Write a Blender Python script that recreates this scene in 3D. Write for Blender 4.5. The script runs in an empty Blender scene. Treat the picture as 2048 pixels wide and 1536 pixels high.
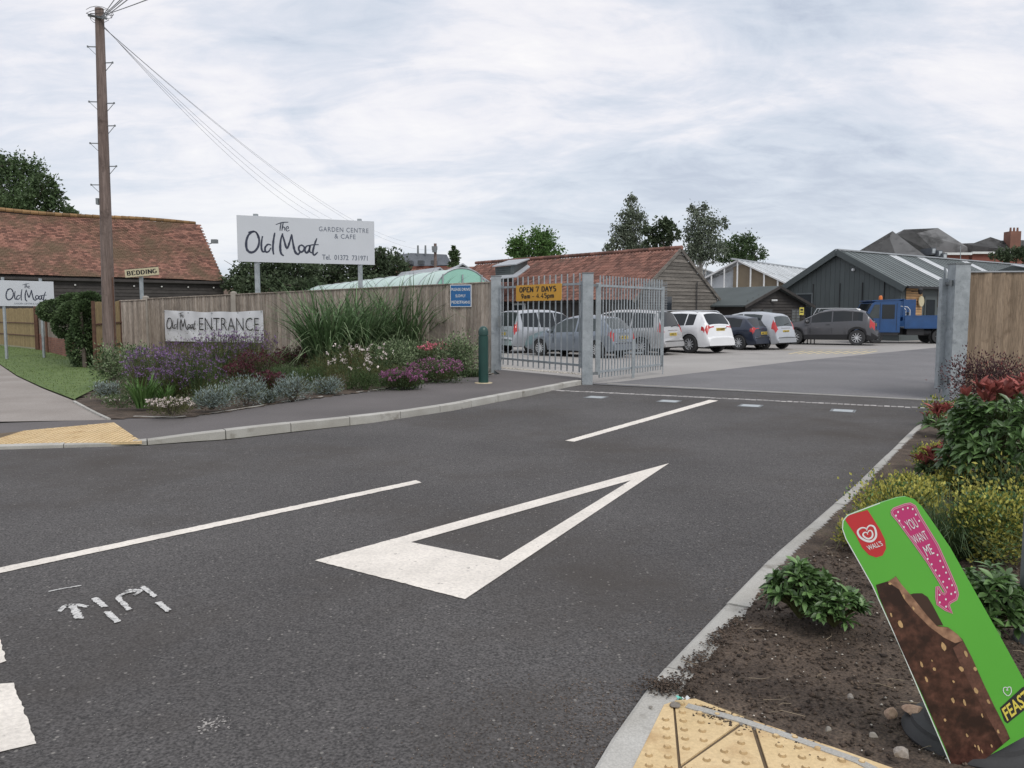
import bpy, math, random
import numpy as np
from mathutils import Vector, Matrix, noise
R = math.radians
random.seed(7); RNG = np.random.default_rng(11)
scene = bpy.context.scene
COL = scene.collection

# ------------------------------------------------------------------ camera
FPX, HZ, CH = 1620.0, 624.0, 1.6            # focal length and horizon of the photograph in its own pixels, eye height
PITCH = math.atan((768 - HZ) / FPX)
cam_d = bpy.data.cameras.new('camera'); cam = bpy.data.objects.new('camera', cam_d); COL.objects.link(cam)
cam_d.sensor_width = 36; cam_d.lens = FPX / 2048 * 36; cam_d.clip_end = 3000; cam_d.clip_start = .05
cam.location = (0, 0, CH); cam.rotation_euler = (math.pi / 2 - PITCH, 0, 0)
scene.camera = cam

# ------------------------------------------------------------------ world: overcast sky, thin blue showing through
world = bpy.data.worlds.new('World'); scene.world = world; world.use_nodes = True
SUN_EL, SUN_AZ = R(50), R(150)              # azimuth clockwise from +Y: behind the camera, to the right
nt = world.node_tree; nt.nodes.clear()
def N(t, **k):
    n = nt.nodes.new(t)
    for a, b in k.items(): setattr(n, a, b)
    return n
def L(a, b): nt.links.new(a, b)
out = N('ShaderNodeOutputWorld'); bg = N('ShaderNodeBackground'); L(bg.outputs[0], out.inputs[0]); bg.inputs[1].default_value = .1
sky = N('ShaderNodeTexSky', sky_type='NISHITA', sun_disc=False, sun_elevation=SUN_EL, sun_rotation=SUN_AZ)
tc = N('ShaderNodeTexCoord'); sep = N('ShaderNodeSeparateXYZ'); L(tc.outputs['Generated'], sep.inputs[0])
def mth(op, a, b=None, c=None):
    m = N('ShaderNodeMath', operation=op)
    for i, x in enumerate((a, b, c)):
        if x is None: continue
        if isinstance(x, (int, float)): m.inputs[i].default_value = x
        else: L(x, m.inputs[i])
    return m.outputs[0]
zc = mth('MAXIMUM', sep.outputs[2], 0.0); zz = mth('ADD', zc, .24)
px_ = mth('DIVIDE', sep.outputs[0], zz); py_ = mth('DIVIDE', sep.outputs[1], zz)
cmb = N('ShaderNodeCombineXYZ'); L(px_, cmb.inputs[0]); L(py_, cmb.inputs[1])
def cloud(scale, detail, rough, sx, sy, off, dist=0.0):
    mp = N('ShaderNodeMapping'); mp.inputs['Scale'].default_value = (sx, sy, 1); mp.inputs['Location'].default_value = off
    mp.inputs['Rotation'].default_value = (0, 0, R(12))
    L(cmb.outputs[0], mp.inputs[0]); n = N('ShaderNodeTexNoise'); n.inputs['Scale'].default_value = scale
    n.inputs['Detail'].default_value = detail; n.inputs['Roughness'].default_value = rough; n.inputs['Distortion'].default_value = dist
    L(mp.outputs[0], n.inputs[0]); return n.outputs[0]
big = cloud(.75, 6, .55, .9, 1.1, (3.1, 1.7, 0), .5)
med = cloud(2.1, 9, .62, .85, 1.25, (9.3, 4.4, 0), .7)
rip = cloud(6.5, 6, .6, .75, 1.4, (2.3, 7.9, 0), .8)
s1 = mth('ADD', mth('MULTIPLY', big, .46), mth('ADD', mth('MULTIPLY', med, .38), mth('MULTIPLY', rip, .16)))
ramp = N('ShaderNodeValToRGB'); L(s1, ramp.inputs[0]); cr = ramp.color_ramp
K = 11.0
def stop(i, p, c):
    e = cr.elements[i] if i < len(cr.elements) else cr.elements.new(p)
    e.position = p; e.color = (c[0], c[1], c[2], 1)
stop(0, .38, (.46, .51, .61)); stop(1, .61, (.88, .865, .87)); stop(2, .44, (.58, .63, .715)); stop(3, .495, (.68, .705, .775)); stop(4, .54, (.79, .785, .825))
hor = N('ShaderNodeMapRange'); L(sep.outputs[2], hor.inputs[0]); hor.inputs[1].default_value = .0; hor.inputs[2].default_value = .22
hor.inputs[3].default_value = .62; hor.inputs[4].default_value = 0.0
mixh = N('ShaderNodeMix', data_type='RGBA'); L(hor.outputs[0], mixh.inputs[0]); L(ramp.outputs[0], mixh.inputs[6]); mixh.inputs[7].default_value = (.69, .735, .79, 1)
sc_ = N('ShaderNodeVectorMath', operation='SCALE'); L(mixh.outputs[2], sc_.inputs[0]); sc_.inputs[3].default_value = K
mixs = N('ShaderNodeMix', data_type='RGBA'); mixs.inputs[0].default_value = .93; L(sky.outputs[0], mixs.inputs[6]); L(sc_.outputs[0], mixs.inputs[7])
L(mixs.outputs[2], bg.inputs[0])

sun_d = bpy.data.lights.new('sun', 'SUN'); sun_d.energy = 1.5; sun_d.angle = R(22); sun_d.color = (1, .96, .9)
sun = bpy.data.objects.new('sun', sun_d); COL.objects.link(sun)
sdir = Vector((math.sin(SUN_AZ) * math.cos(SUN_EL), math.cos(SUN_AZ) * math.cos(SUN_EL), math.sin(SUN_EL)))
sun.rotation_euler = sdir.to_track_quat('Z', 'Y').to_euler(); sun.location = (0, 0, 30)
vs = scene.view_settings; vs.view_transform = 'Standard'; vs.look = 'None'; vs.gamma = 1; vs.use_curve_mapping = False; vs.exposure = 0.08
scene.cycles.max_bounces = 6; scene.cycles.diffuse_bounces = 3

# ------------------------------------------------------------------ from the photograph's directions to places
_c, _s = math.cos(PITCH), math.sin(PITCH)
def ray(px, py):
    u = (px - 1024) / FPX; v = (768 - py) / FPX
    return Vector((u, _c + v * _s, -_s + v * _c))
def G(px, py, z=0.0):
    d = ray(px, py); t = (z - CH) / d.z
    return Vector((d.x * t, d.y * t, z))
def P(px, py, Y):
    d = ray(px, py); t = Y / d.y
    return Vector((d.x * t, Y, CH + d.z * t))
def ZH(py, Y): return P(1024, py, Y).z
def XW(px, Y, py=624): return P(px, py, Y).x
def onplane(px, py, o, n):
    c = Vector((0, 0, CH)); d = ray(px, py); return c + d * ((o - c).dot(n) / d.dot(n))

# ------------------------------------------------------------------ materials
MATS = {}
def mat(name, base, rough=.8, var=.12, scale=4, base2=None, fine=0.0, fscale=120, bump=0.0, bscale=80, metal=0.0, spec=.5,
        stretch=(1, 1, 1), rand=0.0, attr=False, pat=None, coat=0.0, patthr=(.5, .6), trans=0.0, patscale=1.2):
    """base colour with broad noise, optional second colour, fine grain, per-piece or per-leaf variation, dirt patches and relief"""
    m = bpy.data.materials.new(name); m.use_nodes = True; t = m.node_tree; nd = t.nodes; lk = t.links.new
    b = nd['Principled BSDF']; b.inputs['Roughness'].default_value = rough; b.inputs['Metallic'].default_value = metal
    b.inputs['Specular IOR Level'].default_value = spec; b.inputs['Coat Weight'].default_value = coat
    if coat: b.inputs['Coat Roughness'].default_value = .05
    co = nd.new('ShaderNodeTexCoord'); mp = nd.new('ShaderNodeMapping'); mp.inputs['Scale'].default_value = stretch
    lk(co.outputs['Object'], mp.inputs[0])
    vec = mp.outputs[0]
    if rand:
        oi = nd.new('ShaderNodeObjectInfo'); ad = nd.new('ShaderNodeVectorMath'); ad.operation = 'MULTIPLY_ADD'
        lk(oi.outputs['Random'], ad.inputs[0]); ad.inputs[1].default_value = (31, 17, 23); lk(vec, ad.inputs[2]); vec = ad.outputs[0]
    n1 = nd.new('ShaderNodeTexNoise'); n1.inputs['Scale'].default_value = scale; n1.inputs['Detail'].default_value = 5; lk(vec, n1.inputs[0])
    mr = nd.new('ShaderNodeMapRange'); mr.inputs[1].default_value = .3; mr.inputs[2].default_value = .7; lk(n1.outputs[0], mr.inputs[0])
    mx = nd.new('ShaderNodeMix'); mx.data_type = 'RGBA'; lk(mr.outputs[0], mx.inputs[0])
    c1 = tuple(x * (1 - var) for x in base); c2 = tuple(min(1, x * (1 + var)) for x in (base2 or base))
    if base2: c1 = base
    mx.inputs[6].default_value = (*c1, 1); mx.inputs[7].default_value = (*c2, 1); colr = mx.outputs[2]
    def scaleby(col, fac, lo, hi, a=0.0, bb=1.0):
        q = nd.new('ShaderNodeMapRange'); q.inputs[1].default_value = a; q.inputs[2].default_value = bb
        q.inputs[3].default_value = lo; q.inputs[4].default_value = hi; lk(fac, q.inputs[0])
        s = nd.new('ShaderNodeVectorMath'); s.operation = 'SCALE'; lk(col, s.inputs[0]); lk(q.outputs[0], s.inputs[3]); return s.outputs[0]
    if fine:
        n2 = nd.new('ShaderNodeTexNoise'); n2.inputs['Scale'].default_value = fscale; n2.inputs['Detail'].default_value = 3; lk(vec, n2.inputs[0])
        colr = scaleby(colr, n2.outputs[0], 1 - fine, 1 + fine, .3, .7)
    if rand: colr = scaleby(colr, oi.outputs['Random'], 1 - rand, 1 + rand)
    if attr:
        at = nd.new('ShaderNodeAttribute'); at.attribute_name = 'v'
        colr = scaleby(colr, at.outputs['Fac'], 1 - (attr if attr is not True else .4), 1 + (attr if attr is not True else .4))
    if pat:
        n3 = nd.new('ShaderNodeTexNoise'); n3.inputs['Scale'].default_value = patscale; n3.inputs['Detail'].default_value = 6; n3.inputs['Roughness'].default_value = .65
        lk(co.outputs['Object'], n3.inputs[0])
        q = nd.new('ShaderNodeMapRange'); q.inputs[1].default_value = patthr[0]; q.inputs[2].default_value = patthr[1]; lk(n3.outputs[0], q.inputs[0])
        m2 = nd.new('ShaderNodeMix'); m2.data_type = 'RGBA'; lk(q.outputs[0], m2.inputs[0]); lk(colr, m2.inputs[6]); m2.inputs[7].default_value = (*pat, 1); colr = m2.outputs[2]
    lk(colr, b.inputs['Base Color'])
    if name == 'asphalt':
        v1 = nd.new('ShaderNodeTexVoronoi'); v1.inputs['Scale'].default_value = 42; lk(co.outputs['Object'], v1.inputs[0]); colr_ = scaleby(colr, v1.outputs['Distance'], 1.0, 1.0)
        wn = nd.new('ShaderNodeSeparateColor'); lk(v1.outputs['Color'], wn.inputs[0]); q9 = nd.new('ShaderNodeMapRange'); q9.inputs[1].default_value = .93; q9.inputs[2].default_value = .97; lk(wn.outputs[0], q9.inputs[0])
        q8 = nd.new('ShaderNodeMapRange'); q8.inputs[1].default_value = .36; q8.inputs[2].default_value = .22; lk(v1.outputs['Distance'], q8.inputs[0]); mu = nd.new('ShaderNodeMath'); mu.operation = 'MULTIPLY'; lk(q9.outputs[0], mu.inputs[0]); lk(q8.outputs[0], mu.inputs[1])
        m9 = nd.new('ShaderNodeMix'); m9.data_type = 'RGBA'; lk(mu.outputs[0], m9.inputs[0]); lk(colr, m9.inputs[6]); m9.inputs[7].default_value = (.24, .225, .205, 1); lk(m9.outputs[2], b.inputs['Base Color'])
    if bump:
        n4 = nd.new('ShaderNodeTexNoise'); n4.inputs['Scale'].default_value = bscale; n4.inputs['Detail'].default_value = 4; lk(vec, n4.inputs[0])
        bp = nd.new('ShaderNodeBump'); bp.inputs['Strength'].default_value = min(1, bump); bp.inputs['Distance'].default_value = .01; lk(n4.outputs[0], bp.inputs['Height'])
        lk(bp.outputs[0], b.inputs['Normal'])
    if trans:
        tr = nd.new('ShaderNodeBsdfTranslucent'); lk(colr, tr.inputs[0]); ms = nd.new('ShaderNodeMixShader'); ms.inputs[0].default_value = trans
        lk(b.outputs[0], ms.inputs[1]); lk(tr.outputs[0], ms.inputs[2]); lk(ms.outputs[0], nd['Material Output'].inputs[0])
    MATS[name] = m; return m

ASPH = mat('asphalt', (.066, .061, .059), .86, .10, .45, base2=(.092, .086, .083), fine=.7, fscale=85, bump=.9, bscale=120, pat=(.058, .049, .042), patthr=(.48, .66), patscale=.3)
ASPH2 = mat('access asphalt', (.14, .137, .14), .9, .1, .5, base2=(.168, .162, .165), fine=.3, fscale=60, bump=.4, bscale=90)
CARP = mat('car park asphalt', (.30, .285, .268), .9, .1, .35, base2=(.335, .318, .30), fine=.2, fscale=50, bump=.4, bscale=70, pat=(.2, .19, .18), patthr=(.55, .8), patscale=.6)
FOOT = mat('footway asphalt', (.105, .095, .092), .9, .1, .6, base2=(.125, .113, .11), fine=.3, fscale=100, bump=.5, bscale=120)
PATH = mat('path asphalt', (.255, .225, .20), .9, .1, .8, base2=(.30, .27, .245), fine=.25, fscale=110, bump=.5, bscale=120)
EARTH = mat('earth', (.13, .14, .07), .95, .3, .5, base2=(.16, .15, .1))
SOIL = mat('soil', (.050, .035, .025), .95, .3, 6, base2=(.085, .062, .045), fine=.6, fscale=90, bump=1, bscale=60)
CLOD = mat('soil clod', (.050, .034, .025), .95, .3, 10, base2=(.08, .058, .042), fine=.3, bump=.6, bscale=60, attr=.6)
GRIT = mat('pale grit', (.5, .46, .4), .9, .3, 9, attr=.5)
CONC = mat('kerb concrete', (.36, .345, .31), .85, .1, 3, base2=(.42, .41, .38), fine=.14, fscale=120, bump=.3, bscale=140, rand=.09, pat=(.2, .18, .15), patthr=(.58, .72), patscale=3)
CONCP = mat('post concrete', (.34, .31, .27), .85, .12, 5, fine=.12, bump=.3, pat=(.22, .2, .17), patthr=(.55, .8))
PAINT = mat('road paint', (.78, .725, .65), .75, .09, 3, fine=.12, fscale=60, bump=.6, bscale=130, pat=(.36, .33, .30), patthr=(.63, .70), patscale=24)
PAINT2 = mat('worn road paint', (.5, .46, .40), .8, .06, 5, fine=.2, fscale=100, pat=(.25, .23, .22), patthr=(.5, .6), patscale=6)
CHALK = mat('spray paint', (.58, .57, .55), .9, .1, 30, fine=.3, fscale=90, pat=(.2, .2, .2), patthr=(.57, .62), patscale=45)
BUFF = mat('buff paving', (.60, .445, .235), .85, .07, 3, base2=(.66, .50, .29), fine=.1, fscale=70, bump=.35, bscale=90, rand=.05, pat=(.46, .30, .145), patthr=(.52, .72), patscale=5)
BUFF_SHADE = mat('shade toned buff paving', (.40, .275, .135), .9, .15, 9, fine=.15, fscale=90)  # darker tone for blister sides: shade painted into the colour so the relief reads
JOINT = mat('dirty joint', (.13, .095, .06), .95, .2, 10)
SETT = mat('granite sett', (.46, .44, .42), .8, .15, 8, fine=.25, fscale=60, bump=.4, rand=.22)
STEEL = mat('galvanised steel', (.295, .325, .34), .5, .12, 6, base2=(.38, .41, .425), fine=.07, fscale=40, metal=.35, spec=.5, pat=(.25, .275, .29), patthr=(.55, .7), patscale=9)
STEELD = mat('dull metal', (.2, .215, .22), .55, .12, 6, metal=.4)
FENCE = mat('weathered feather edge board', (.235, .195, .16), .88, .2, 3, base2=(.35, .305, .26), fine=.28, fscale=22, stretch=(3, 3, .35), rand=.26, bump=.4, bscale=30, pat=(.17, .14, .115), patthr=(.56, .8), patscale=2.2)
FENCE2 = mat('brown feather edge board', (.20, .148, .10), .85, .2, 3, base2=(.29, .22, .155), fine=.25, fscale=20, stretch=(3, 3, .3), rand=.13, bump=.4, bscale=30, pat=(.14, .095, .06), patthr=(.57, .75), patscale=3)
BAMB = mat('bamboo screen', (.30, .225, .115), .8, .15, 3, fine=.35, fscale=40, stretch=(4, 4, .2), rand=.1)
POLEW = mat('creosoted pole', (.115, .082, .068), .85, .2, 2, base2=(.18, .138, .122), fine=.3, fscale=12, stretch=(4, 4, .25), bump=.5, bscale=25, pat=(.09, .065, .055), patthr=(.55, .68), patscale=2.5)
RUSTY = mat('rusty steel', (.11, .055, .035), .8, .3, 10)
BRICK = mat('red brick', (.27, .12, .085), .9, .15, 3, fine=.2, rand=.2, pat=(.17, .10, .08), patthr=(.55, .7))
BARNT = mat('old clay tile', (.215, .102, .074), .9, .2, .8, base2=(.17, .085, .062), attr=.5, fine=.25, pat=(.125, .082, .050), patthr=(.44, .62), patscale=.42)
MOSS = mat('mossy ridge', (.23, .14, .065), .95, .2, 2, attr=.3)
PANT = mat('pantile', (.185, .088, .065), .85, .2, 1, base2=(.15, .075, .058), attr=.45, pat=(.13, .08, .06), patthr=(.55, .7), patscale=.8)
DWOOD = mat('black weatherboard', (.046, .041, .038), .8, .2, 3, rand=.2)
GWOOD = mat('silvered weatherboard', (.105, .095, .083), .88, .2, 2, base2=(.165, .15, .132), fine=.3, fscale=14, stretch=(.3, .3, 4), rand=.25, bump=.4, bscale=20)
BLACKP = mat('black plastic', (.02, .02, .022), .6, .1, 5)
RUBBER = mat('rubber', (.035, .035, .036), .75, .15, 8, fine=.1)
WHITE = mat('white sign face', (.56, .585, .62), .5, .02, 2)
WHITE2 = mat('white paint', (.72, .73, .73), .6, .05, 3)
BANNER = mat('banner vinyl', (.68, .69, .71), .55, .03, 3)
INK = mat('navy ink', (.030, .038, .065), .6, .05, 3)
INKG = mat('grey ink', (.12, .14, .18), .6, .05, 3)
BLACKI = mat('black ink', (.02, .02, .02), .6, .05, 3)
CREAM = mat('cream sign', (.56, .50, .33), .6, .05, 3)
BLUES = mat('blue sign', (.022, .13, .33), .45, .05, 3)
YELLS = mat('amber sign', (.72, .37, .04), .45, .04, 3)
YELN = mat('yellow notice', (.7, .6, .12), .5, .05, 3)
BOLL = mat('dark green paint', (.012, .055, .045), .4, .12, 4, fine=.08, coat=.2)
PTUN = mat('green polythene', (.30, .56, .46), .5, .05, 1, fine=.03)
PTUN2 = mat('pale polythene', (.52, .66, .60), .45, .06, 1.2)
SLATE = mat('slate roof', (.10, .11, .125), .8, .15, 1.2, fine=.2, fscale=8, attr=.25)
SLATE2 = mat('stained slate', (.135, .135, .135), .85, .15, .6, attr=.25, pat=(.06, .06, .06), patthr=(.5, .65), patscale=.35)
GREYCL = mat('grey green cladding', (.085, .10, .10), .6, .08, 1, rand=.06)
GREYRF = mat('grey profiled roof', (.125, .145, .145), .55, .08, .8, attr=.12)
PALERF = mat('pale metal roof', (.36, .38, .40), .5, .08, 1, attr=.15)
SKYL = mat('rooflight', (.62, .64, .65), .4, .05, 1)
GLASSR = mat('greenhouse glass', (.42, .46, .48), .2, .15, .7, base2=(.55, .58, .60), spec=.7, attr=.18)
GLASSD = mat('window glass', (.03, .035, .04), .08, .1, 2, spec=.8)
TAN = mat('shade cloth', (.27, .22, .155), .9, .15, .8)
CEDAR = mat('cedar cladding', (.50, .30, .145), .75, .12, 2, rand=.15, fine=.12, fscale=10, stretch=(.4, .4, 4))
FELT = mat('roofing felt', (.085, .10, .10), .9, .1, 1)
LEAFS = {}
def leafm(name, c1, c2, var=.45, rough=.6, trans=.26, spec=.3):
    LEAFS[name] = mat(name, c1, rough, .1, 1.3, base2=c2, attr=var, trans=trans, spec=spec); return LEAFS[name]
LF_DARK = leafm('dark foliage', (.058, .085, .044), (.090, .12, .066))
LF_MID = leafm('mid foliage', (.060, .10, .040), (.095, .14, .062))
LF_BRIGHT = leafm('bright foliage', (.085, .16, .045), (.11, .20, .06))
LF_GREY = leafm('grey birch foliage', (.105, .135, .085), (.16, .185, .135))
LF_SILV = leafm('silver foliage', (.22, .28, .26), (.33, .39, .37), .5)
LF_VAR = leafm('variegated foliage', (.16, .22, .11), (.28, .34, .20), .55)
LF_YEL = leafm('golden foliage', (.34, .34, .07), (.50, .46, .12), .5)
LF_RED = leafm('red foliage', (.20, .045, .042), (.36, .12, .10), .6)
LF_PURP = leafm('plum foliage', (.06, .032, .036), (.10, .05, .052), .5)
LF_GLOSS = leafm('glossy green foliage', (.075, .145, .045), (.12, .20, .07), .45, .35, .1, .5)
LF_REEDP = leafm('pale reed foliage', (.19, .27, .13), (.30, .38, .22), .45)
LF_REED = leafm('reed foliage', (.09, .16, .065), (.16, .24, .12), .6)
LF_OLIVE = leafm('olive stems', (.07, .085, .03), (.12, .12, .05), .5)
LF_HERB = leafm('herb foliage', (.05, .095, .035), (.085, .13, .05), .5)
FL_PURP = leafm('purple flower', (.17, .10, .21), (.27, .17, .33), .4)
FL_MAG = leafm('magenta flower', (.25, .09, .19), (.36, .15, .28), .4)
FL_PINK = leafm('pink flower', (.6, .16, .22), (.7, .25, .3), .3)
FL_WHT = leafm('white flower', (.7, .6, .56), (.8, .72, .68), .2)
FL_WINE = leafm('wine flower', (.075, .020, .03), (.12, .035, .05), .4)
BARK = mat('bark', (.11, .09, .075), .9, .2, 6, fine=.3, bump=.5, bscale=30)
BARKP = mat('pale bark', (.30, .28, .25), .9, .2, 6, fine=.3)
GRASS = leafm('lawn grass', (.10, .155, .035), (.15, .20, .06), .45)
STONE = mat('stone', (.30, .19, .13), .85, .2, 9, base2=(.42, .30, .22), fine=.2, bump=.5, bscale=30)
STONE2 = mat('grey stone', (.25, .22, .19), .85, .2, 9, fine=.2, bump=.5, bscale=30, rand=.3)

# ------------------------------------------------------------------ objects
def tag(o, label=None, cat=None, group=None, kind=None):
    if label: o['label'] = label
    if cat: o['category'] = cat
    if group: o['group'] = group
    if kind: o['kind'] = kind
    return o
WM = {}
def thing(name, label, cat, loc=(0, 0, 0), rz=0.0, group=None, kind=None, basis=None):
    o = bpy.data.objects.new(name, None); COL.objects.link(o); o.empty_display_size = .2
    m = basis if basis is not None else Matrix.Translation(Vector(loc)) @ Matrix.Rotation(rz, 4, 'Z')
    o.matrix_basis = m; WM[o.name] = m.copy()
    return tag(o, label, cat, group, kind)
def struct(name, kind='structure'):
    return thing(name, None, None, kind=kind)
def attach(o, parent, local):
    if parent is not None:
        o.parent = parent
        pm = WM.get(parent.name, Matrix.Identity(4))
        o.matrix_parent_inverse = Matrix.Identity(4) if local else pm.inverted()
        WM[o.name] = (pm if local else Matrix.Identity(4)) @ o.matrix_basis
    else: WM[o.name] = o.matrix_basis.copy()
def link(name, me, parent=None, local=False, basis=None):
    o = bpy.data.objects.new(name, me); COL.objects.link(o)
    if basis is not None: o.matrix_basis = basis
    attach(o, parent, local); return o
def smooth_by_angle(me, deg):
    me.polygons.foreach_set('use_smooth', [True] * len(me.polygons))
    try: me.set_sharp_from_angle(angle=R(deg))
    except Exception: pass
class MB:
    def __init__(s): s.v = []; s.f = []; s.m = []; s.a = []; s.mi = 0; s.av = .5
    def add(s, vs_, fs):
        k = len(s.v); s.v += [tuple(x) for x in vs_]
        for f in fs: s.f.append(tuple(k + i for i in f)); s.m.append(s.mi); s.a.append(s.av)
        return s
    def poly(s, pts): return s.add(pts, [tuple(range(len(pts)))])
    def box(s, x0, x1, y0, y1, z0, z1):
        return s.add([(x0, y0, z0), (x1, y0, z0), (x1, y1, z0), (x0, y1, z0), (x0, y0, z1), (x1, y0, z1), (x1, y1, z1), (x0, y1, z1)],
                     [(0, 3, 2, 1), (4, 5, 6, 7), (0, 1, 5, 4), (1, 2, 6, 5), (2, 3, 7, 6), (3, 0, 4, 7)])
    def beam(s, p, q, w, h=None, up=(0, 0, 1)):
        p = Vector(p); q = Vector(q); h = w if h is None else h; d = (q - p).normalized(); u = Vector(up)
        if abs(d.dot(u)) > .99: u = Vector((0, 1, 0))
        sx = d.cross(u).normalized() * (w / 2); sz = sx.cross(d).normalized() * (h / 2)
        c = [p - sx - sz, p + sx - sz, p + sx + sz, p - sx + sz]; e = [x + (q - p) for x in c]
        return s.add(c + e, [(0, 1, 2, 3), (7, 6, 5, 4), (0, 4, 5, 1), (1, 5, 6, 2), (2, 6, 7, 3), (3, 7, 4, 0)])
    def tube(s, p, q, r0, r1=None, n=8, cap=True):
        p = Vector(p); q = Vector(q); r1 = r0 if r1 is None else r1; d = (q - p).normalized()
        u = Vector((0, 0, 1)) if abs(d.z) < .9 else Vector((1, 0, 0)); a = d.cross(u).normalized(); b = d.cross(a)
        v = [p + (a * math.cos(t) + b * math.sin(t)) * r0 for t in [2 * math.pi * i / n for i in range(n)]] + \
            [q + (a * math.cos(t) + b * math.sin(t)) * r1 for t in [2 * math.pi * i / n for i in range(n)]]
        f = [(i, (i + 1) % n, n + (i + 1) % n, n + i) for i in range(n)]
        if cap: f += [tuple(range(n - 1, -1, -1)), tuple(range(n, 2 * n))]
        return s.add(v, f)
    def path(s, pts, r, n=6):
        for a, b in zip(pts, pts[1:]): s.tube(a, b, r, r, n)
        return s
    def lathe(s, prof, c=(0, 0, 0), n=20, axis='z'):
        c = Vector(c); k = len(prof); v = []
        for i in range(n):
            t = 2 * math.pi * i / n
            for r, z in prof:
                if axis == 'z': v.append(c + Vector((r * math.cos(t), r * math.sin(t), z)))
                else: v.append(c + Vector((r * math.cos(t), z, r * math.sin(t))))
        f = []
        for i in range(n):
            j = (i + 1) % n
            for q in range(k - 1): f.append((i * k + q, j * k + q, j * k + q + 1, i * k + q + 1))
        return s.add(v, f)
    def prism(s, pts, vec):
        pts = [Vector(p) for p in pts]; vec = Vector(vec); n = len(pts)
        return s.add(pts + [p + vec for p in pts], [tuple(range(n - 1, -1, -1)), tuple(range(n, 2 * n))] + [(i, (i + 1) % n, n + (i + 1) % n, n + i) for i in range(n)])
    def ribbon(s, pts, ws, nrm):
        """flat stroke through pts in the plane with normal nrm"""
        L_ = []; R_ = []
        for i, p in enumerate(pts):
            a = pts[max(0, i - 1)]; b = pts[min(len(pts) - 1, i + 1)]; d = (b - a).normalized(); sd = nrm.cross(d).normalized()
            w = ws[i] if isinstance(ws, (list, tuple)) else ws
            L_.append(p + sd * w / 2); R_.append(p - sd * w / 2)
        n = len(pts)
        return s.add(L_ + R_, [(n + i, n + i + 1, i + 1, i) for i in range(n - 1)])
    def mesh(s, name, mats, smooth=None):
        me = bpy.data.meshes.new(name); me.from_pydata(s.v, [], s.f)
        for m in (mats if isinstance(mats, (list, tuple)) else [mats]): me.materials.append(m)
        me.polygons.foreach_set('material_index', s.m)
        at = me.attributes.new('v', 'FLOAT', 'FACE'); at.data.foreach_set('value', s.a)
        if smooth: smooth_by_angle(me, smooth)
        me.update(); return me
    def build(s, name, mats, parent=None, smooth=None, local=False, kind=None):
        o = link(name, s.mesh(name, mats, smooth), parent, local)
        if kind: o['kind'] = kind
        return o
def npmesh(name, V, F, mats, vals=None, smooth=False):
    """V (n,3), F (m,k) equal-sided faces"""
    me = bpy.data.meshes.new(name); me.vertices.add(len(V)); me.vertices.foreach_set('co', np.ascontiguousarray(V, dtype=np.float32).ravel())
    k = F.shape[1]; me.loops.add(F.size); me.loops.foreach_set('vertex_index', F.astype(np.int32).ravel())
    me.polygons.add(len(F)); me.polygons.foreach_set('loop_start', np.arange(0, F.size, k, dtype=np.int32))
    try: me.polygons.foreach_set('loop_total', np.full(len(F), k, dtype=np.int32))
    except Exception: pass
    me.materials.append(mats); me.update(calc_edges=True)
    if vals is not None: me.attributes.new('v', 'FLOAT', 'FACE').data.foreach_set('value', vals.astype(np.float32))
    if smooth: me.polygons.foreach_set('use_smooth', [True] * len(F))
    me.validate(); return me

def unit(a): return a / np.maximum(1e-9, np.linalg.norm(a, axis=1, keepdims=True))
def leaves(Pp, D, Ln, Wd, fold=.25):
    """pointed leaves: base, two shoulders, tip; folded a little about the midrib -> two triangles each"""
    n = len(Pp); D = unit(D); rnd = unit(RNG.normal(size=(n, 3))); S = unit(np.cross(D, rnd)); U = np.cross(S, D)
    Ln = Ln * RNG.uniform(.65, 1.25, (n, 1)); Wd = Wd * RNG.uniform(.7, 1.2, (n, 1))
    a = Pp; b = Pp + D * Ln * .45 + S * Wd * .5 + U * Wd * fold; c = Pp + D * Ln - U * Ln * .12; d = Pp + D * Ln * .45 - S * Wd * .5 + U * Wd * fold
    V = np.stack([a, b, c, d], 1).reshape(-1, 3); i = np.arange(n)[:, None] * 4
    F = np.concatenate([i + np.array([[0, 1, 2]]), i + np.array([[0, 2, 3]])], 0)
    v = RNG.uniform(0, 1, n); return V, F, np.concatenate([v, v])
def blades(Pp, D, Ln, Wd, bend, seg=4, curl=.0):
    """arching strips tapering to a tip"""
    n = len(Pp); D = unit(D); Ln = Ln * RNG.uniform(.6, 1.15, (n, 1)); az = D.copy(); az[:, 2] = 0
    az = unit(az + RNG.normal(size=(n, 3)) * [.2, .2, 0] + 1e-6); side = np.stack([-az[:, 1], az[:, 0], np.zeros(n)], 1)
    bend = bend * RNG.uniform(.4, 1.3, (n, 1)); rows = []
    for k in range(seg + 1):
        t = k / seg
        c = Pp + D * Ln * t + az * Ln * bend * t * t - np.array([0, 0, 1]) * Ln * bend * .9 * t ** 3
        w = Wd * (1 - t ** 2) * .5 + .0006; rows += [c - side * w, c + side * w]
    V = np.stack(rows, 1).reshape(-1, 3); m = 2 * (seg + 1); i = np.arange(n)[:, None] * m
    F = np.concatenate([i + np.array([[2 * k, 2 * k + 1, 2 * k + 3, 2 * k + 2]]) for k in range(seg)], 0)
    v = RNG.uniform(0, 1, n); return V, F, np.concatenate([v] * seg)
def ell(n, c, r, shell=.55, zlo=-1):
    """points in the outer part of an ellipsoid; with outward directions"""
    d = unit(RNG.normal(size=(n * 2, 3))); d = d[d[:, 2] > zlo][:n]
    q = RNG.uniform(shell, 1.0, (len(d), 1)) ** .7
    return np.array(c) + d * np.array(r) * q, d

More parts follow.
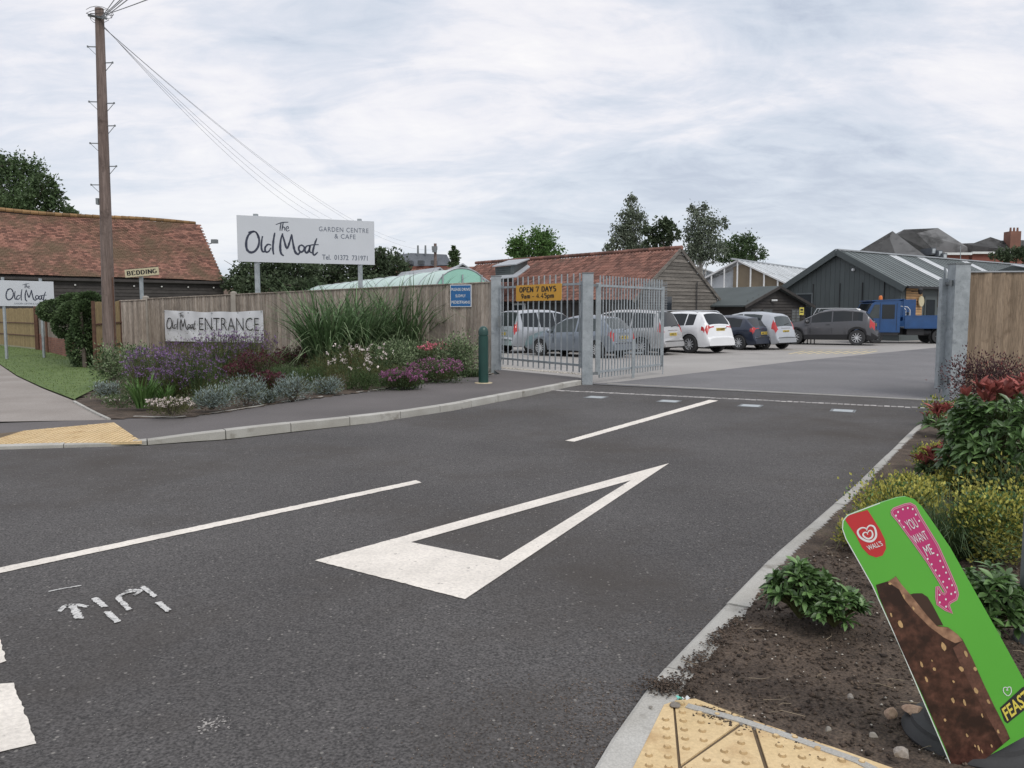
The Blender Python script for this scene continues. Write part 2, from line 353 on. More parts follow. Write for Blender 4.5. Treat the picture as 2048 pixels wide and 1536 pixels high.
def tree(name, label, cat, base, blobs, n, leaf, mt, bark=BARK, trunk_r=.2, clump=.35, droop=0.0, group=None):
    """blobs: list of (centre, radius vector); clumps of small leaves in each, limbs to each"""
    t = thing(name, label, cat, base, group=group)
    b = MB(); base = Vector(base); top = max((Vector(c) for c, r in blobs), key=lambda c: c.z)
    b.tube(base, Vector((base.x, base.y, base.z + (top.z - base.z) * .5)), trunk_r, trunk_r * .7, 8)
    b.tube(Vector((base.x, base.y, base.z + (top.z - base.z) * .5)), top, trunk_r * .7, trunk_r * .15, 7)
    for c, r in blobs:
        c = Vector(c); st = base + (Vector((top.x, top.y, top.z)) - base) * max(.15, min(.85, .55 * (c.z - base.z) / max(.1, top.z - base.z)))
        b.tube(st, c, trunk_r * .35, trunk_r * .1, 5)
        for _ in range(4):
            e = c + Vector((random.gauss(0, .6) * r[0], random.gauss(0, .6) * r[1], random.uniform(-.2, .9) * r[2])); b.tube(c, e, trunk_r * .1, trunk_r * .03, 4)
    b.build('trunk', bark, t)
    vol = [r[0] * r[1] * r[2] for c, r in blobs]; tot = sum(v ** .67 for v in vol); PP = []; DD = []
    for (c, r), v in zip(blobs, vol):
        m = int(n * v ** .67 / tot * .72); k = max(5, m // 30)
        cc, cd = ell(k, c, r, .25); idx = RNG.integers(0, len(cc), m); cl = clump * .8 * min(r)
        pts = cc[idx] + RNG.normal(size=(m, 3)) * cl * RNG.uniform(.5, 1.1, (len(cc), 1))[idx]
        d = unit(cd[idx] + RNG.normal(size=(m, 3)) * .8); d[:, 2] -= droop; PP.append(pts); DD.append(d)
    V, F, v = leaves(np.concatenate(PP), np.concatenate(DD), leaf, leaf * .6)
    link('crown', npmesh('crown', V, F, mt, v), t); return t
def pxblobs(lst, Y, depth=.9):
    return [(tuple(P(x, y, Y + dy)), (rx * Y / FPX, rx * Y / FPX * depth, ry * Y / FPX)) for x, y, rx, ry, dy in lst]

def shrub(name, label, cat, base, rx, ry, h, n, leaf, wd, mt, flowers=None, group=None, stems=12, up=.5, shell=.35, clump=.10, mt2=None, kf=.0, lobes=0):
    """low plant: stems, leaf mass, optional second leaf colour on the outside and flowers (material, count, size, zone)"""
    t = thing(name, label, cat, base, group=group); bx, by, bz = base
    b = MB()
    for i in range(stems):
        a = random.uniform(0, 6.28); q = random.uniform(.2, .85)
        m = Vector((bx + math.cos(a) * rx * q * .4, by + math.sin(a) * ry * q * .4, bz + h * .45)); e = Vector((bx + math.cos(a) * rx * q, by + math.sin(a) * ry * q, bz + h * random.uniform(.6, .9)))
        b.tube((bx + math.cos(a) * rx * .08, by + math.sin(a) * ry * .08, bz - .01), m, .008, .006, 4, False).tube(m, e, .006, .003, 4, False)
    b.build('stem', BARK if up < .9 else LF_HERB, t)
    if lobes:
        cs = []
        for i in range(lobes):
            a = 6.28 * i / lobes + random.uniform(-.4, .4); q = random.uniform(.3, .65); hh = random.uniform(.32, .58)
            c_, d_ = ell(n // lobes, (bx + math.cos(a) * rx * q, by + math.sin(a) * ry * q, bz + h * hh), (rx * random.uniform(.32, .5), ry * random.uniform(.32, .5), h * random.uniform(.3, .42)), shell); cs.append((c_, d_))
        pts = np.concatenate([c[0] for c in cs]); d = np.concatenate([c[1] for c in cs])
    else:
        pts, d = ell(n, (bx, by, bz + h * .45), (rx, ry, h * .55), shell)
    pts = pts + RNG.normal(size=pts.shape) * clump * h; pts[:, 2] = np.maximum(pts[:, 2], bz + .01)
    d = unit(d + RNG.normal(size=d.shape) * .5); d[:, 2] += up
    V, F, v = leaves(pts, d, leaf, wd)
    if mt2:
        m = RNG.uniform(size=len(F) // 2) < kf; mm = np.concatenate([m, m])
        link('foliage', npmesh('foliage', V, F[~mm], mt, v[~mm]), t); link('variegated_leaf_mass', npmesh('foliage', V, F[mm], mt2, v[mm]), t)['kind'] = 'stuff'
    else: link('foliage', npmesh('foliage', V, F, mt, v), t)
    if flowers: flower(t, base, rx, ry, h, *flowers)
    return t
def flower(t, base, rx, ry, h, fm, nf, fs, z0=.55, z1=1.15, stalk=True, per=5):
    """little heads of petals on thin stalks"""
    bx, by, bz = base; a = RNG.uniform(0, 6.28, nf); q = np.sqrt(RNG.uniform(0, 1, nf)); fx = bx + np.cos(a) * q * rx * 1.05; fy = by + np.sin(a) * q * ry * 1.05
    fz = bz + h * (z0 + (z1 - z0) * RNG.uniform(.0, 1, nf) * (1 - .35 * q * q))
    C = np.stack([fx, fy, fz], 1); Cc = np.repeat(C, per, 0) + RNG.normal(size=(nf * per, 3)) * fs * .35
    V, F, v = leaves(Cc, RNG.normal(size=Cc.shape) + [0, 0, .4], fs, fs * .8)
    link('flower', npmesh('flower', V, F, fm, v), t)['kind'] = 'stuff'
    if stalk:
        B = C.copy(); B[:, 0] = bx + (B[:, 0] - bx) * .6; B[:, 1] = by + (B[:, 1] - by) * .6; B[:, 2] = bz + h * .2
        V, F, v = blades(B, C - B, 1.0, .006, .0, 2)
        Lh = np.linalg.norm(C - B, axis=1); V = V.reshape(nf, 6, 3)
        s = np.array([-.003, .003])
        for k in range(3):
            for j in range(2): V[:, 2 * k + j] = B + (C - B) * (k / 2) + np.array([s[j], 0, 0])
        link('flower_stalk', npmesh('flower_stalk', V.reshape(-1, 3), F, LF_OLIVE, v), t)
def tuft(name, label, cat, base, r, n, ln, wd, bend, mt, spread=.35, group=None, seg=5):
    t = thing(name, label, cat, base, group=group); bx, by, bz = base
    a = RNG.uniform(0, 6.28, n); q = np.sqrt(RNG.uniform(0, 1, n)) * r
    Pp = np.stack([bx + np.cos(a) * q, by + np.sin(a) * q, np.full(n, bz - .01)], 1)
    D = np.stack([np.cos(a) * spread * RNG.uniform(0, 1, n), np.sin(a) * spread * RNG.uniform(0, 1, n), np.ones(n)], 1)
    V, F, v = blades(Pp, D, ln, wd, bend, seg); link('foliage', npmesh('foliage', V, F, mt, v), t); return t
def scatter_bits(name, pts, sizes, mt, flat=.6, kind='stuff'):
    """octahedral crumbs"""
    n = len(pts); o = np.array([[1, 0, 0], [0, 1, 0], [-1, 0, 0], [0, -1, 0], [0, 0, 1], [0, 0, -.6]]); s = sizes.reshape(n, 1, 1)
    J = o[None] * s * RNG.uniform(.5, 1.3, (n, 6, 1)) * np.array([1, 1, flat]); a = RNG.uniform(0, 6.28, n); ca, sa = np.cos(a), np.sin(a)
    X = J[:, :, 0] * ca[:, None] - J[:, :, 1] * sa[:, None]; Y = J[:, :, 0] * sa[:, None] + J[:, :, 1] * ca[:, None]
    V = np.stack([X + pts[:, :1], Y + pts[:, 1:2], J[:, :, 2] + pts[:, 2:3]], 2).reshape(-1, 3)
    T = np.array([[0, 1, 4], [1, 2, 4], [2, 3, 4], [3, 0, 4], [1, 0, 5], [2, 1, 5], [3, 2, 5], [0, 3, 5]])
    F = (np.arange(n)[:, None, None] * 6 + T[None]).reshape(-1, 3); v = np.repeat(RNG.uniform(0, 1, n), 8)
    return tag(link(name, npmesh(name, V, F, mt, v)), kind=kind)
def inpoly(x, y, poly):
    c = np.zeros(len(x), bool); n = len(poly)
    for i in range(n):
        x0, y0 = poly[i][0], poly[i][1]; x1, y1 = poly[(i + 1) % n][0], poly[(i + 1) % n][1]
        k = ((y0 > y) != (y1 > y)) & (x < (x1 - x0) * (y - y0) / (y1 - y0 + 1e-12) + x0); c ^= k
    return c
def polypts(n, poly, near=None):
    xs = [p[0] for p in poly]; ys = [p[1] for p in poly]
    x = RNG.uniform(min(xs), max(xs), n); y = RNG.uniform(min(ys), max(ys), n); k = inpoly(x, y, poly); return x[k], y[k]
def sheet(name, pts, m, z=None, kind='structure', thick=0):
    b = MB(); pts = [Vector((p[0], p[1], p[2] if z is None else z)) for p in pts]
    ar = sum(pts[i].x * pts[(i + 1) % len(pts)].y - pts[(i + 1) % len(pts)].x * pts[i].y for i in range(len(pts)))
    if ar < 0: pts = pts[::-1]
    b.poly(pts); o = b.build(name, m); o['kind'] = kind; return o

# ------------------------------------------------------------------ writing
def text_mesh(s, size=1.0, bold=0.0, space=1.0):
    cu = bpy.data.curves.new('lettering', 'FONT'); cu.body = s; cu.size = size; cu.offset = bold; cu.space_character = space; cu.resolution_u = 3
    ob = bpy.data.objects.new('lettering', cu); COL.objects.link(ob); bpy.context.view_layer.update()
    me = bpy.data.meshes.new_from_object(ob.evaluated_get(bpy.context.evaluated_depsgraph_get())); bpy.data.objects.remove(ob); return me
def put_text(s, o, ux, uz, w, h, m, parent, bold=0.0, space=1.0, off=.004, lean=0):
    """text fitted to a w by h box whose lower left corner is o, axes ux, uz (unit)"""
    me = text_mesh(s, 1, bold, space); co = np.empty(len(me.vertices) * 3, np.float32); me.vertices.foreach_get('co', co); co = co.reshape(-1, 3)
    lo = co.min(0); hi = co.max(0); nrm = ux.cross(uz)
    q = (co - lo) / np.maximum(1e-6, hi - lo); ux_, uz_, n_, o_ = (np.array(a) for a in (ux, uz, nrm, o))
    V = o_ + np.outer(q[:, 0] * w + q[:, 1] * lean, ux_) + np.outer(q[:, 1] * h, uz_) + n_ * off
    me.vertices.foreach_set('co', V.astype(np.float32).ravel()); me.materials.clear(); me.materials.append(m); me.update()
    return link('lettering', me, parent)
# a small skeleton alphabet for the signs lettered in seriffed type: strokes in a unit square, thick when upright
def arc(cx, cy, rx, ry, a0, a1, n=8): return [(cx + rx * math.cos(R(a0 + (a1 - a0) * i / n)), cy + ry * math.sin(R(a0 + (a1 - a0) * i / n))) for i in range(n + 1)]
SERIF = {
 'B': ([[(.2, 0), (.2, 1)], [(.2, 1), (.5, 1)] + arc(.5, .76, .25, .24, 90, -90) + [(.2, .52)], [(.5, .52)] + arc(.5, .26, .32, .26, 90, -90) + [(.2, 0)]], [(.2, 0), (.2, 1)]),
 'E': ([[(.2, 0), (.2, 1)], [(.2, 1), (.8, 1), (.8, .8)], [(.2, .52), (.62, .52)], [(.2, 0), (.82, 0), (.85, .22)]], [(.2, 0), (.2, 1)]),
 'D': ([[(.2, 0), (.2, 1)], [(.2, 1), (.45, 1)] + arc(.45, .5, .42, .5, 90, -90) + [(.2, 0)]], [(.2, 0), (.2, 1)]),
 'I': ([[(.5, 0), (.5, 1)]], [(.5, 0), (.5, 1)]),
 'N': ([[(.15, 0), (.15, 1)], [(.12, 1), (.85, 0)], [(.85, 0), (.85, 1)]], [(.15, 0), (.12, 1), (.85, 1)]),
 'G': ([arc(.52, .5, .4, .5, 50, 320, 12), [(.85, .1), (.85, .45)], [(.6, .45), (.98, .45)]], []),
 'O': ([arc(.5, .5, .4, .5, 0, 360, 16)], []),
 'P': ([[(.2, 0), (.2, 1)], [(.2, 1), (.5, 1)] + arc(.5, .73, .3, .27, 90, -90) + [(.2, .46)]], [(.2, 0), (.2, 1)]),
 'A': ([[(.1, 0), (.5, 1)], [(.5, 1), (.9, 0)], [(.27, .35), (.73, .35)]], [(.1, 0), (.9, 0)]),
 'Y': ([[(.1, 1), (.5, .48)], [(.9, 1), (.5, .48)], [(.5, .5), (.5, 0)]], [(.1, 1), (.9, 1), (.5, 0)]),
 'S': ([arc(.5, .75, .3, .25, 40, 270, 8) + arc(.5, .25, .32, .25, 90, -140, 8)], []),
 '7': ([[(.15, .8), (.15, 1), (.85, 1), (.42, 0)]], []),
 '9': ([arc(.5, .68, .3, .32, 0, 360, 12), [(.8, .7), (.75, .3), (.3, 0)]], []),
 'a': ([arc(.45, .2, .25, .2, 60, 360, 8), [(.2, .5), (.45, .62), (.7, .5), (.7, .05), (.85, .02)]], []),
 'm': ([[(.1, 0), (.1, .6)], [(.1, .48)] + arc(.3, .42, .2, .2, 150, 0, 5) + [(.5, 0)], [(.5, .48)] + arc(.7, .42, .2, .2, 150, 0, 5) + [(.9, 0)]], [(.1, 0), (.5, 0), (.9, 0)]),
 'p': ([[(.2, -.3), (.2, .6)], arc(.48, .3, .3, .32, 130, -130, 10)], [(.2, -.3)]),
 '4': ([[(.65, 0), (.65, 1), (.1, .3), (.9, .3)]], []),
 '5': ([[(.8, 1), (.25, 1), (.22, .58)] + arc(.45, .32, .35, .32, 110, -130, 8)], []),
 '-': ([[(.15, .35), (.85, .35)]], []), '.': ([[(.5, 0), (.5, .12)]], []), ' ': ([], [])}
def serif_text(s, o, ux, uz, w, h, m, parent, off=.004):
    adv = {'I': .55, '.': .45, ' ': .55, '-': .75, 'm': 1.25, 'a': .85, 'p': .9}; W = sum(adv.get(c, 1.0) * 1.08 for c in s); sx = w / W; b = MB(); nrm = ux.cross(uz); x = 0
    for c in s:
        st, se = SERIF[c]; k = 1.15 if c == 'm' else 1.0; a = adv.get(c, 1.0) * 1.08; x0 = x + (a - k) / 2
        for pl in st:
            pts = [o + ux * ((x0 + p[0] * k) * sx) + uz * (p[1] * h) + nrm * off for p in pl]; ws = []
            for i in range(len(pl)):
                q, r = pl[max(0, i - 1)], pl[min(len(pl) - 1, i + 1)]; d = math.hypot(r[0] - q[0], r[1] - q[1]) + 1e-6; ws.append(sx * (.12 + .19 * abs(r[1] - q[1]) / d))
            b.ribbon(pts, ws, nrm)
        for p in se:
            c0 = o + ux * ((x0 + p[0] * k) * sx) + uz * (p[1] * h) + nrm * (off + .0006); b.ribbon([c0 - ux * sx * .17, c0 + ux * sx * .17], h * .07, nrm)
        x += a
    return b.build('lettering', m, parent)
SCRIPT = [  # brush lettering of the garden centre's sign
 ([(305, 168), (345, 152), (390, 147)], 4), ([(342, 152), (336, 180), (332, 207)], 5), ([(356, 148), (350, 178), (345, 207)], 5), ([(345, 195), (356, 181), (364, 188), (364, 206)], 4),
 ([(374, 195), (390, 188), (386, 177), (375, 183), (373, 199), (382, 208), (397, 201)], 4),
 ([(186, 262), (176, 226), (152, 222), (124, 246), (109, 290), (111, 338), (132, 360), (162, 352), (186, 318), (193, 275), (183, 236), (158, 218), (124, 228)], 10),
 ([(216, 248), (208, 290), (207, 330), (214, 352), (232, 352)], 9), ([(272, 308), (250, 303), (231, 326), (233, 352), (252, 352), (270, 325)], 8), ([(298, 222), (288, 270), (282, 330), (286, 370)], 9),
 ([(350, 225), (336, 270), (331, 330), (338, 365), (354, 376)], 10), ([(348, 228), (358, 270), (376, 326), (396, 280), (410, 228)], 9), ([(410, 228), (418, 290), (430, 345), (450, 364), (466, 345)], 10),
 ([(482, 298), (462, 306), (456, 330), (470, 348), (490, 335), (492, 310), (472, 300)], 9), ([(528, 300), (506, 310), (498, 338), (510, 352), (526, 335), (534, 302), (530, 340), (546, 352)], 9),
 ([(582, 250), (566, 290), (552, 345), (562, 366), (586, 345)], 9), ([(516, 304), (550, 296), (594, 293)], 5)]
def cr_smooth(pts, k=4):
    o = []
    for i in range(len(pts) - 1):
        p0 = pts[max(0, i - 1)]; p1 = pts[i]; p2 = pts[i + 1]; p3 = pts[min(len(pts) - 1, i + 2)]
        for j in range(k):
            t = j / k; o.append(tuple(.5 * ((2 * p1[a]) + (-p0[a] + p2[a]) * t + (2 * p0[a] - 5 * p1[a] + 4 * p2[a] - p3[a]) * t * t + (-p0[a] + 3 * p1[a] - 3 * p2[a] + p3[a]) * t ** 3) for a in range(2)))
    return o + [pts[-1]]
def script_logo(o, ux, uz, w, parent, m=None, off=.004):
    """o: lower left of the lettering, w: its width"""
    s = w / 490; b = MB(); nrm = ux.cross(uz)
    for pl, wd in SCRIPT:
        q = cr_smooth(pl); pts = [o + ux * ((x - 105) * s) + uz * ((376 - y) * s) + nrm * off for x, y in q]
        n = len(pts); b.ribbon(pts, [wd * 1.35 * s * (.55 + .6 * math.sin(math.pi * (i + 1) / (n + 1)) + .15 * random.uniform(-1, 1)) for i in range(n)], nrm); off += .00012
    return b.build('brush_lettering', m or INK, parent)

# =================================================================== SETTING
def pavz(x, y=0):
    k = min(1, max(0, (x + 4.9) / 1.5)); k = k * k * (3 - 2 * k)
    return .022 + .078 * k
def resample(pts, n):
    d = [0]
    for a, b in zip(pts, pts[1:]): d.append(d[-1] + math.hypot(b[0] - a[0], b[1] - a[1]))
    out = []
    for i in range(n + 1):
        t = d[-1] * i / n; j = max(0, min(len(d) - 2, next((k for k in range(len(d) - 1) if d[k + 1] >= t), len(d) - 2))); f = (t - d[j]) / max(1e-9, d[j + 1] - d[j])
        out.append(Vector((pts[j][0] + (pts[j + 1][0] - pts[j][0]) * f, pts[j][1] + (pts[j + 1][1] - pts[j][1]) * f, 0)))
    return out, d[-1]
def offset(pts, w):
    o = []
    for i, p in enumerate(pts):
        a = pts[max(0, i - 1)]; b = pts[min(len(pts) - 1, i + 1)]; d = (b - a).normalized(); o.append(p + Vector((-d.y, d.x, 0)) * w)
    return o
b = MB(); b.poly([(-400, -60, -.06), (400, -60, -.06), (400, 900, -.06), (-400, 900, -.06)]); b.build('ground', EARTH)['kind'] = 'structure'
# car park and access road beyond the gate
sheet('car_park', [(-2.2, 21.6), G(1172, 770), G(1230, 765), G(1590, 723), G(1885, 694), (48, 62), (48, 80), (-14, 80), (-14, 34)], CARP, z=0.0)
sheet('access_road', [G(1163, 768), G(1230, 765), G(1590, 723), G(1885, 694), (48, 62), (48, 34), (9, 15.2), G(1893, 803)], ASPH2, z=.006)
kr = [G(x, y) for x, y in [(1192, 1536), (1310, 1367), (1440, 1230), (1545, 1120), (1700, 985), (1830, 858), (1885, 822)]]
kr = [Vector((-.25, .9, 0)), Vector((.02, 1.8, 0))] + kr + [Vector((7.75, 14.2, 0))]
sheet('road', [(-26, -4), (-.5, -4)] + [(p.x, p.y) for p in kr] + [G(1893, 803), G(1163, 769), G(1060, 792), G(905, 822), G(720, 850), G(460, 880), G(290, 892), G(0, 900), G(-500, 905)], ASPH, z=.004)

# left kerb, footway and path
kl_px = [(-700, 903), (-60, 899), (0, 897), (150, 893), (290, 887), (380, 880), (460, 875), (590, 860), (720, 846), (810, 835), (905, 820), (975, 806), (1060, 790), (1130, 776), (1163, 770)]
kl = [G(x, y) for x, y in kl_px]
def kerb(name, pts, w, zf, stone, side, m=CONC, lip=.012, base=-.02):
    t = struct(name); _, Lg = resample(pts, 2); n = max(1, round(Lg / stone)); sub = 4; q, _ = resample(pts, n * sub); off = offset(q, w * side)
    for i in range(n):
        b = MB(); jx = random.uniform(-.004, .004)
        a = q[i * sub:(i + 1) * sub + 1]; c = off[i * sub:(i + 1) * sub + 1]; ks = len(a)
        gap = .006 / max(.05, (a[1] - a[0]).length)
        a = [a[0].lerp(a[1], gap)] + a[1:-1] + [a[-1].lerp(a[-2], gap)]; c = [c[0].lerp(c[1], gap)] + c[1:-1] + [c[-1].lerp(c[-2], gap)]; vs_ = []
        for p, r in zip(a, c):
            z = zf(p.x, p.y) + jx; e = min(lip, z * .5)
            inn = p.lerp(r, .11)
            vs_ += [(p.x, p.y, base), (p.x, p.y, z - e), (inn.x, inn.y, z), (r.x, r.y, z), (r.x, r.y, base)]
        fs = []
        for k in range(ks - 1):
            for j in range(4):
                f = (k * 5 + j, (k + 1) * 5 + j, (k + 1) * 5 + j + 1, k * 5 + j + 1); fs.append(f if side > 0 else f[::-1])
        fs.append((0, 1, 2, 3, 4)); fs.append(tuple((ks - 1) * 5 + x for x in (4, 3, 2, 1, 0)))
        b.add(vs_, fs); b.build('kerb_stone', m, t)
    return t
kerb('left_kerb', kl, .125, lambda x, y: pavz(x) + (.012 if x < -5 else 0.006), .915, 1)
n_ = 60; near, _ = resample(offset(kl, .12), n_)
edge_px = [(-700, 853), (-60, 848), (0, 846), (215, 839), (265, 833), (350, 827), (490, 812), (630, 797), (750, 782), (830, 769), (945, 753), (1000, 748), (1165, 766)]
edge = [G(x, y, .022 if x < 300 else .1) for x, y in edge_px]; near_p = near; far_p, _ = resample(edge[:-1], n_)
# pair the two edges by nearest direction so that the strip stays even
b = MB(); rows = 5; VV = []
for a, c in zip(near_p, far_p):
    for k in range(rows + 1):
        p = a.lerp(c, k / rows); VV.append((p.x, p.y, pavz(p.x)))
b.add(VV, [((rows + 1) * i + k, (rows + 1) * (i + 1) + k, (rows + 1) * (i + 1) + k + 1, (rows + 1) * i + k + 1) for i in range(n_) for k in range(rows)]); b.build('footway', FOOT)['kind'] = 'structure'
sheet('gate_footway', [near_p[-1], Vector((1.72, 18.0, 0)), Vector((1.5, 18.7, 0)), G(985, 745), far_p[-1]], FOOT, z=.097)
path_r = [(0, 730), (34, 753), (85, 777), (136, 797), (151, 803), (185, 820), (218, 838)]
pr = [G(x, y, .022) for x, y in path_r]
sheet('path', [G(-700, 858)] + [G(218, 843), ] + pr[::-1] + [Vector((-24, 34, 0)), Vector((-32, 46, 0)), Vector((-60, 46, 0)), Vector((-60, 14, 0))], PATH, z=.0235)
# bed edging: thin concrete strip
def edging(name, px, z, w=.05, m=CONC, stone=.915):
    pts = [G(x, y, z) for x, y in px]; return kerb(name, pts, w, lambda x, y: z, stone, 1, m, .004)
kerb('bed_edging', [G(265, 832, .04), G(300, 830, .06)] + [G(x, y, .1) for x, y in [(350, 826), (490, 811), (630, 796), (750, 781), (830, 768), (945, 752), (985, 747)]], .05, lambda x, y: pavz(x) + .012, .915, 1, CONC, .004)
edging('path_edging', [(222, 836), (185, 819), (151, 801)], .05)

# lawn verge
vg = [G(-60, 700), G(0, 692), G(80, 701), G(140, 716), (-11.4, 22.5), (-10.2, 20.6), (-9.1, 18.2), G(151, 800)] + [G(x, y) for x, y in path_r[:5][::-1]] + [Vector((-21, 31, 0))]
vgp = [Vector((p[0], p[1], .03)) for p in vg]
sheet('lawn', vgp, mat('lawn thatch', (.075, .125, .03), .95, .3, 3, base2=(.10, .14, .042), fine=.4, fscale=60), z=.03)
x, y = polypts(32000, vgp); n = len(x)
V, F, v = blades(np.stack([x, y, np.full(n, .028)], 1), np.stack([RNG.normal(0, .35, n), RNG.normal(0, .35, n), np.ones(n)], 1), .065, .009, .5, 2)
tag(link('lawn_grass', npmesh('lawn_grass', V, F, GRASS, v)), kind='stuff')

# soil beds: uneven ground
def soil(name, poly, step, zf, amp, inset=.0, seed=0.0, m=SOIL):
    xs = [p[0] for p in poly]; ys = [p[1] for p in poly]; x0, x1, y0, y1 = min(xs), max(xs), min(ys), max(ys); nx = int((x1 - x0) / step) + 1; ny = int((y1 - y0) / step) + 1
    gx, gy = np.meshgrid(x0 + np.arange(nx + 1) * step, y0 + np.arange(ny + 1) * step); fx, fy = gx.ravel(), gy.ravel()
    Z = np.array([zf(a, c) + amp * noise.fractal(Vector((a * 3, c * 3, seed)), 1.0, 2.0, 4) + amp * .5 * noise.noise(Vector((a * 22, c * 22, seed))) for a, c in zip(fx, fy)])
    cx = (x0 + (np.arange(nx) + .5) * step); cy = (y0 + (np.arange(ny) + .5) * step); ccx, ccy = np.meshgrid(cx, cy); ins = inpoly(ccx.ravel(), ccy.ravel(), poly).reshape(ny, nx)
    i = np.arange(ny)[:, None] * (nx + 1) + np.arange(nx)[None]; F = np.stack([i, i + 1, i + nx + 2, i + nx + 1], -1)[ins]
    V = np.stack([fx, fy, Z], 1); return tag(link(name, npmesh(name, V, F.reshape(-1, 4), m, None, True)), kind='structure')
fence_y = lambda x: 25.1 + (x + 11.2) * (21.2 - 25.1) / (10.6)
lb = [G(151, 803, .03), G(185, 821, .03), G(222, 838, .03), G(265, 834, .05)] + [G(x, y, .1) for x, y in [(350, 827.5), (490, 812.5), (630, 797.5), (750, 782), (830, 769), (945, 753), (985, 748)]] + [Vector((-.7, 21.2, 0)), Vector((-11.4, 25.2, 0)), Vector((-11.6, 22.3, 0)), Vector((-10.2, 20.6, 0)), Vector((-9.1, 18.2, 0))]
soil('left_flower_bed', lb, .12, lambda x, y: pavz(x) + .012, .016, seed=3)
rb_k = offset([Vector(p) for p in kr], -.11)
rbp = [p for p in rb_k if p.y > 3.15] 
rb = [Vector((.70, 3.20, 0))] + rbp[0:] + [Vector((8.35, 14.8, 0)), Vector((13, 15, 0)), Vector((13, 2.2, 0)), Vector((1.9, 2.2, 0)), G(1790, 1562), G(1700, 1532), G(1560, 1484), G(1400, 1434)]
def rbz(x, y): return .020 + .05 * min(1, max(0, (x - .6) / 3))
soil('right_flower_bed', rb, .028 if True else .05, rbz, .016, seed=8)
nearbed = [p for p in rb if p.y < 6.2] + [Vector((4.5, 6.2, 0))]
x, y = polypts(26000, [Vector((.68, 3.2, 0)), G(1330, 1370), G(1480, 1230), G(1640, 1110), Vector((3.4, 6.4, 0)), Vector((4.4, 4.5, 0)), Vector((2.6, 2.4, 0)), G(1790, 1540), G(1700, 1513)])
zz_ = np.array([rbz(a, c) + .016 * noise.fractal(Vector((a * 3, c * 3, 8)), 1.0, 2.0, 4) + .004 for a, c in zip(x, y)])
scatter_bits('soil_clods', np.stack([x, y, zz_], 1), RNG.uniform(.002, .011, len(x)) ** 1.0 + (RNG.uniform(size=len(x)) < .05) * RNG.uniform(.004, .014, len(x)), CLOD, .7)
k = RNG.uniform(size=len(x)) < .035
scatter_bits('pale_gravel_bits', np.stack([x, y, zz_ + .006], 1)[k], RNG.uniform(.002, .0075, k.sum()), GRIT, .6)
# twigs in the soil
b = MB()
for _ in range(110):
    i = random.randrange(len(x)); p = Vector((x[i], y[i], zz_[i] + .012)); a = random.uniform(0, 6.28); l_ = random.uniform(.02, .09)
    q = p + Vector((math.cos(a) * l_, math.sin(a) * l_, random.uniform(-.004, .01))); r = q + Vector((math.cos(a + .6) * l_ * .7, math.sin(a + .6) * l_ * .7, 0)); b.tube(p, q, .0016, .0013, 4, False).tube(q, r, .0013, .0007, 4, False)
b.build('soil_twigs', mat('dry twig', (.30, .24, .17), .9, .3, 9), kind='stuff')
# spill of soil over the kerb and slabs, grit on the road
def spill(name, pts, m, s0, s1, flat=.5): return scatter_bits(name, pts, RNG.uniform(s0, s1, len(pts)) , m, flat)
sp = []
cl_ = [(random.uniform(0, 1) ** .8, random.gauss(0, .03)) for _ in range(46)]
for _ in range(1100):
    t, dj = random.choice(cl_); t = min(1, max(0, t + random.gauss(0, .025))); c = G(1325, 1372).lerp(G(1440, 1245), t) + Vector((.04, -.03, 0)); w = .09 * (1 - t * .7)
    sp.append((c.x + .03 + dj + random.gauss(0, w * .35), c.y + dj * .5 + random.gauss(0, w * .35), .033 + random.uniform(0, .006)))
for _ in range(420):
    c = G(1395, 1425).lerp(G(1640, 1500), random.random() ** 1.6); sp.append((c.x + random.gauss(0, .02), c.y - abs(random.gauss(0, .05)), .034))
for _ in range(900):
    c = G(1318, 1395); sp.append((c.x + random.gauss(.03, .05), c.y + random.gauss(.02, .035), .034 + random.uniform(0, .02)))
spill('spilt_soil', np.array(sp), CLOD, .0015, .0085)
gp = []
for _ in range(2600):
    t = random.random(); c = kr[2].lerp(kr[6], t * t) if random.random() < .5 else kr[2].lerp(kr[3], t); gp.append((c.x - abs(random.gauss(0, .35)), c.y + random.gauss(0, .05), .006))
spill('road_grit', np.array(gp), mat('brown grit', (.14, .105, .08), .95, .3, 9, attr=.7), .0015, .005)
x, y = polypts(9000, [G(-20, 1560), G(1180, 1540), G(1700, 985), G(1400, 900), G(300, 960), G(-20, 1100)])
k = RNG.uniform(size=len(x)) < np.clip(5.5 / y, .1, 1) ** 2
spill('road_chippings', np.stack([x, y, np.full(len(x), .0055)], 1)[k], mat('pale chipping', (.30, .285, .26), .9, .3, 9, attr=.7), .0012, .0034, .35)

kerb('right_kerb', kr, .135, lambda x, y: .03, .915, -1, CONC, .006)
edging('tactile_edging', [(1840, 1575), (1790, 1542), (1700, 1507), (1560, 1458), (1440, 1419), (1375, 1404)], .04, .04)

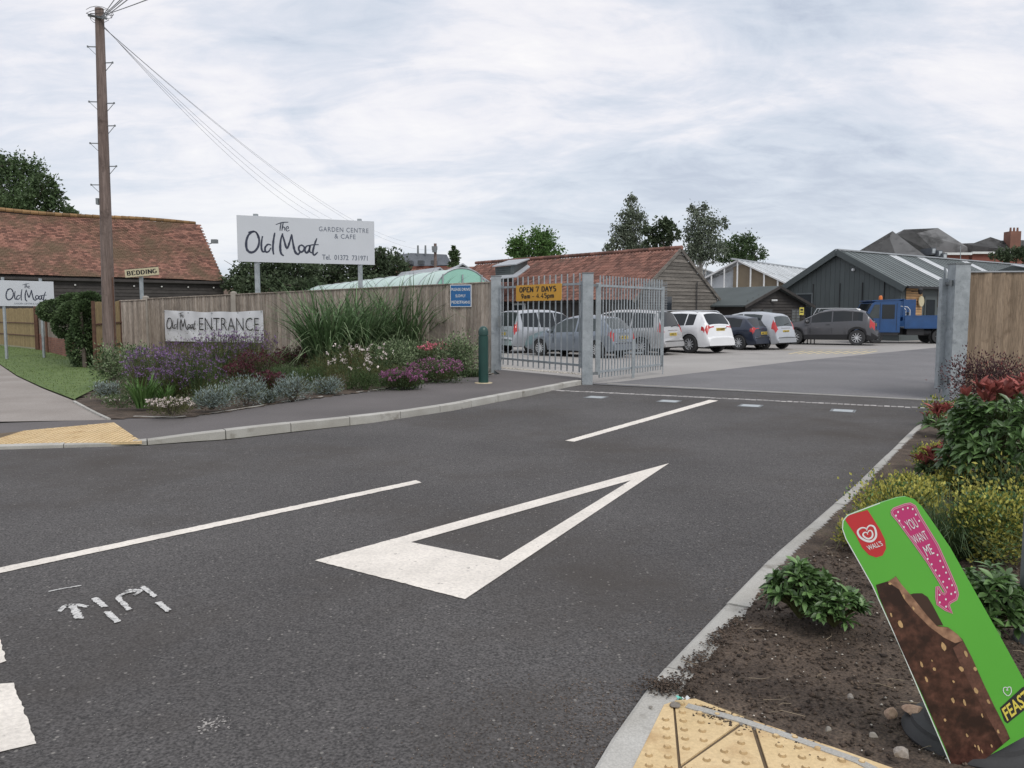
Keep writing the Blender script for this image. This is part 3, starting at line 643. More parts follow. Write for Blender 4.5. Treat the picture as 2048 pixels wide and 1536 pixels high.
# tactile paving: separate slabs with blisters
def slab(t, pts, z, m, ax=None, pitch=.0667, rad=.0155, hgt=.0065, inset=.003, doms=True):
    pts = [Vector((p[0], p[1], 0)) for p in pts]; c = sum(pts, Vector()) / len(pts)
    ar = sum(pts[i].x * pts[(i + 1) % len(pts)].y - pts[(i + 1) % len(pts)].x * pts[i].y for i in range(len(pts)))
    if ar < 0: pts = pts[::-1]
    zj = z + random.uniform(-.0012, .0012)
    q = [p + (c - p).normalized() * inset for p in pts]; n = len(q); b = MB()
    b.add([(p.x, p.y, zj) for p in q] + [(p.x, p.y, zj - .03) for p in q], [tuple(range(n))] + [(i, n + i, n + (i + 1) % n, (i + 1) % n) for i in range(n)])
    if doms and ax is not None:
        o, u = ax; w = Vector((-u.y, u.x, 0))
        for i in range(-40, 60):
            for j in range(-40, 60):
                p = o + u * ((i + .5) * pitch) + w * ((j + .5) * pitch)
                if abs(p.x - c.x) > 1 or abs(p.y - c.y) > 1: continue
                if inpoly(np.array([p.x]), np.array([p.y]), q)[0] and min((p - (q[a].lerp(q[(a + 1) % n], max(0, min(1, (p - q[a]).dot(q[(a + 1) % n] - q[a]) / max(1e-9, (q[(a + 1) % n] - q[a]).length_squared)))))).length for a in range(n)) > rad:
                    vs_ = [(p.x + math.cos(k * .785) * rad, p.y + math.sin(k * .785) * rad, zj + .0003) for k in range(8)] + [(p.x + math.cos(k * .785) * rad * .6, p.y + math.sin(k * .785) * rad * .6, zj + hgt) for k in range(8)]
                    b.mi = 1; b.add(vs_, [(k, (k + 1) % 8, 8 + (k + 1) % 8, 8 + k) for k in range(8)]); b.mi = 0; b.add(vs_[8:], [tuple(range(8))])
    return b.build('paving_slab', [m, BUFF_SHADE], t)
t = struct('right_tactile_paving'); A0 = G(1345, 1415); uA = (G(1357, 1560) - A0).normalized(); ax = (A0, uA)
j_ = MB(); j_.poly([(p.x, p.y, .026) for p in [G(1245, 1700), G(1850, 1700), G(1850, 1575), G(1690, 1515), G(1395, 1410), G(1330, 1415)]]); j_.build('joint_bed', JOINT, t)
S = [[(1345, 1418), (1328, 1424), (1195, 1700), (1368, 1700)], [(1348, 1416), (1390, 1412), (1494, 1452), (1361, 1548)], [(1498, 1457), (1363, 1552), (1369, 1700), (1574, 1700)], [(1505, 1457), (1690, 1520), (1790, 1556), (1900, 1620), (1900, 1700), (1581, 1700)]]
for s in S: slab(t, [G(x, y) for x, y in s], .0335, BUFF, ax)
t = struct('left_tactile_paving')
c0, c1, c2, c3 = G(-130, 897, .02), G(288, 884.5, .02), G(228, 846.5, .02), G(-130, 880, .02)
c0 = kl[1] + Vector((0, .14, 0)); c1 = G(284, 885.5, .02)
j_ = MB(); j_.poly([(p.x, p.y, .0285) for p in [c0, c1, c2, c3]]); j_.build('joint_bed', JOINT, t)
uu = (c1 - c0).normalized(); ww = Vector((-uu.y, uu.x, 0))
def clip(poly, o, n):
    out = []
    for i, p in enumerate(poly):
        q = poly[(i + 1) % len(poly)]; a = (p - o).dot(n); b_ = (q - o).dot(n)
        if a >= 0: out.append(p)
        if (a > 0) != (b_ > 0) and a != b_: out.append(p.lerp(q, a / (a - b_)))
    return out
quad = [Vector((p.x, p.y, 0)) for p in (c0, c1, c2, c3)]
for i in range(0, 12):
    for j in range(0, 6):
        pl = [c0 + uu * (.4 * a) + ww * (.4 * c) for a, c in ((i, j), (i + 1, j), (i + 1, j + 1), (i, j + 1))]; pl = [Vector((p.x, p.y, 0)) for p in pl]
        for k in range(4):
            e = quad[(k + 1) % 4] - quad[k]; pl = clip(pl, quad[k], Vector((-e.y, e.x, 0)).normalized()) if len(pl) > 2 else pl
        if len(pl) > 2:
            a = abs(sum(pl[k].x * pl[(k + 1) % len(pl)].y - pl[(k + 1) % len(pl)].x * pl[k].y for k in range(len(pl)))) / 2
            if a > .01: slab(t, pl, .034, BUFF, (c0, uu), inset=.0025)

# threshold at the gate: steel stop strip, line of setts, four flush plates
t = struct('gate_threshold_strip'); a, c = G(1215, 768), G(1893, 803); b = MB(); b.beam(a + Vector((0, 0, .008)), c + Vector((0, 0, .008)), .07, .02); b.build('strip', CONC, t)
t = struct('sett_row'); a, c = G(1102, 781), G(1882, 818.5); d = (c - a); n = int(d.length / .105); u = d.normalized(); w = Vector((-u.y, u.x, 0)); bm_ = MB(); bm_.box(-.046, .046, -.05, .05, -.03, .012); me = bm_.mesh('sett', SETT)
for i in range(n):
    p = a + u * (.105 * (i + .5)) + w * random.uniform(-.012, .012)
    link('sett', me, t, basis=Matrix.Translation(p + Vector((0, 0, random.uniform(-.004, .004)))) @ Matrix.Rotation(math.atan2(u.y, u.x) + random.uniform(-.08, .08), 4, 'Z') @ Matrix.Diagonal((random.uniform(.88, 1.04), random.uniform(.75, 1.15), 1, 1)))
PLATE = mat('flush plate', (.40, .43, .44), .5, .1, 9, fine=.15)
for i, (x, y) in enumerate([(1192, 795), (1338, 803), (1501, 812), (1686, 822)]):
    p = G(x, y); m = Matrix.Translation(p) @ Matrix.Rotation(R(-27), 4, 'Z'); lab = ['square pale inspection plate set in the road, nearest the tall middle gate post', 'square pale inspection plate in the road, left of the end of the far lane line', 'square pale inspection plate in the road, right of the end of the far lane line', 'square pale inspection plate in the road, nearest the right-hand gate post'][i]
    t = thing('inspection_plate', lab, 'inspection plate', basis=m, group='flush plates in front of the gateway'); b = MB(); b.box(-.15, .15, -.15, .15, -.03, .009); b.build('lid', PLATE, t, local=True)
    b = MB()
    for s in (-1, 1): b.box(-.19, .19, s * .175 - .014, s * .175 + .014, -.03, .0085); b.box(s * .175 - .014, s * .175 + .014, -.16, .16, -.03, .0075)
    b.build('frame', STEELD, t, local=True)

# road markings
def marking(name, polys, m, z=.0085, rough=.0):
    b = MB(); cnt = {}
    for pl in polys:
        for q in pl: cnt[q] = cnt.get(q, 0) + 1
    for pl in polys:
        pts = [G(x, y) for x, y in pl]
        if rough:
            o = []
            for i, p in enumerate(pts):
                q = pts[(i + 1) % len(pts)]; n = max(1, int((q - p).length / .03)); sh = cnt[pl[i]] > 1 and cnt[pl[(i + 1) % len(pl)]] > 1
                for k in range(n if not sh else 1): o.append(p.lerp(q, k / n) + (Vector((random.uniform(-1, 1), random.uniform(-1, 1), 0)) * rough if k else Vector()))
            pts = o
        ar = sum(pts[i].x * pts[(i + 1) % len(pts)].y - pts[(i + 1) % len(pts)].x * pts[i].y for i in range(len(pts)))
        b.poly([(p.x, p.y, z) for p in (pts if ar > 0 else pts[::-1])])
    o = b.build(name, m); o['kind'] = 'structure'; return o
marking('far_lane_line', [[(1130, 882.5), (1149, 884.5), (1437, 802), (1419, 800.5)]], PAINT, rough=.006)
marking('near_lane_line', [[(-300, 1207), (-300, 1223), (0, 1148.5), (843, 967), (832, 962), (0, 1137.5)]], PAINT, rough=.005)
# give way triangle as one outline with its hole bridged
marking('give_way_triangle', [[(630, 1123), (930, 1201), (1000, 1123), (822, 1086.5), (826, 1069)], [(826, 1069), (822, 1086.5), (1262, 962), (1338, 928)], [(1000, 1123), (930, 1201), (1338, 928), (1262, 962)]], PAINT, rough=.004)
marking('give_way_line', [[(-160, 1374), (0, 1371), (28, 1369), (73, 1491), (0, 1508), (-160, 1540)], [(-120, 1220), (-60, 1222), (0, 1281), (13, 1325), (0, 1330), (-120, 1352)]], PAINT, rough=.005)
def stroke_px(b, pts, w, z):
    p = [G(x / 3.522, 1100 + y / 3.522) for x, y in cr_smooth(pts, 11)]; p = [Vector((q.x, q.y, z)) + Vector((random.uniform(-1, 1), random.uniform(-1, 1), 0)) * .003 for q in p]
    b.ribbon(p, [w * random.uniform(.55, .98) for _ in p], Vector((0, 0, 1)))
b = MB(); zz0 = .0085
for pts, w in [([(343, 300), (450, 280), (570, 258)], .018), ([(510, 400), (535, 450), (562, 495)], .05), ([(418, 443), (460, 405), (510, 396), (560, 398), (616, 412)], .035), ([(665, 348), (700, 378), (742, 412)], .042), ([(758, 445), (790, 480), (832, 520)], .042),
               ([(915, 432), (870, 390), (838, 348), (870, 320), (930, 305), (990, 300)], .036), ([(890, 297), (940, 292), (988, 298), (972, 315), (945, 330)], .03), ([(1000, 270), (1045, 300), (1096, 342)], .038), ([(1113, 380), (1150, 410), (1188, 442)], .042)]:
    stroke_px(b, pts, w, zz0); zz0 += .0004
b.build('spray_painted_marks', CHALK)['kind'] = 'structure'
b = MB()
for _ in range(60):
    p = G(426, 1451) + Vector((random.gauss(0, .03), random.gauss(0, .03), .0062 + random.uniform(0, .001))); r = random.uniform(.002, .008); b.poly([p + Vector((math.cos(a) * r * random.uniform(.5, 1.2), math.sin(a) * r, 0)) for a in (0, 1.2, 2.5, 3.8, 5)])
b.build('pale_splash', mat('dried splash', (.33, .31, .29), .9, .2, 20))['kind'] = 'structure'
# bay hatching far in the car park
b = MB(); ya, yb = 710.5, 701
for i in range(9):
    x0 = 1578 + i * 18; p = G(x0, 708), G(x0 + 32, 702); b.ribbon([Vector((q.x, q.y, .004)) for q in p], .1, Vector((0, 0, 1)))
for l_ in [((1565, 700.5), (1755, 699))]: b.ribbon([Vector((G(*q).x, G(*q).y, .005)) for q in l_], .12, Vector((0, 0, 1)))
b.build('parking_bay_lines', mat('faded yellow paint', (.62, .52, .3), .9, .1, 8))['kind'] = 'structure'
b = MB()
for i in range(7):
    p = G(1000 + i * 70, 716 - i * 2.5); q = p + Vector((-2.2, 2.6, 0)); b.ribbon([Vector((r.x, r.y, .004)) for r in (p, q)], .1, Vector((0, 0, 1)))
b.build('parking_stall_lines', PAINT2)['kind'] = 'structure'
# gravel strip under the pedestrian gate
a, c = G(993, 742), G(1163, 757); pts = []
for _ in range(900):
    p = a.lerp(c, random.random()); pts.append((p.x + random.gauss(0, .03), p.y + random.gauss(0, .12), .104))
spill('gate_gravel', np.array(pts), GRIT, .012, .03)

# =================================================================== BUILDINGS, FENCES, SIGNS
Z3 = Vector((0, 0, 1))
def tiles(name, o, u, v, nu, nv, tu, tv, m, parent, thick=.02, jit=.006, sag=0.0, wave=0, kind='stuff'):
    """roof tiles laid in courses: o lower corner, u along the eave, v up the slope"""
    u = Vector(u).normalized(); v = Vector(v).normalized(); n = u.cross(v)
    if n.z < 0: n = -n
    b = MB(); Lu = nu * tu
    for j in range(nv):
        for i in range(nu):
            x = i * tu + (tu / 2 if (j % 2 and not wave) else 0); y = j * tv; sg = sag * (math.sin(x * .55) * .5 + math.sin(x * .23 + j * .1) + .4 * noise.noise(Vector((x * .8, y * .8, 1)))); h0 = thick + random.uniform(-jit, jit) ; b.av = random.random()
            w = tu * .96; e = o + u * x + v * (y - .01) + n * (sg + h0); p = o + u * x + v * (y + tv) + n * (sg + .003)
            if wave:
                k = 4; low = [e + u * (w * q / k) + n * wave * math.sin(q / k * 2 * math.pi) for q in range(k + 1)]; hi_ = [p + u * (w * q / k) + n * wave * math.sin(q / k * 2 * math.pi) for q in range(k + 1)]
                lo2 = [a - n * thick for a in low]
                b.add(low + hi_ + lo2, [(q, q + 1, k + 2 + q, k + 1 + q) for q in range(k)] + [(2 * k + 2 + q, 2 * k + 3 + q, q + 1, q) for q in range(k)])
            else:
                dz = n * thick; b.add([e, e + u * w, p + u * w, p, e - dz, e + u * w - dz], [(0, 1, 2, 3), (4, 5, 1, 0), (5, 2, 1), (4, 0, 3)])
    ob = b.build(name, m, parent); ob['kind'] = kind; return ob
def boards(t, name, A, B, z0, ztop, ex, m, proud=.02, nrm=None):
    """horizontal weatherboards on the wall from A to B; ztop(s) gives the wall's top at distance s"""
    A = Vector(A); B = Vector(B); u = (B - A).normalized(); Lw = (B - A).length; n = nrm or Vector((u.y, -u.x, 0)); z = z0; zm = max(ztop(Lw * k / 40) for k in range(41))
    while z < zm - .02:
        zt = z + ex; ss = [Lw * k / 160 for k in range(161) if ztop(Lw * k / 160) >= z + ex * .5]
        if len(ss) > 1:
            a, c = ss[0], ss[-1]; b = MB(); p0 = A + u * a; p1 = A + u * c; w = random.uniform(-.006, .006)
            b.add([p0 + Z3 * (z + w) + n * (proud + .022), p1 + Z3 * (z - w) + n * (proud + .022), p1 + Z3 * (zt + .01) + n * .006, p0 + Z3 * (zt + .01) + n * .006, p0 + Z3 * (z + w) , p1 + Z3 * (z - w)], [(0, 1, 2, 3), (4, 5, 1, 0)]); b.build(name, m, t)
        z = zt
def wall_poly(t, name, pts, m, thick=.2, n=None):
    pts = [Vector(p) for p in pts]; nn = n or (pts[1] - pts[0]).cross(pts[2] - pts[0]).normalized(); b = MB(); b.prism(pts, -nn * thick); return b.build(name, m, t)

# --- old barn
YB0, YB1 = 51.0, 59.0
rl, rr = P(-60, 418, 50.0), P(400, 449, YB1); d = (rr - rl); d.z = 0; ulen = d.length; ub = d.normalized()
rl.z = rr.z = 7.85
ub = Vector((rr.x - rl.x, rr.y - rl.y, 0)).normalized(); pb = Vector((ub.y, -ub.x, 0)); half = 4.35
barn = thing('barn', 'long black weatherboarded barn with mossy old clay-tiled roof', 'barn', (rr.x, rr.y, 0))
er = rr + pb * half; er.z = 3.75; el = rl + pb * half; el.z = 3.75; el = el - ub * 4; rl2 = rl - ub * 4
Lr = (er - el).length; Vs = (rr - er); Ls = Vs.length
tiles('roof_tile', el, ub, Vs, int(Lr / .24), int(Ls / .155), .24, .155, BARNT, barn, .022, .008, .07)
b = MB()
for i in range(int(Lr / .45)):
    b.av = random.random(); p = rl2 + ub * (i * .45) + Z3 * (.08 + .06 * math.sin(i * .45 * .55)); b.tube(p, p + ub * .43, .13, .12, 8)
b.build('ridge_tile', MOSS, barn, kind='stuff')
b = MB(); b.prism([el - Z3 * .16, er - Z3 * .16, rr - Z3 * .16, rl2 - Z3 * .16], -Z3 * .1)
back_e = rr - pb * half; back_e.z = 3.75; back_l = rl2 - pb * half; back_l.z = 3.75
b.prism([rl2, rr, back_e, back_l], -Z3 * .15); b.build('roof_deck', DWOOD, barn)
wl, wr = el - pb * .3 + Z3 * 0, er - pb * .3; wl.z = wr.z = 0
wall_poly(barn, 'wall', [wl, wr, wr + Z3 * 3.9, wl + Z3 * 3.9], DWOOD, .25, pb)
gb = back_e + pb * .3; gb.z = 0
wall_poly(barn, 'gable_wall', [wr, gb, gb + Z3 * 3.9, Vector((rr.x, rr.y, 7.6)), wr + Z3 * 3.9], DWOOD, .2, ub)
boards(barn, 'weatherboard', wl + pb * .01, wr + pb * .01, .4, lambda s: 3.75, .22, DWOOD)
for i in range(9):
    b = MB(); c = wl.lerp(wr, .2 + i * .095) + pb * .12 + Z3 * 3.25; b.lathe([(0, .06), (.05, .03), (.06, -.03), (0, -.07)], c, 8); b.build('bulb', mat('bulb glass', (.6, .6, .58), .3, .02) if i == 0 else MATS['bulb glass'], barn)
b = MB(); c = rr.lerp(er, .33) + ub * .35; b.beam(rr.lerp(er, .36), c, .06); b.box(c.x - .05, c.x + .35, c.y - .25, c.y + .1, c.z - .05, c.z + .22); b.build('floodlight', STEELD, barn)
# lower building right of the barn
lx = thing('low_building', 'low brown-roofed outbuilding between the barn and the dark trees', 'building', P(480, 640, 66).to_tuple()); lx.matrix_basis.translation.z = 0
p0, p1 = P(405, 588, 66), P(560, 588, 70); q0, q1 = P(425, 553, 69), P(545, 552, 73); g0 = Vector((p0.x, p0.y, 0)); g1 = Vector((p1.x, p1.y, 0))
b = MB(); b.prism([p0, p1, q1, q0], -Z3 * .15); b.build('roof', mat('brown roof', (.12, .085, .065), .9, .2, 2), lx)
wall_poly(lx, 'wall', [g0, g1, p1, p0], DWOOD, .3, Vector((0, -1, 0)))

# --- closeboard fence on the left: posts, boards, capping
def panel_fence(t, A, B, za, zb, m, bw=.105, base=.15, cap=True, capm=None, gravel=True, jitter=.006, ztop=None, nrm=None):
    A = Vector(A); B = Vector(B); u = (B - A).normalized(); L_ = (B - A).length; n = nrm or Vector((u.y, -u.x, 0)); n_ = max(1, round(L_ / bw)); w = L_ / n_
    ang = math.atan2(u.y, u.x)
    for i in range(n_):
        s = (i + .5) * w; zt = za + (zb - za) * s / L_; h = zt - base; p = A + u * s; b = MB(); tw = w * .58; q = random.uniform(-jitter, jitter)
        b.add([p - u * tw - n * .0 + Z3 * base, p + u * tw + Z3 * base, p + u * tw + Z3 * zt, p - u * tw + Z3 * zt, p - u * tw + n * (.012 + q) + Z3 * base, p + u * tw + n * (.03 + q) + Z3 * base, p + u * tw + n * (.03 + q) + Z3 * zt, p - u * tw + n * (.012 + q) + Z3 * zt],
              [(4, 5, 6, 7), (5, 1, 2, 6), (0, 4, 7, 3), (7, 6, 2, 3)]); b.build('board', m, t)
    if cap:
        b = MB(); b.beam(A + Z3 * (za + .012) + n * .015, B + Z3 * (zb + .012) + n * .015, .07, .025); b.build('capping_rail', capm or m, t)
    if gravel: b = MB(); b.beam(A + Z3 * (base / 2 - .01), B + Z3 * (base / 2 - .01), .045, base); b.build('gravel_board', CONCP, t)
def post(t, p, h, m=CONCP, w=.11, name='post'):
    b = MB(); x, y = p[0], p[1]; w2 = w / 2
    b.add([(x - w2, y - w2, -.05), (x + w2, y - w2, -.05), (x + w2, y + w2, -.05), (x - w2, y + w2, -.05), (x - w2, y - w2, h - .03), (x + w2, y - w2, h - .03), (x + w2, y + w2, h - .03), (x - w2, y + w2, h - .03), (x - w2 * .4, y - w2 * .4, h), (x + w2 * .4, y - w2 * .4, h), (x + w2 * .4, y + w2 * .4, h), (x - w2 * .4, y + w2 * .4, h)],
          [(0, 1, 5, 4), (1, 2, 6, 5), (2, 3, 7, 6), (3, 0, 4, 7), (4, 5, 9, 8), (5, 6, 10, 9), (6, 7, 11, 10), (7, 4, 8, 11), (8, 9, 10, 11)]); b.build(name, m, t)
FA = Vector((XW(297, 25.2), 25.2, 0)); FB = Vector((XW(984, 21.1), 21.1, 0)); uf = (FB - FA).normalized()
def fz(x): return ZH(598 - (x - 297) * (33 / 687), FA.y + (FB.y - FA.y) * ((XW(x, 23)) - FA.x) / (FB.x - FA.x)) if 0 else None
def f_at(px):   # the fence point seen at this column
    d_ = (px - 1024) / FPX; n = Vector((-uf.y, uf.x, 0)); dd = Vector((d_, 1, 0)); s = FA.dot(n) / dd.dot(n); return dd * s
cols = [297, 472, 640, 800, 905, 984]
tops = lambda px: 598 - (px - 297) * (33.0 / 687)
fence = thing('closeboard_fence', 'long weathered close-boarded timber fence with concrete posts behind the flower bed', 'fence', FA)
for i in range(len(cols) - 1):
    a, c = f_at(cols[i]), f_at(cols[i + 1]); za, zb = ZH(tops(cols[i]), a.y), ZH(tops(cols[i + 1]), c.y); panel_fence(fence, a, c, za, zb, FENCE, .1)
    if i < 2: post(fence, a - Vector((uf.y, -uf.x, 0)) * -.03, za + .1, w=.14)
# short timber panel left of the first concrete post, and bamboo panel behind the pole
FC = Vector((XW(240, 24.2), 24.2, 0)); FD = Vector((XW(188, 22.6), 22.6, 0))
panel_fence(fence, FC, FA - uf * .06, ZH(602, 24.2), ZH(600, 25.2), FENCE, .1)
def bamboo(t, A, B, z0, z1a, z1b, nb, name='bamboo_cane'):
    A = Vector(A); B = Vector(B); u = (B - A); L_ = u.length; u.normalize(); n = Vector((u.y, -u.x, 0)); k = int(L_ / .05)
    for i in range(k):
        s = (i + .5) / k; p = A.lerp(B, s) + n * random.uniform(0, .01); b = MB(); b.tube(p + Z3 * z0, p + Z3 * (z1a + (z1b - z1a) * s + random.uniform(-.03, .01)), .026, .024, 6); b.build(name, BAMB, t)
    for q in nb:
        b = MB(); b.beam(A + n * .04 + Z3 * (z0 + (z1a - z0) * q), B + n * .04 + Z3 * (z0 + (z1b - z0) * q), .02, .04); b.build('tie_rail', RUSTY, t)
scr = thing('bamboo_screen', 'bamboo screen panel with rusty rails behind the telegraph pole', 'screen', FD)
bamboo(scr, FD, FC, .05, ZH(604, 22.6), ZH(601, 24.2), (.33, .66)); 
for p in (FD, FC): b = MB(); b.beam(p + Vector((0, -.04, 0)), p + Vector((0, -.04, ZH(602, p.y))), .07); b.build('post', RUSTY, scr)
# side boundary going away along the path: hedge, brick wall, bamboo panels
WA, WB, WC, WE = Vector((-11.55, 22.4, 0)), G(140, 716), G(80, 701), G(-90, 682)
bw = thing('brick_wall', 'red brick boundary wall half hidden by ivy beside the lawn', 'wall', WC)
uw = (WB - WC).normalized(); nw = Vector((uw.y, -uw.x, 0)); Lw = (WB - WC).length + 1.2
b = MB(); b.prism([WC - Z3 * .05, WC + uw * Lw - Z3 * .05, WC + uw * Lw + Z3 * 1.66, WC + Z3 * 1.72], -nw * .2); b.build('mortar', mat('mortar', (.26, .22, .18), .95, .2, 6), bw)
bme = MB(); bme.box(0, .215, -.012, .05, 0, .065); bmesh_ = bme.mesh('brick', BRICK); nb = 0
for j in range(22):
    for i in range(int(Lw / .225)):
        if nb >= 290: break
        p = WC + uw * (i * .225 + (.11 if j % 2 else 0)) + Z3 * (.02 + j * .077); link('brick', bmesh_, bw, basis=Matrix.Translation(p) @ Matrix.Rotation(math.atan2(uw.y, uw.x), 4, 'Z')); nb += 1
b = MB(); b.beam(WC + uw * 2.9 + nw * .12, WC + uw * 2.9 + nw * .12 + Z3 * 1.3, .06); b.build('support_post', RUSTY, bw)
s2 = thing('bamboo_screen', 'long run of bamboo screen panels beyond the brick wall, below the small white sign', 'screen', WE)
for k in range(2):
    a, c = WE.lerp(WC, k * .5), WE.lerp(WC, (k + 1) * .5 - .02); bamboo(s2, a, c, .1, 1.76, 1.76, (.3, .62)) if k else None
    if not k: bamboo(s2, a, c, .1, 1.78, 1.76, (.3, .62))
    b = MB(); b.beam(a + nw * .05, a + nw * .05 + Z3 * 1.85, .09); b.build('post', RUSTY, s2)
for dx in (0, .35): b = MB(); b.beam(WC - uw * dx + nw * .06, WC - uw * dx + nw * .06 + Z3 * 1.85, .09); b.build('post', RUSTY, s2)

# ivy hedge on the wall end
iv = thing('ivy_hedge', 'clipped ivy hedge spilling over the end of the brick wall', 'hedge', WA)
b = MB(); b.tube(WA + Vector((-.6, .6, 0)), WA + Vector((-.7, .7, 1.6)), .06, .04, 6); b.tube(WA + Vector((-1.2, 1.4, 0)), WA + Vector((-1.6, 1.9, 1.7)), .05, .03, 6); b.build('stem', BARK, iv)
PP, DD = [], []
for x, y, rx, ry, Y in [(165, 690, 26, 48, 23.4), (172, 650, 22, 50, 23.2), (160, 625, 38, 22, 24.0), (120, 622, 38, 22, 25.5), (178, 608, 26, 22, 23.6), (135, 650, 26, 26, 25), (98, 622, 18, 18, 27), (150, 605, 32, 16, 24.5)]:
    c = P(x, y, Y); s = Y / FPX; a_, d_ = ell(2600, c, (rx * s, rx * s * .9 + .12, ry * s), .7); a_[:, 2] = np.maximum(a_[:, 2], .03); PP.append(a_); DD.append(d_ + [0, 0, -.3])
V, F, v = leaves(np.concatenate(PP), np.concatenate(DD), .085, .07); link('foliage', npmesh('foliage', V, F, LF_MID, v), iv)

# --- telegraph pole
PB = Vector((XW(219, 21.4), 21.4, 0)); ptop = Vector((XW(198.5, 21.4, 18), 21.4, ZH(17, 21.4)))
PB.x = P(219, 700, 21.4).x; ptop.x = P(198.5, 17, 21.4).x
pole = thing('telegraph_pole', 'tall brown wooden telegraph pole with climbing steps beside the lawn', 'telegraph pole', PB)
b = MB(); K_ = 14
for k in range(K_): a, c = k / K_, (k + 1) / K_; b.tube(PB.lerp(ptop, a), PB.lerp(ptop, c), .17 - .065 * a, .17 - .065 * c, 16, False)
b.add([ptop + Vector((math.cos(q * .3927) * .105, math.sin(q * .3927) * .105, 0)) for q in range(16)], [tuple(range(16))]); b.build('pole', POLEW, pole, smooth=40)
for py, sd in [(94, -1), (126, 1), (204, -1), (207, 1), (252, 1), (287, -1), (333, 1), (370, -1)]:
    k = (ZH(py, 21.4)) / ptop.z; c = PB.lerp(ptop, k); r = .17 - .065 * k; e = c + Vector((sd * (r + .2), -.03, 0)); b = MB(); b.beam(c, e, .022); b.beam(e + Z3 * .025, e - Z3 * .02, .03); b.beam(e, c + Vector((sd * r, 0, -.2)), .012); b.build('climbing_step', STEELD, pole)
c = PB.lerp(ptop, .975); b = MB(); b.beam(c + Vector((-.22, -.13, .02)), c + Vector((.25, -.13, -.06)), .05); b.build('cable_bracket', STEELD, pole)
b = MB(); cc = PB.lerp(ptop, .97)
for q in range(5):
    z = .0 + q * .05; pts = [cc + Vector((math.cos(t) * (.22 + .03 * q), math.sin(t) * (.2 + .02 * q), z + .04 * math.sin(2 * t + q))) for t in [k * .45 + q for k in range(12)]]; b.path(pts, .007, 4)
b.build('cable_loop', BLACKP, pole)
b = MB(); c = PB.lerp(ptop, ZH(403, 21.4) / ptop.z) + Vector((-.17, 0, 0)); b.box(c.x - .05, c.x + .02, c.y - .06, c.y + .06, c.z - .08, c.z + .08); b.build('junction_box', STEELD, pole)
b = MB(); b.beam(PB + Vector((.19, -.05, 0)), PB.lerp(ptop, .27) + Vector((.155, -.05, 0)), .03, .02); b.build('cable_guard', RUSTY, pole)
CAB = mat('overhead cable', (.26, .27, .29), .7, .1)
def cable(A, B, sag, r=.0048):
    b = MB(); A = Vector(A); B = Vector(B); pts = [A.lerp(B, k / 16) - Z3 * (sag * 4 * (k / 16) * (1 - k / 16)) for k in range(17)]; b.path(pts, r, 5); b.build('overhead_cable', CAB, pole)
ct = PB.lerp(ptop, .955)
for e, sg, q in [(P(620, 436, 42), .5, 0), (P(640, 436, 44), .5, .05), (P(664, 438, 44), .5, .08), (P(812, 484, 58), .9, .1), (P(866, 500, 72), 1.5, .12)]: cable(ct + Vector((.1, -.05 + q * .3, -q * .5)), e + (e - ct) * .0, sg)
for e, q in [(P(330, -80, 10), 0), (P(300, -60, 11), .03), (P(345, -75, 9.6), -.03), (P(470, -70, 8.5), .05), (P(268, -60, 13), .02)]: cable(ct + Vector((.1, -.1, .15 + q)), e, .02, .009)

# --- big garden centre sign
def sign_frame(pxl, pyl, Yl, pxr, pyr, Yr, pyb):
    A = P(pxl, pyb, Yl); B = Vector((XW(pxr, Yr), Yr, A.z)); B.x = P(pxr, pyb, Yr).x; u = (B - A); w = u.length; u = u.normalized(); return A, u, w
def board_box(t, name, A, u, w, h, m, th=.03, r=0):
    n = u.cross(Z3); b = MB()
    if r:
        pts = []
        for cx, cz, a0 in ((w - r, h - r, 0), (r, h - r, 90), (r, r, 180), (w - r, r, 270)): pts += [A + u * (cx + r * math.cos(R(a0 + k * 30))) + Z3 * (cz + r * math.sin(R(a0 + k * 30))) for k in range(4)]
        b.prism(pts, -n * th)
    else: b.prism([A, A + u * w, A + u * w + Z3 * h, A + Z3 * h], -n * th)
    return b.build(name, m, t)
A = P(476, 523, 25.6); B = P(749.5, 529, 27.4); B.z = A.z; u = (B - A).normalized(); w = (B - A).length; hz_ = ZH(430, 25.6) - A.z; nn = u.cross(Z3)
bs = thing('garden_centre_sign', 'large white roadside sign on two posts lettered Old Moat Garden Centre and Cafe', 'sign', (A.x, A.y, 0))
board_box(bs, 'sign_board', A, u, w, hz_, WHITE, .04)
for px in (512.5, 720):
    s = (px - 476) / 273.5; p = A + u * w * s; p.z = 0; b = MB(); b.beam(p - nn * .1, p - nn * .1 + Z3 * (A.z + hz_ + .07), .13); b.build('post', STEEL, bs)
ss = w / 940.; fz_ = lambda x, y: A + u * ((x - 52) * ss) + Z3 * (hz_ - (y - 100 - (x - 52) * .055) * hz_ / 316)
script_logo(A + u * (w * (105 - 52) / 940) + Z3 * (hz_ * .155), u, Z3, w * 490 / 940, bs)
put_text('GARDEN CENTRE', A + u * w * .58 + Z3 * hz_ * .725, u, Z3, w * .375, hz_ * .105, INKG, bs, .002, 1.15)
put_text('& CAFE', A + u * w * .695 + Z3 * hz_ * .575, u, Z3, w * .16, hz_ * .105, INKG, bs, .002, 1.1)
put_text('Tel.  01372  731971', A + u * w * .60 + Z3 * hz_ * .09, u, Z3, w * .345, hz_ * .115, INKG, bs, .012, 1.0)

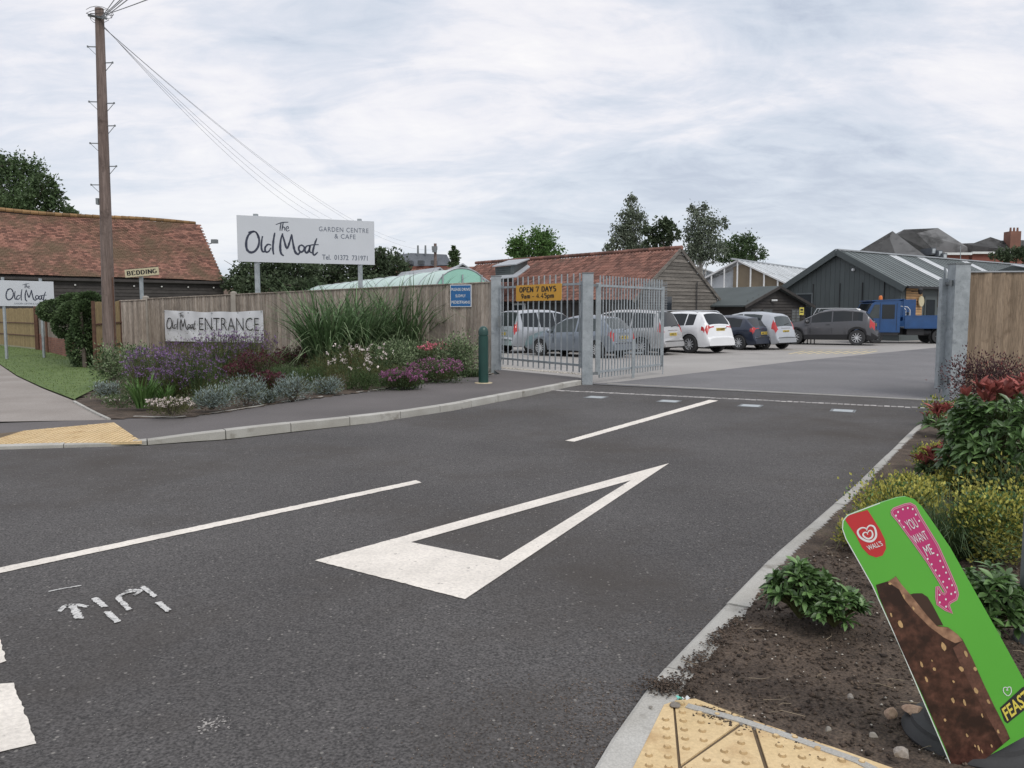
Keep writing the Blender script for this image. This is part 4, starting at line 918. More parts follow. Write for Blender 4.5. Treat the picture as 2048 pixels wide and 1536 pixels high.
# --- small sign at far left
A = P(-8, 612, 26.8); B = P(109, 610, 28.2); B.z = A.z; u = (B - A).normalized(); w = (B - A).length; h = ZH(560, 26.8) - A.z; nn = u.cross(Z3)
ls = thing('garden_centre_sign', 'smaller white brush-lettered sign on thin posts at the left end, above the bamboo fence', 'sign', (A.x, A.y, 0))
board_box(ls, 'sign_board', A, u, w, h, WHITE, .03)
script_logo(A + u * w * .17 + Z3 * h * .2, u, Z3, w * .7, ls); put_text('GARDEN CENTRE & CAFE', A + u * w * .3 + Z3 * h * .07, u, Z3, w * .45, h * .06, INKG, ls, .0)
for s in (.14, .78): p = A + u * w * s - nn * .05; p.z = 0; b = MB(); b.beam(p, p + Z3 * (A.z + h + .1), .07); b.build('post', STEEL, ls)

# --- BEDDING sign
A = P(251, 556, 25.9); B = P(318, 550, 25.9); d = (B - A); w = d.length; u = d.normalized(); up = Vector((-u.z, 0, u.x)); h = .27
bd = thing('bedding_sign', 'small cream BEDDING sign tilted on a grey post behind the fence', 'sign', (P(284, 600, 26).x, 26, 0))
b = MB(); b.prism([A, A + u * w, A + u * w + up * h, A + up * h], Vector((0, .025, 0))); b.build('sign_board', CREAM, bd)
serif_text('BEDDING', A + u * .05 + up * .075, u, up, w - .1, .125, BLACKI, bd)
for q in ((0, 0, w, .012), (0, h - .012, w, .012)): b = MB(); b.prism([A + up * q[1], A + u * w + up * q[1], A + u * w + up * (q[1] + q[3]), A + up * (q[1] + q[3])], Vector((0, -.002, 0))); b.build('border', BLACKI, bd)
p = Vector((P(284, 600, 26.05).x, 26.05, 0)); b = MB(); b.tube(p, p + Z3 * (A.z + .3), .06, .06, 12); b.build('post', STEEL, bd)

# --- banner tied to the fence
a, c = f_at(339), f_at(535); nrm = Vector((uf.y, -uf.x, 0)); A = a + nrm * .13; C_ = c + nrm * .13; Lb = (C_ - A).length
bn = thing('entrance_banner', 'white vinyl ENTRANCE banner tied to the timber fence above the purple flowers', 'banner', (A.x, A.y, 0))
ztl, ztr, zbl = ZH(620, a.y), ZH(621, c.y), ZH(682, a.y); b = MB(); nx, nz = 48, 16; V = []
for j in range(nz + 1):
    for i in range(nx + 1):
        s, t_ = i / nx, j / nz; top = ztl + (ztr - ztl) * s - .05 * math.sin(math.pi * s) * (1 + .25 * math.sin(s * 19)); z = zbl + (top - zbl) * t_
        q = .012 * math.sin(s * 26 + t_ * 2) * (1 - t_) + .022 * t_ ** 4 * math.sin(s * 40) + .02 * math.exp(-((s - .08 - (1 - t_) * .25) / .04) ** 2) + .02 * math.exp(-((s - .92 + (1 - t_) * .2) / .05) ** 2)
        V.append(A + uf * Lb * s + nrm * (.02 + q) + Z3 * (z - 0))
b.add(V, [(j * (nx + 1) + i, j * (nx + 1) + i + 1, (j + 1) * (nx + 1) + i + 1, (j + 1) * (nx + 1) + i) for j in range(nz) for i in range(nx)]); b.build('banner_cloth', BANNER, bn, smooth=60)
hb = ztl - zbl
script_logo(A + uf * Lb * .03 + Z3 * (zbl + hb * .36), uf, Z3, Lb * .31, bn, BLACKI, off=.065)
put_text('ENTRANCE', A + uf * Lb * .37 + Z3 * (zbl + hb * .36), uf, Z3, Lb * .595, hb * .4, BLACKI, bn, -.012, off=.066)
for s, k in ((.01, 1), (.26, 1), (.5, 1), (.76, 1), (.99, 1)): b = MB(); c = A + uf * Lb * s + nrm * .06 + Z3 * (ztl - .05 - .05 * math.sin(math.pi * s)); b.lathe([(.012, 0), (.024, 0)], (0, 0, 0), 8, 'y'); b.v = [tuple(Vector(q) + c) for q in b.v]; b.build('eyelet', STEELD, bn)

# --- blue sign
A = f_at(903) + nrm * .06; C_ = f_at(945) + nrm * .06; w = (C_ - A).length; z0, z1 = ZH(614, A.y), ZH(569.5, A.y); A = A + Z3 * z0; h = z1 - z0
bl = thing('speed_notice', 'blue notice on the fence reading please drive slowly pedestrians', 'sign', A)
board_box(bl, 'border', A, uf, w, h, WHITE2, .02); m_ = .02; board_box(bl, 'sign_face', A + uf * m_ + Z3 * m_ + nrm * .003, uf, w - 2 * m_, h - 2 * m_, BLUES, .012)
for k, (s, f0, f1) in enumerate([('PLEASE DRIVE', .07, .87), ('SLOWLY', .26, .48), ('PEDESTRIANS', .07, .87)]): put_text(s, A + uf * w * f0 + Z3 * h * (.72 - .285 * k) + nrm * .003, uf, Z3, w * f1, h * .13, WHITE2, bl, .014)

# --- bollard
p = G(967, 766, .1); s = p.y / FPX; r = 10.0 * s; H = ZH(652, p.y) - .1
bo = thing('bollard', 'dark green round-topped bollard on the pavement by the gate', 'bollard', p)
b = MB(); b.lathe([(r, -.05), (r, H * .82), (r * .9, H * .825), (r * .9, H * .84), (r, H * .845), (r * 1.0, H * .9), (r * .92, H * .94), (r * .7, H * .975), (r * .35, H * .995), (0, H)], (0, 0, 0), 28); b.build('post', BOLL, bo, smooth=40, local=True)
b = MB(); b.lathe([(0, .012), (r * 1.75, .012), (r * 1.9, -.01)], (0, 0, 0), 12); b.build('concrete_footing', mat('footing', (.5, .42, .28), .9, .15, 5), bo, local=True)
b = MB(); b.box(r * .8, r + .012, -.3 * r, .1 * r, H * .86 - .02, H * .86); b.build('reflector', STEELD, bo, local=True)

# --- galvanised gates
def bar_gate(t, A, B, zr0, zr1, zb0, zb1, n, stile=(.07, .07), bar_r=.011, mid=None):
    """A, B ground ends; rails at zr0/zr1; bars from zb0 to zb1"""
    A = Vector(A); B = Vector(B); u = (B - A).normalized()
    for z in (zr0, zr1): b = MB(); b.beam(A + Z3 * z, B + Z3 * z, .045, .05); b.build('rail', STEEL, t)
    me = None
    for i in range(n):
        p = A.lerp(B, (i + .5) / n); b = MB(); b.tube(p + Z3 * zb0, p + Z3 * zb1, bar_r * 1.5, bar_r * 1.5, 8); b.build('bar', STEEL, t)
    for p, k in ((A, stile[0]), (B, stile[1])):
        if k: b = MB(); b.beam(p + Z3 * (zr0 - .06), p + Z3 * (zr1 + .06), k); b.build('stile', STEEL, t)
gl, gm, gr = Vector((G(993, 746).x, 21.1, 0)), Vector((G(1173, 768).x, 17.9, 0)), Vector((XW(1909, 14.75, 800), 14.75, 0)); gr.x = P(1906, 800, 14.75).x
for p, pyt, w, lab in ((gl, 553, .26, 'square galvanised steel gate post at the end of the timber fence'), (gm, 547, .23, 'square galvanised steel gate post standing alone between the two barred leaves'), (gr, 529, .27, 'square galvanised steel gate post on the right, beside the brown fence')):
    h = ZH(pyt, p.y); t = thing('gate_post', lab, 'gate post', p, group='galvanised posts of the gateway'); b = MB(); b.beam((0, 0, -.05), (0, 0, h), w); b.build('post', STEEL, t, local=True); b = MB(); b.box(-w / 2 - .012, w / 2 + .012, -w / 2 - .012, w / 2 + .012, h, h + .02); b.build('cap', STEELD, t, local=True)
ped = thing('pedestrian_gate', 'narrower closed galvanised barred gate carrying the amber opening hours sign', 'gate', gl)
ga = gl + (gm - gl).normalized() * .22; gb_ = gm - (gm - gl).normalized() * .17
zr1, zr0 = ZH(571, 19.3), ZH(724, 19.3); bar_gate(ped, ga, gb_, zr0, zr1, zr0 - .16, ZH(551, 19.3), 15, (.05, .09))
b = MB(); c = ga.lerp(gl, .35) + Z3 * 1.35 + Vector((0, -.16, 0)); b.box(c.x - .03, c.x + .03, c.y - .03, c.y + .03, c.z - .15, c.z + .15); b.build('latch', STEELD, ped)
g2a = gm + Vector((.27, .3, 0)); g2b = Vector((P(1323, 760, 20.9).x, 20.9, 0))
og = thing('vehicle_gate', 'open galvanised barred gate leaf swung inward beside the middle post', 'gate', gm)
z1_, z0_ = ZH(571, 18.2), ZH(744, 18.2); bar_gate(og, g2a, g2b, z0_, z1_, z0_ - .14, ZH(550.5, 18.2), 23, (.11, .07))
for z in (z0_ - .02, z1_): b = MB(); b.beam(gm + Vector((.11, .05, z)), g2a + Z3 * z, .05, .06); b.build('hinge', STEELD, og)
b = MB(); c = g2a.lerp(g2b, .5) + Vector((.02, -.06, 0)); b.beam(c + Z3 * .02, c + Z3 * .95, .06); b.beam(c + Z3 * .62 + Vector((-.22, 0, 0)), c + Z3 * .62 + Vector((.22, 0, 0)), .03); b.build('drop_bolt', STEEL, og)
b = MB(); b.beam(g2b + Vector((.02, -.05, .0)), g2b + Vector((.02, -.05, .5)), .025); b.build('drop_bolt', STEEL, og)
fg = thing('vehicle_gate', 'galvanised barred gate leaf folded back edge-on beside the right gate post', 'gate', gr)
fa = gr + Vector((-.17, .18, 0)); fb = Vector((P(1888, 700, 18.0).x, 18.0, 0)); bar_gate(fg, fa, fb, .25, 2.15, .1, 2.42, 22, (.12, .07))
for z in (.35, 2.12): b = MB(); b.beam(gr + Vector((-.1, -.06, z)), fa + Z3 * z, .06, .05); b.tube(gr + Vector((-.17, -.05, z - .05)), gr + Vector((-.17, -.05, z + .05)), .03); b.build('hinge', STEELD, fg)
# opening hours sign
u = (gm - gl).normalized(); n2 = Vector((u.y, -u.x, 0)) if u.y < 0 else Vector((u.y, -u.x, 0)); n2 = u.cross(Z3)
def on_gate(px, py, off=.05):
    o = gl + n2 * off; return onplane(px, py, o, n2)
A = on_gate(1032, 602); B = on_gate(1122, 601); A.z = B.z = (A.z + B.z) / 2; w = (B - A).length; h = on_gate(1032, 571).z - A.z
oh = thing('opening_hours_sign', 'amber sign reading open 7 days 9am to 4.45pm, fixed to the barred gate', 'sign', A)
board_box(oh, 'sign_board', A, u, w, h, YELLS, .02, .03)
serif_text('OPEN 7 DAYS', A + u * w * .08 + Z3 * h * .56, u, Z3, w * .83, h * .29, BLACKI, oh); serif_text('9am - 4.45pm', A + u * w * .12 + Z3 * h * .17, u, Z3, w * .74, h * .27, BLACKI, oh)
# chain
ch = thing('chain', 'slack rusty steel chain slung between the green bollard and the gate', 'chain', G(980, 690)); ch.matrix_basis.translation = p * 0
a = Vector((G(967, 766, .1).x, G(967, 766, .1).y, 0)) + Vector((.12, 0, ZH(686, 18.9))); c = on_gate(1003, 702, .08); n = 24
lm = MB(); lm.lathe([(.004, -.006), (.010, 0), (.004, .006)], (0, 0, 0), 6); 
for i in range(n):
    s = i / (n - 1); q = a.lerp(c, s) - Z3 * .10 * 4 * s * (1 - s) * .5; b = MB(); b.lathe([(.009, -.005), (.019, -.005), (.019, .005), (.009, .005)], (0, 0, 0), 6, 'y'); m = Matrix.Translation(q) @ Matrix.Rotation(R(90 * (i % 2)), 4, 'X')
    link('chain_link', b.mesh('chain_link', RUSTY), ch, basis=m)

# --- right fence
rf = thing('closeboard_fence', 'brown close-boarded timber fence on the right beside the steel gate post', 'fence', (8.4, 15.0, 0))
panel_fence(rf, (gr.x + .22, 15.0, 0), (11.5, 15.0, 0), ZH(545, 15), ZH(543, 15), FENCE2, .125, .12, True, PALERF, True, .01)
b = MB(); b.beam((gr.x + .2, 14.93, 0), (gr.x + .2, 14.93, ZH(543, 15)), .1); b.build('post', FENCE2, rf)

# =================================================================== YARD BUILDINGS BEYOND THE GATE
def gable_building(name, label, apex, d, w_r, w_l, ln, ze, zr, wall_m, roof_m, over=.25, roof_n=0, door=None, rt=.08):
    """apex: ground point under the near gable's apex; d: unit direction of the ridge; w_r/w_l: half widths to the right/left"""
    t = thing(name, label, 'building', apex); d = Vector(d).normalized(); r = Vector((d.y, -d.x, 0)); A = Vector(apex)
    def Q(s, a, z): return A + d * s + r * a + Z3 * z
    wall_poly(t, 'gable_wall', [Q(0, -w_l, -.05), Q(0, w_r, -.05), Q(0, w_r, ze), Q(0, 0, zr - .02), Q(0, -w_l, ze)], wall_m, .15, -d)
    wall_poly(t, 'side_wall', [Q(.16, w_r, -.05), Q(ln, w_r, -.05), Q(ln, w_r, ze), Q(.16, w_r, ze)], wall_m, .15, r)
    wall_poly(t, 'side_wall', [Q(.16, -w_l, -.05), Q(ln, -w_l, -.05), Q(ln, -w_l, ze), Q(.16, -w_l, ze)], wall_m, .15, -r)
    return t, Q, d, r, A
def roof_slab(t, Q, ln, w, ze, zr, m, over=.25, side=1, th=.08, name='roof', s0=None):
    s0 = -over if s0 is None else s0; sl = (zr - ze) / w; e = w + over; z = ze - sl * over; b = MB(); b.prism([Q(s0, side * e, z + th), Q(ln, side * e, z + th), Q(ln, 0, zr + th), Q(s0, 0, zr + th)], -Z3 * th); return b.build(name, m, t)
# --- pantiled weatherboarded store
ap = Vector((8.6, 42, 0)); dd = Vector((-.645, .764, 0)).normalized()
zr_, ze_ = 4.76, 2.38
st, Q, d, r, A = gable_building('tiled_store', 'long weatherboarded store with red pantile roof and pale silvered gable', ap, dd, 3.2, 3.2, 17, ze_, zr_, DWOOD, PANT)
sl = (zr_ - ze_) / 3.2
for side in (1, -1):
    o = Q(-.12, side * 3.55, ze_ - sl * .35 + .08); u = dd; v = (Q(0, 0, zr_) - Q(0, side * 3.55, ze_ - sl * .35)); Ls = v.length
    if side == -1: tiles('pantile', o, u, v, int(17.2 / .24), int(Ls / .27), .24, .27, PANT, st, .02, .006, .02, wave=.03)
    roof_slab(st, Q, 17, 3.2, ze_ - .06, zr_ - .06, DWOOD if side == -1 else PANT, .3, side, .06, 'roof_deck', 0.05)
b = MB()
for i in range(48): b.av = random.random(); p = Q(-.15 + i * .36, 0, zr_ + .13); b.tube(p, p + dd * .35, .11, .1, 8)
b.build('ridge_tile', PANT, st, kind='stuff')
boards(st, 'weatherboard', Q(-.01, -3.2, 0), Q(-.01, 3.2, 0), .25, lambda s: min(ze_ + sl * s, ze_ + sl * (6.4 - s)), .185, GWOOD, nrm=-dd)
for sd in (1, -1):
    b = MB(); b.beam(Q(-.1, sd * 3.6, ze_ - sl * .4 + .03), Q(-.1, 0, zr_ + .04), .05, .16); b.build('barge_board', GWOOD, st)
b = MB(); b.beam(Q(-.12, 1.35, .2), Q(-.12, 1.35, 3.2), .04, .04); b.build('cable_pipe', BLACKP, st)
def wbox(t, name, Qf, s, a0, a1, z0, z1, m, th=.05): b = MB(); b.prism([Qf(s, a0, z0), Qf(s, a1, z0), Qf(s, a1, z1), Qf(s, a0, z1)], (Qf(1, 0, 0) - Qf(0, 0, 0)) * th); return b.build(name, m, t)
wd = wbox(st, 'window', Q, -.07, -1.35, -.6, 1.55, 2.45, GWOOD); b = MB(); b.prism([Q(-.09, -1.28, 1.62), Q(-.09, -.67, 1.62), Q(-.09, -.67, 2.38), Q(-.09, -1.28, 2.38)], dd * .01); b.build('pane', GLASSD, wd)
# trellis in front of the gable's left part
tr_ = thing('trellis', 'grey diamond-free lattice trellis panel standing before the silvered gable', 'trellis', Q(-.4, -2.6, 0)); tr_['label'] = 'grey square lattice trellis panel standing against the silvered gable'
TG = mat('trellis wood', (.20, .205, .21), .8, .1, 4)
for i in range(15): b = MB(); a = -3.25 + i * .125; b.beam(Q(-.4, a, .3), Q(-.4, a, 3.1), .035, .02); b.build('upright_lath', TG, tr_)
for i in range(22): b = MB(); z = .35 + i * .125; b.beam(Q(-.425, -3.3, z), Q(-.425, -1.45, z), .02, .035); b.build('cross_lath', TG, tr_)
# doors and posts along the dark open side
for s in (2.2, 4.6, 7.2, 9.9, 12.5, 15): b = MB(); b.beam(Q(s, -3.32, 0), Q(s, -3.32, ze_ - .2), .14); b.build('veranda_post', DWOOD, st)
for s0, s1 in ((3.0, 3.9), (8.3, 9.4), (10.4, 11.5), (14.2, 15.6)):
    f = MB(); a = -3.28
    for x0, x1, z0, z1 in ((s0, s0 + .09, 0, 2.1), (s1 - .09, s1, 0, 2.1), (s0 + .09, s1 - .09, 2.0, 2.1), (s0 + .09, s1 - .09, 1.35, 1.43)):
        f.prism([Q(x0, a, z0), Q(x1, a, z0), Q(x1, a, z1), Q(x0, a, z1)], r * .06)
    dr = f.build('door_frame', WHITE2, st); b = MB(); b.prism([Q(s0 + .09, a + .04, .1), Q(s1 - .09, a + .04, .1), Q(s1 - .09, a + .04, 2.0), Q(s0 + .09, a + .04, 2.0)], r * .02); b.build('pane', GLASSD, dr)
# white lean-to vent box at the far end of the roof
vb = thing('roof_ventilator', 'louvred roof ventilator with pale sloping lid on the far end of the pantiled roof', 'ventilator', (P(1010, 540, 47).x, 47, 3.4))
V0, V1, V2, V3 = P(992, 553, 47), P(1027, 552, 46.2), P(1054, 530, 48), P(1018, 532, 49)
tp0, tp1, tp2, tp3 = P(990, 534, 47), P(1029, 530, 46.2), P(1056, 520, 48), P(1018, 522, 49)
for i in range(5):
    k0, k1 = i / 5, (i + .8) / 5; b = MB(); a = V0.lerp(tp0, k0); c = V1.lerp(tp1, k0); e = V1.lerp(tp1, k1); f = V0.lerp(tp0, k1); b.prism([a, c, e, f], (0, .12, 0)); b.build('louvre', GREYCL, vb)
b = MB(); b.prism([V1, V2, tp2, tp1], (-.2, .1, 0)); b.prism([V0 + Vector((0, .15, 0)), V1 + Vector((0, .15, 0)), tp1 + Vector((0, .15, 0)), tp0 + Vector((0, .15, 0))], (0, 1, -.3)); b.build('side_panel', GREYCL, vb)
b = MB(); b.prism([tp0 + Vector((-.15, -.1, 0)), tp1 + Vector((.1, -.2, 0)), tp2 + Vector((.1, 0, .03)), tp3], (0, 0, .06)); b.build('lid', PALERF, vb)
b = MB(); fl = [P(980, 558, 45.8), P(1034, 553, 45.2), P(1060, 533, 47), P(1055, 529, 47.5), P(1026, 549, 46), P(985, 551, 46.5)]; b.prism(fl, (0, 0, -.05)); b.build('flashing', PALERF, vb)

# --- red-roofed outbuilding and brick parts behind
ob_, Q2, d2, r2, _ = gable_building('red_roofed_outbuilding', 'low outbuilding with red pantile roof between the polytunnel and the tiled store', Vector((1.5, 58, 0)), (-.9, .44, 0), 3, 3, 14, 2.6, 4.9, BRICK, PANT)
tiles('pantile', Q2(-.1, -3.2, 2.5), d2, Q2(0, 0, 4.9) - Q2(0, -3.2, 2.5), int(14 / .26), 12, .26, .33, PANT, ob_, .02, .006, .02, wave=.035); roof_slab(ob_, Q2, 14, 3, 2.5, 4.85, PANT, .2, 1)
sh_, Q2, d2, r2, _ = gable_building('metal_roofed_shed', 'small shed with pale metal roof ridge just behind the green polytunnel', Vector((XW(925, 46), 46, 0)), (-.2, 1, 0), 1.9, 1.9, 8, 3.0, 4.3, STEELD, PALERF)
for sd in (1, -1): roof_slab(sh_, Q2, 8, 1.9, 3.0, 4.25, PALERF, .25, sd)
sh_, Q2, d2, r2, _ = gable_building('metal_roofed_shed', 'small shed with pale metal roof ridge above the left flank of the polytunnel', Vector((XW(878, 50), 50, 0)), (-.45, .9, 0), 1.6, 1.6, 7, 2.9, 4.25, STEELD, PALERF)
for sd in (1, -1): roof_slab(sh_, Q2, 7, 1.6, 2.9, 4.25, PALERF, .25, sd)

# --- polytunnel
pt = thing('polytunnel', 'arched pale green polytunnel showing above the timber fence', 'polytunnel', (-1.8, 31, 0)); c0 = Vector((XW(925, 31), 31, 0)); ax_ = Vector((-.44, .9, 0)).normalized(); rw = Vector((ax_.y, -ax_.x, 0)); zt = ZH(537, 31); hw = 1.3; ns = 20
def arch(k, s): a = math.pi * k / ns; return c0 + ax_ * s + rw * (hw * -math.cos(a) * (1 if 1 else 0)) + Z3 * (zt * (max(0, math.sin(a)) ** .41))
b = MB(); LT = 25; sg = 12; V = []
for j in range(sg + 1):
    for k in range(ns + 1): V.append(arch(k, LT * j / sg) - Z3 * (.03 if j % 1 else 0))
b.add(V, [(j * (ns + 1) + k, j * (ns + 1) + k + 1, (j + 1) * (ns + 1) + k + 1, (j + 1) * (ns + 1) + k) for j in range(sg) for k in range(ns)]); b.build('cover', PTUN2, pt, smooth=50)
b = MB(); b.poly([arch(k, -.0) for k in range(ns + 1)]); b.build('end_sheet', PTUN, pt)
for j in range(sg + 1): b = MB(); b.path([arch(k, LT * j / sg) + Z3 * .015 for k in range(ns + 1)], .03, 5); b.build('hoop', STEEL, pt)
for q in (-.8, .0, .8): b = MB(); p = c0 + rw * q - ax_ * .04; b.beam(p, p + Z3 * (zt * .93), .05); b.build('end_post', STEEL, pt)

# --- greenhouses
def greenhouse(label, apx, d, w, ln, ze, zr, tan=False):
    t = thing('greenhouse', label, 'greenhouse', apx); d = Vector(d).normalized(); r = Vector((d.y, -d.x, 0)); A = Vector(apx)
    def Q(s, a, z): return A + d * s + r * a + Z3 * z
    n = max(4, int(ln / 1.0)); me = None
    for sd in (1, -1):
        for i in range(n):
            for j in range(2):
                s0, s1 = ln * i / n + .03, ln * (i + 1) / n - .03; f0, f1 = j / 2 + .01, (j + 1) / 2; b = MB(); b.av = random.random()
                b.add([Q(s0, sd * w * (1 - f0), ze + (zr - ze) * f0), Q(s1, sd * w * (1 - f0), ze + (zr - ze) * f0), Q(s1, sd * w * (1 - f1), ze + (zr - ze) * f1), Q(s0, sd * w * (1 - f1), ze + (zr - ze) * f1)], [(0, 1, 2, 3)]); b.build('roof_pane', GLASSR, t)
        b = MB()
        for i in range(n + 1): b.beam(Q(ln * i / n, sd * w, ze + .03), Q(ln * i / n, 0, zr + .03), .05)
        b.beam(Q(0, sd * w, ze), Q(ln, sd * w, ze), .1); b.build('glazing_bar', WHITE2, t, kind='stuff')
    b = MB(); b.beam(Q(-1.1, 0, zr + .06), Q(ln, 0, zr + .06), .1); b.build('ridge_bar', PALERF, t)
    m = 8
    for i in range(m + 1):
        a = -w + 2 * w * i / m; z = zr - (zr - ze) * abs(a) / w; b = MB(); b.beam(Q(-.03, a, 0), Q(-.03, a, z), .085); b.build('gable_bar', WHITE2, t)
    for sd in (1, -1): b = MB(); b.beam(Q(-.05, sd * w, ze), Q(-.05, 0, zr), .1); b.build('gable_rafter', WHITE2, t)
    b = MB(); b.beam(Q(-.05, -w, ze - .1), Q(-.05, w, ze - .1), .08); b.build('gable_rail', WHITE2, t)
    if tan:
        b = MB(); b.poly([Q(.2, -w * .1, ze - 1), Q(.2, w * .97, ze - 1), Q(.2, w * .95, ze + .05), Q(.2, w * .08, zr - .25), Q(.2, -w * .1, zr - .4)]); b.build('shade_cloth', TAN, t)
        b = MB(); b.poly([Q(.35, -w * .97, .1), Q(.35, -w * .12, .1), Q(.35, -w * .12, zr - .6), Q(.35, -w * .97, ze)]); b.build('gable_glass', GLASSR, t)
    else: b = MB(); b.poly([Q(.1, -w, .1), Q(.1, w, .1), Q(.1, w, ze), Q(.1, 0, zr), Q(.1, -w, ze)]); b.build('gable_glass', GLASSR, t)
    return t
greenhouse('greenhouse with white-framed gable and tan shade cloth inside, between the sheds', (XW(1473, 54), 54, 0), (.60, .80, 0), 3.6, 16, ZH(574, 54), ZH(521, 54), True)
greenhouse('greenhouse further back whose glass roof shows just right of the silvered gable', (XW(1384, 66), 66, 0), (-.1, 1, 0), 4.2, 12, ZH(566, 66), ZH(531, 66))

# --- dark timber shed with felt roof
sh, Q, d, r, A = gable_building('timber_shed', 'low black timber shed with wide shallow gable and grey felt roof', (XW(1548, 43.5), 43.5, 0), (-.55, .83, 0), 2.6, 2.35, 9, ZH(609, 43.5), ZH(575, 43.5), DWOOD, FELT)
ze, zr = ZH(609, 43.5), ZH(575, 43.5)
roof_slab(sh, Q, 9, 2.6, ze, zr, FELT, .35, 1); roof_slab(sh, Q, 9, 2.35, ze, zr, FELT, .35, -1)
boards(sh, 'weatherboard', Q(-.01, -2.35, 0), Q(-.01, 2.6, 0), .1, lambda s: ze + (zr - ze) * (1 - abs(s - 2.35) / 2.5), .16, DWOOD, nrm=-d)
for a0, a1 in ((-1.9, -1.1), (-.95, -.2), (1.4, 2.2)):
    f = MB()
    for x0, x1, z0, z1 in ((a0, a0 + .05, 1.0, 1.75), (a1 - .05, a1, 1.0, 1.75), (a0 + .05, a1 - .05, 1.7, 1.75), (a0 + .05, a1 - .05, 1.0, 1.05), ((a0 + a1) / 2 - .02, (a0 + a1) / 2 + .02, 1.05, 1.7)): f.prism([Q(-.06, x0, z0), Q(-.06, x1, z0), Q(-.06, x1, z1), Q(-.06, x0, z1)], d * .04)
    w_ = f.build('window', mat('shed frame', (.08, .08, .08), .7) if a0 == -1.9 else MATS['shed frame'], sh); b = MB(); b.poly([Q(-.045, a0 + .05, 1.05), Q(-.045, a1 - .05, 1.05), Q(-.045, a1 - .05, 1.7), Q(-.045, a0 + .05, 1.7)]); b.build('pane', mat('dusty pane', (.12, .13, .13), .2, .3, 3) if a0 == -1.9 else MATS['dusty pane'], w_)
for sd, w_ in ((1, 2.6), (-1, 2.35)): b = MB(); sl_ = (zr - ze) / w_; b.beam(Q(-.37, sd * (w_ + .38), ze - sl_ * .38), Q(-.37, 0, zr + .02), .05, .14); b.build('barge_board', DWOOD, sh)
b = MB(); b.box(*[0] * 6) if 0 else None; p = Q(-.1, -.35, ZH(601, 43.5)); b.tube(p, p + Vector((.3, 0, 0)), .05); b.build('lamp', WHITE2, sh)
# yellow notice on the shed corner post
yn = thing('warning_notice', 'small yellow notice on a dark post beside the black shed', 'sign', (P(1603, 640, 42.2).x, 42.2, 0)); x = P(1603, 620, 42.2).x
b = MB(); b.beam((x, 42.26, 0), (x, 42.26, ZH(612, 42.2)), .09); b.build('post', DWOOD, yn)
b = MB(); b.box(x - .11, x + .11, 42.16, 42.2, ZH(630, 42.2), ZH(615, 42.2)); b.build('sign_board', YELN, yn)
b = MB(); b.box(x - .07, x + .07, 42.155, 42.159, ZH(621.5, 42.2), ZH(617.5, 42.2)); b.box(x - .08, x + .08, 42.155, 42.159, ZH(625.5, 42.2), ZH(623.5, 42.2)); b.build('printed_symbol', BLACKI, yn, kind='stuff')
# railing and kerb wall by the shed
rl_ = thing('railing', 'dark metal railing in front of the black shed, behind the grey car', 'railing', P(1590, 690, 41)); rl_.matrix_basis = Matrix(); WM[rl_.name] = Matrix()
for k in range(9): b = MB(); p = Vector((P(1574 + k * 7, 640, 41.5).x, 41.5, 0)); b.beam(p, p + Z3 * .95, .04); b.build('rail_post', BLACKP, rl_)
for z in (.95, .5): b = MB(); b.beam((P(1572, 640, 41.5).x, 41.5, z), (P(1632, 640, 41.5).x, 41.5, z), .05); b.build('rail', STEELD, rl_)

# --- grey-green clad building
A0_ = Vector((19.2, 48, 0)); zr, ze = ZH(505, 48) , ZH(570, 45)
cb, Q, d, r, A = gable_building('clad_building', 'grey-green metal clad building with shallow gable, white rooflight strips and cedar side', A0_, (.8, .6, 0), 3.78, 3.6, 30, ze, zr, GREYCL, GREYRF)
for i in range(24):
    a0 = -3.55 + i * .305; z1 = ze + (zr - ze) * (1 - abs(a0 + .13) / 3.7) - .12
    b = MB(); b.prism([Q(-.03, a0, .3), Q(-.03, a0 + .292, .3), Q(-.03, a0 + .292, z1), Q(-.03, a0, z1)], d * .02); b.build('cladding_panel', GREYCL, cb)
for a in (.15, 1.55, 2.85, -1.6): b = MB(); b.beam(Q(-.06, a, .3), Q(-.06, a, ze + .2), .05, .03); b.build('cover_strip', BLACKP, cb)
n = 60; step = 30.3 / n
for sd, w_ in ((1, 3.78), (-1, 3.6)):
    sl_ = (zr - ze) / w_
    for i in range(n):
        s0 = -.3 + i * step; sk = sd == 1 and i in (11, 12, 18, 19, 30, 31); mm = SKYL if sk else GREYRF
        if sd == -1 and i % 4: continue
        wdt = step * (1 if sd == 1 else 4); b = MB(); b.av = random.random(); e = w_ + .3; z = ze - sl_ * .3 + .1
        b.prism([Q(s0, sd * e, z), Q(s0 + wdt * .93, sd * e, z), Q(s0 + wdt * .93, sd * .02, zr + .1), Q(s0, sd * .02, zr + .1)], -Z3 * .05)
        if sd == 1: b.prism([Q(s0 + wdt * .93, e * sd, z + .035), Q(s0 + wdt, e * sd, z + .035), Q(s0 + wdt, .02 * sd, zr + .135), Q(s0 + wdt * .93, .02 * sd, zr + .135)], -Z3 * .08)
        b.build('rooflight_panel' if sk else 'roof_panel', mm, cb)
    b = MB(); b.beam(Q(-.34, sd * (w_ + .36), ze - sl_ * .36 - .04), Q(-.34, 0, zr + .02), .06, .34); b.build('barge_board', GREYCL, cb)
b = MB(); b.beam(Q(-.3, 0, zr + .16), Q(30, 0, zr + .16), .22, .08); b.build('ridge_cap', PALERF, cb)
b = MB(); b.beam(Q(0, 4.14, ze - .12), Q(30, 4.14, ze - .12), .13); b.build('gutter', BLACKP, cb)
w_ = MB(); a0, a1, z0, z1 = -2.75, -1.6, 1.15, 2.75
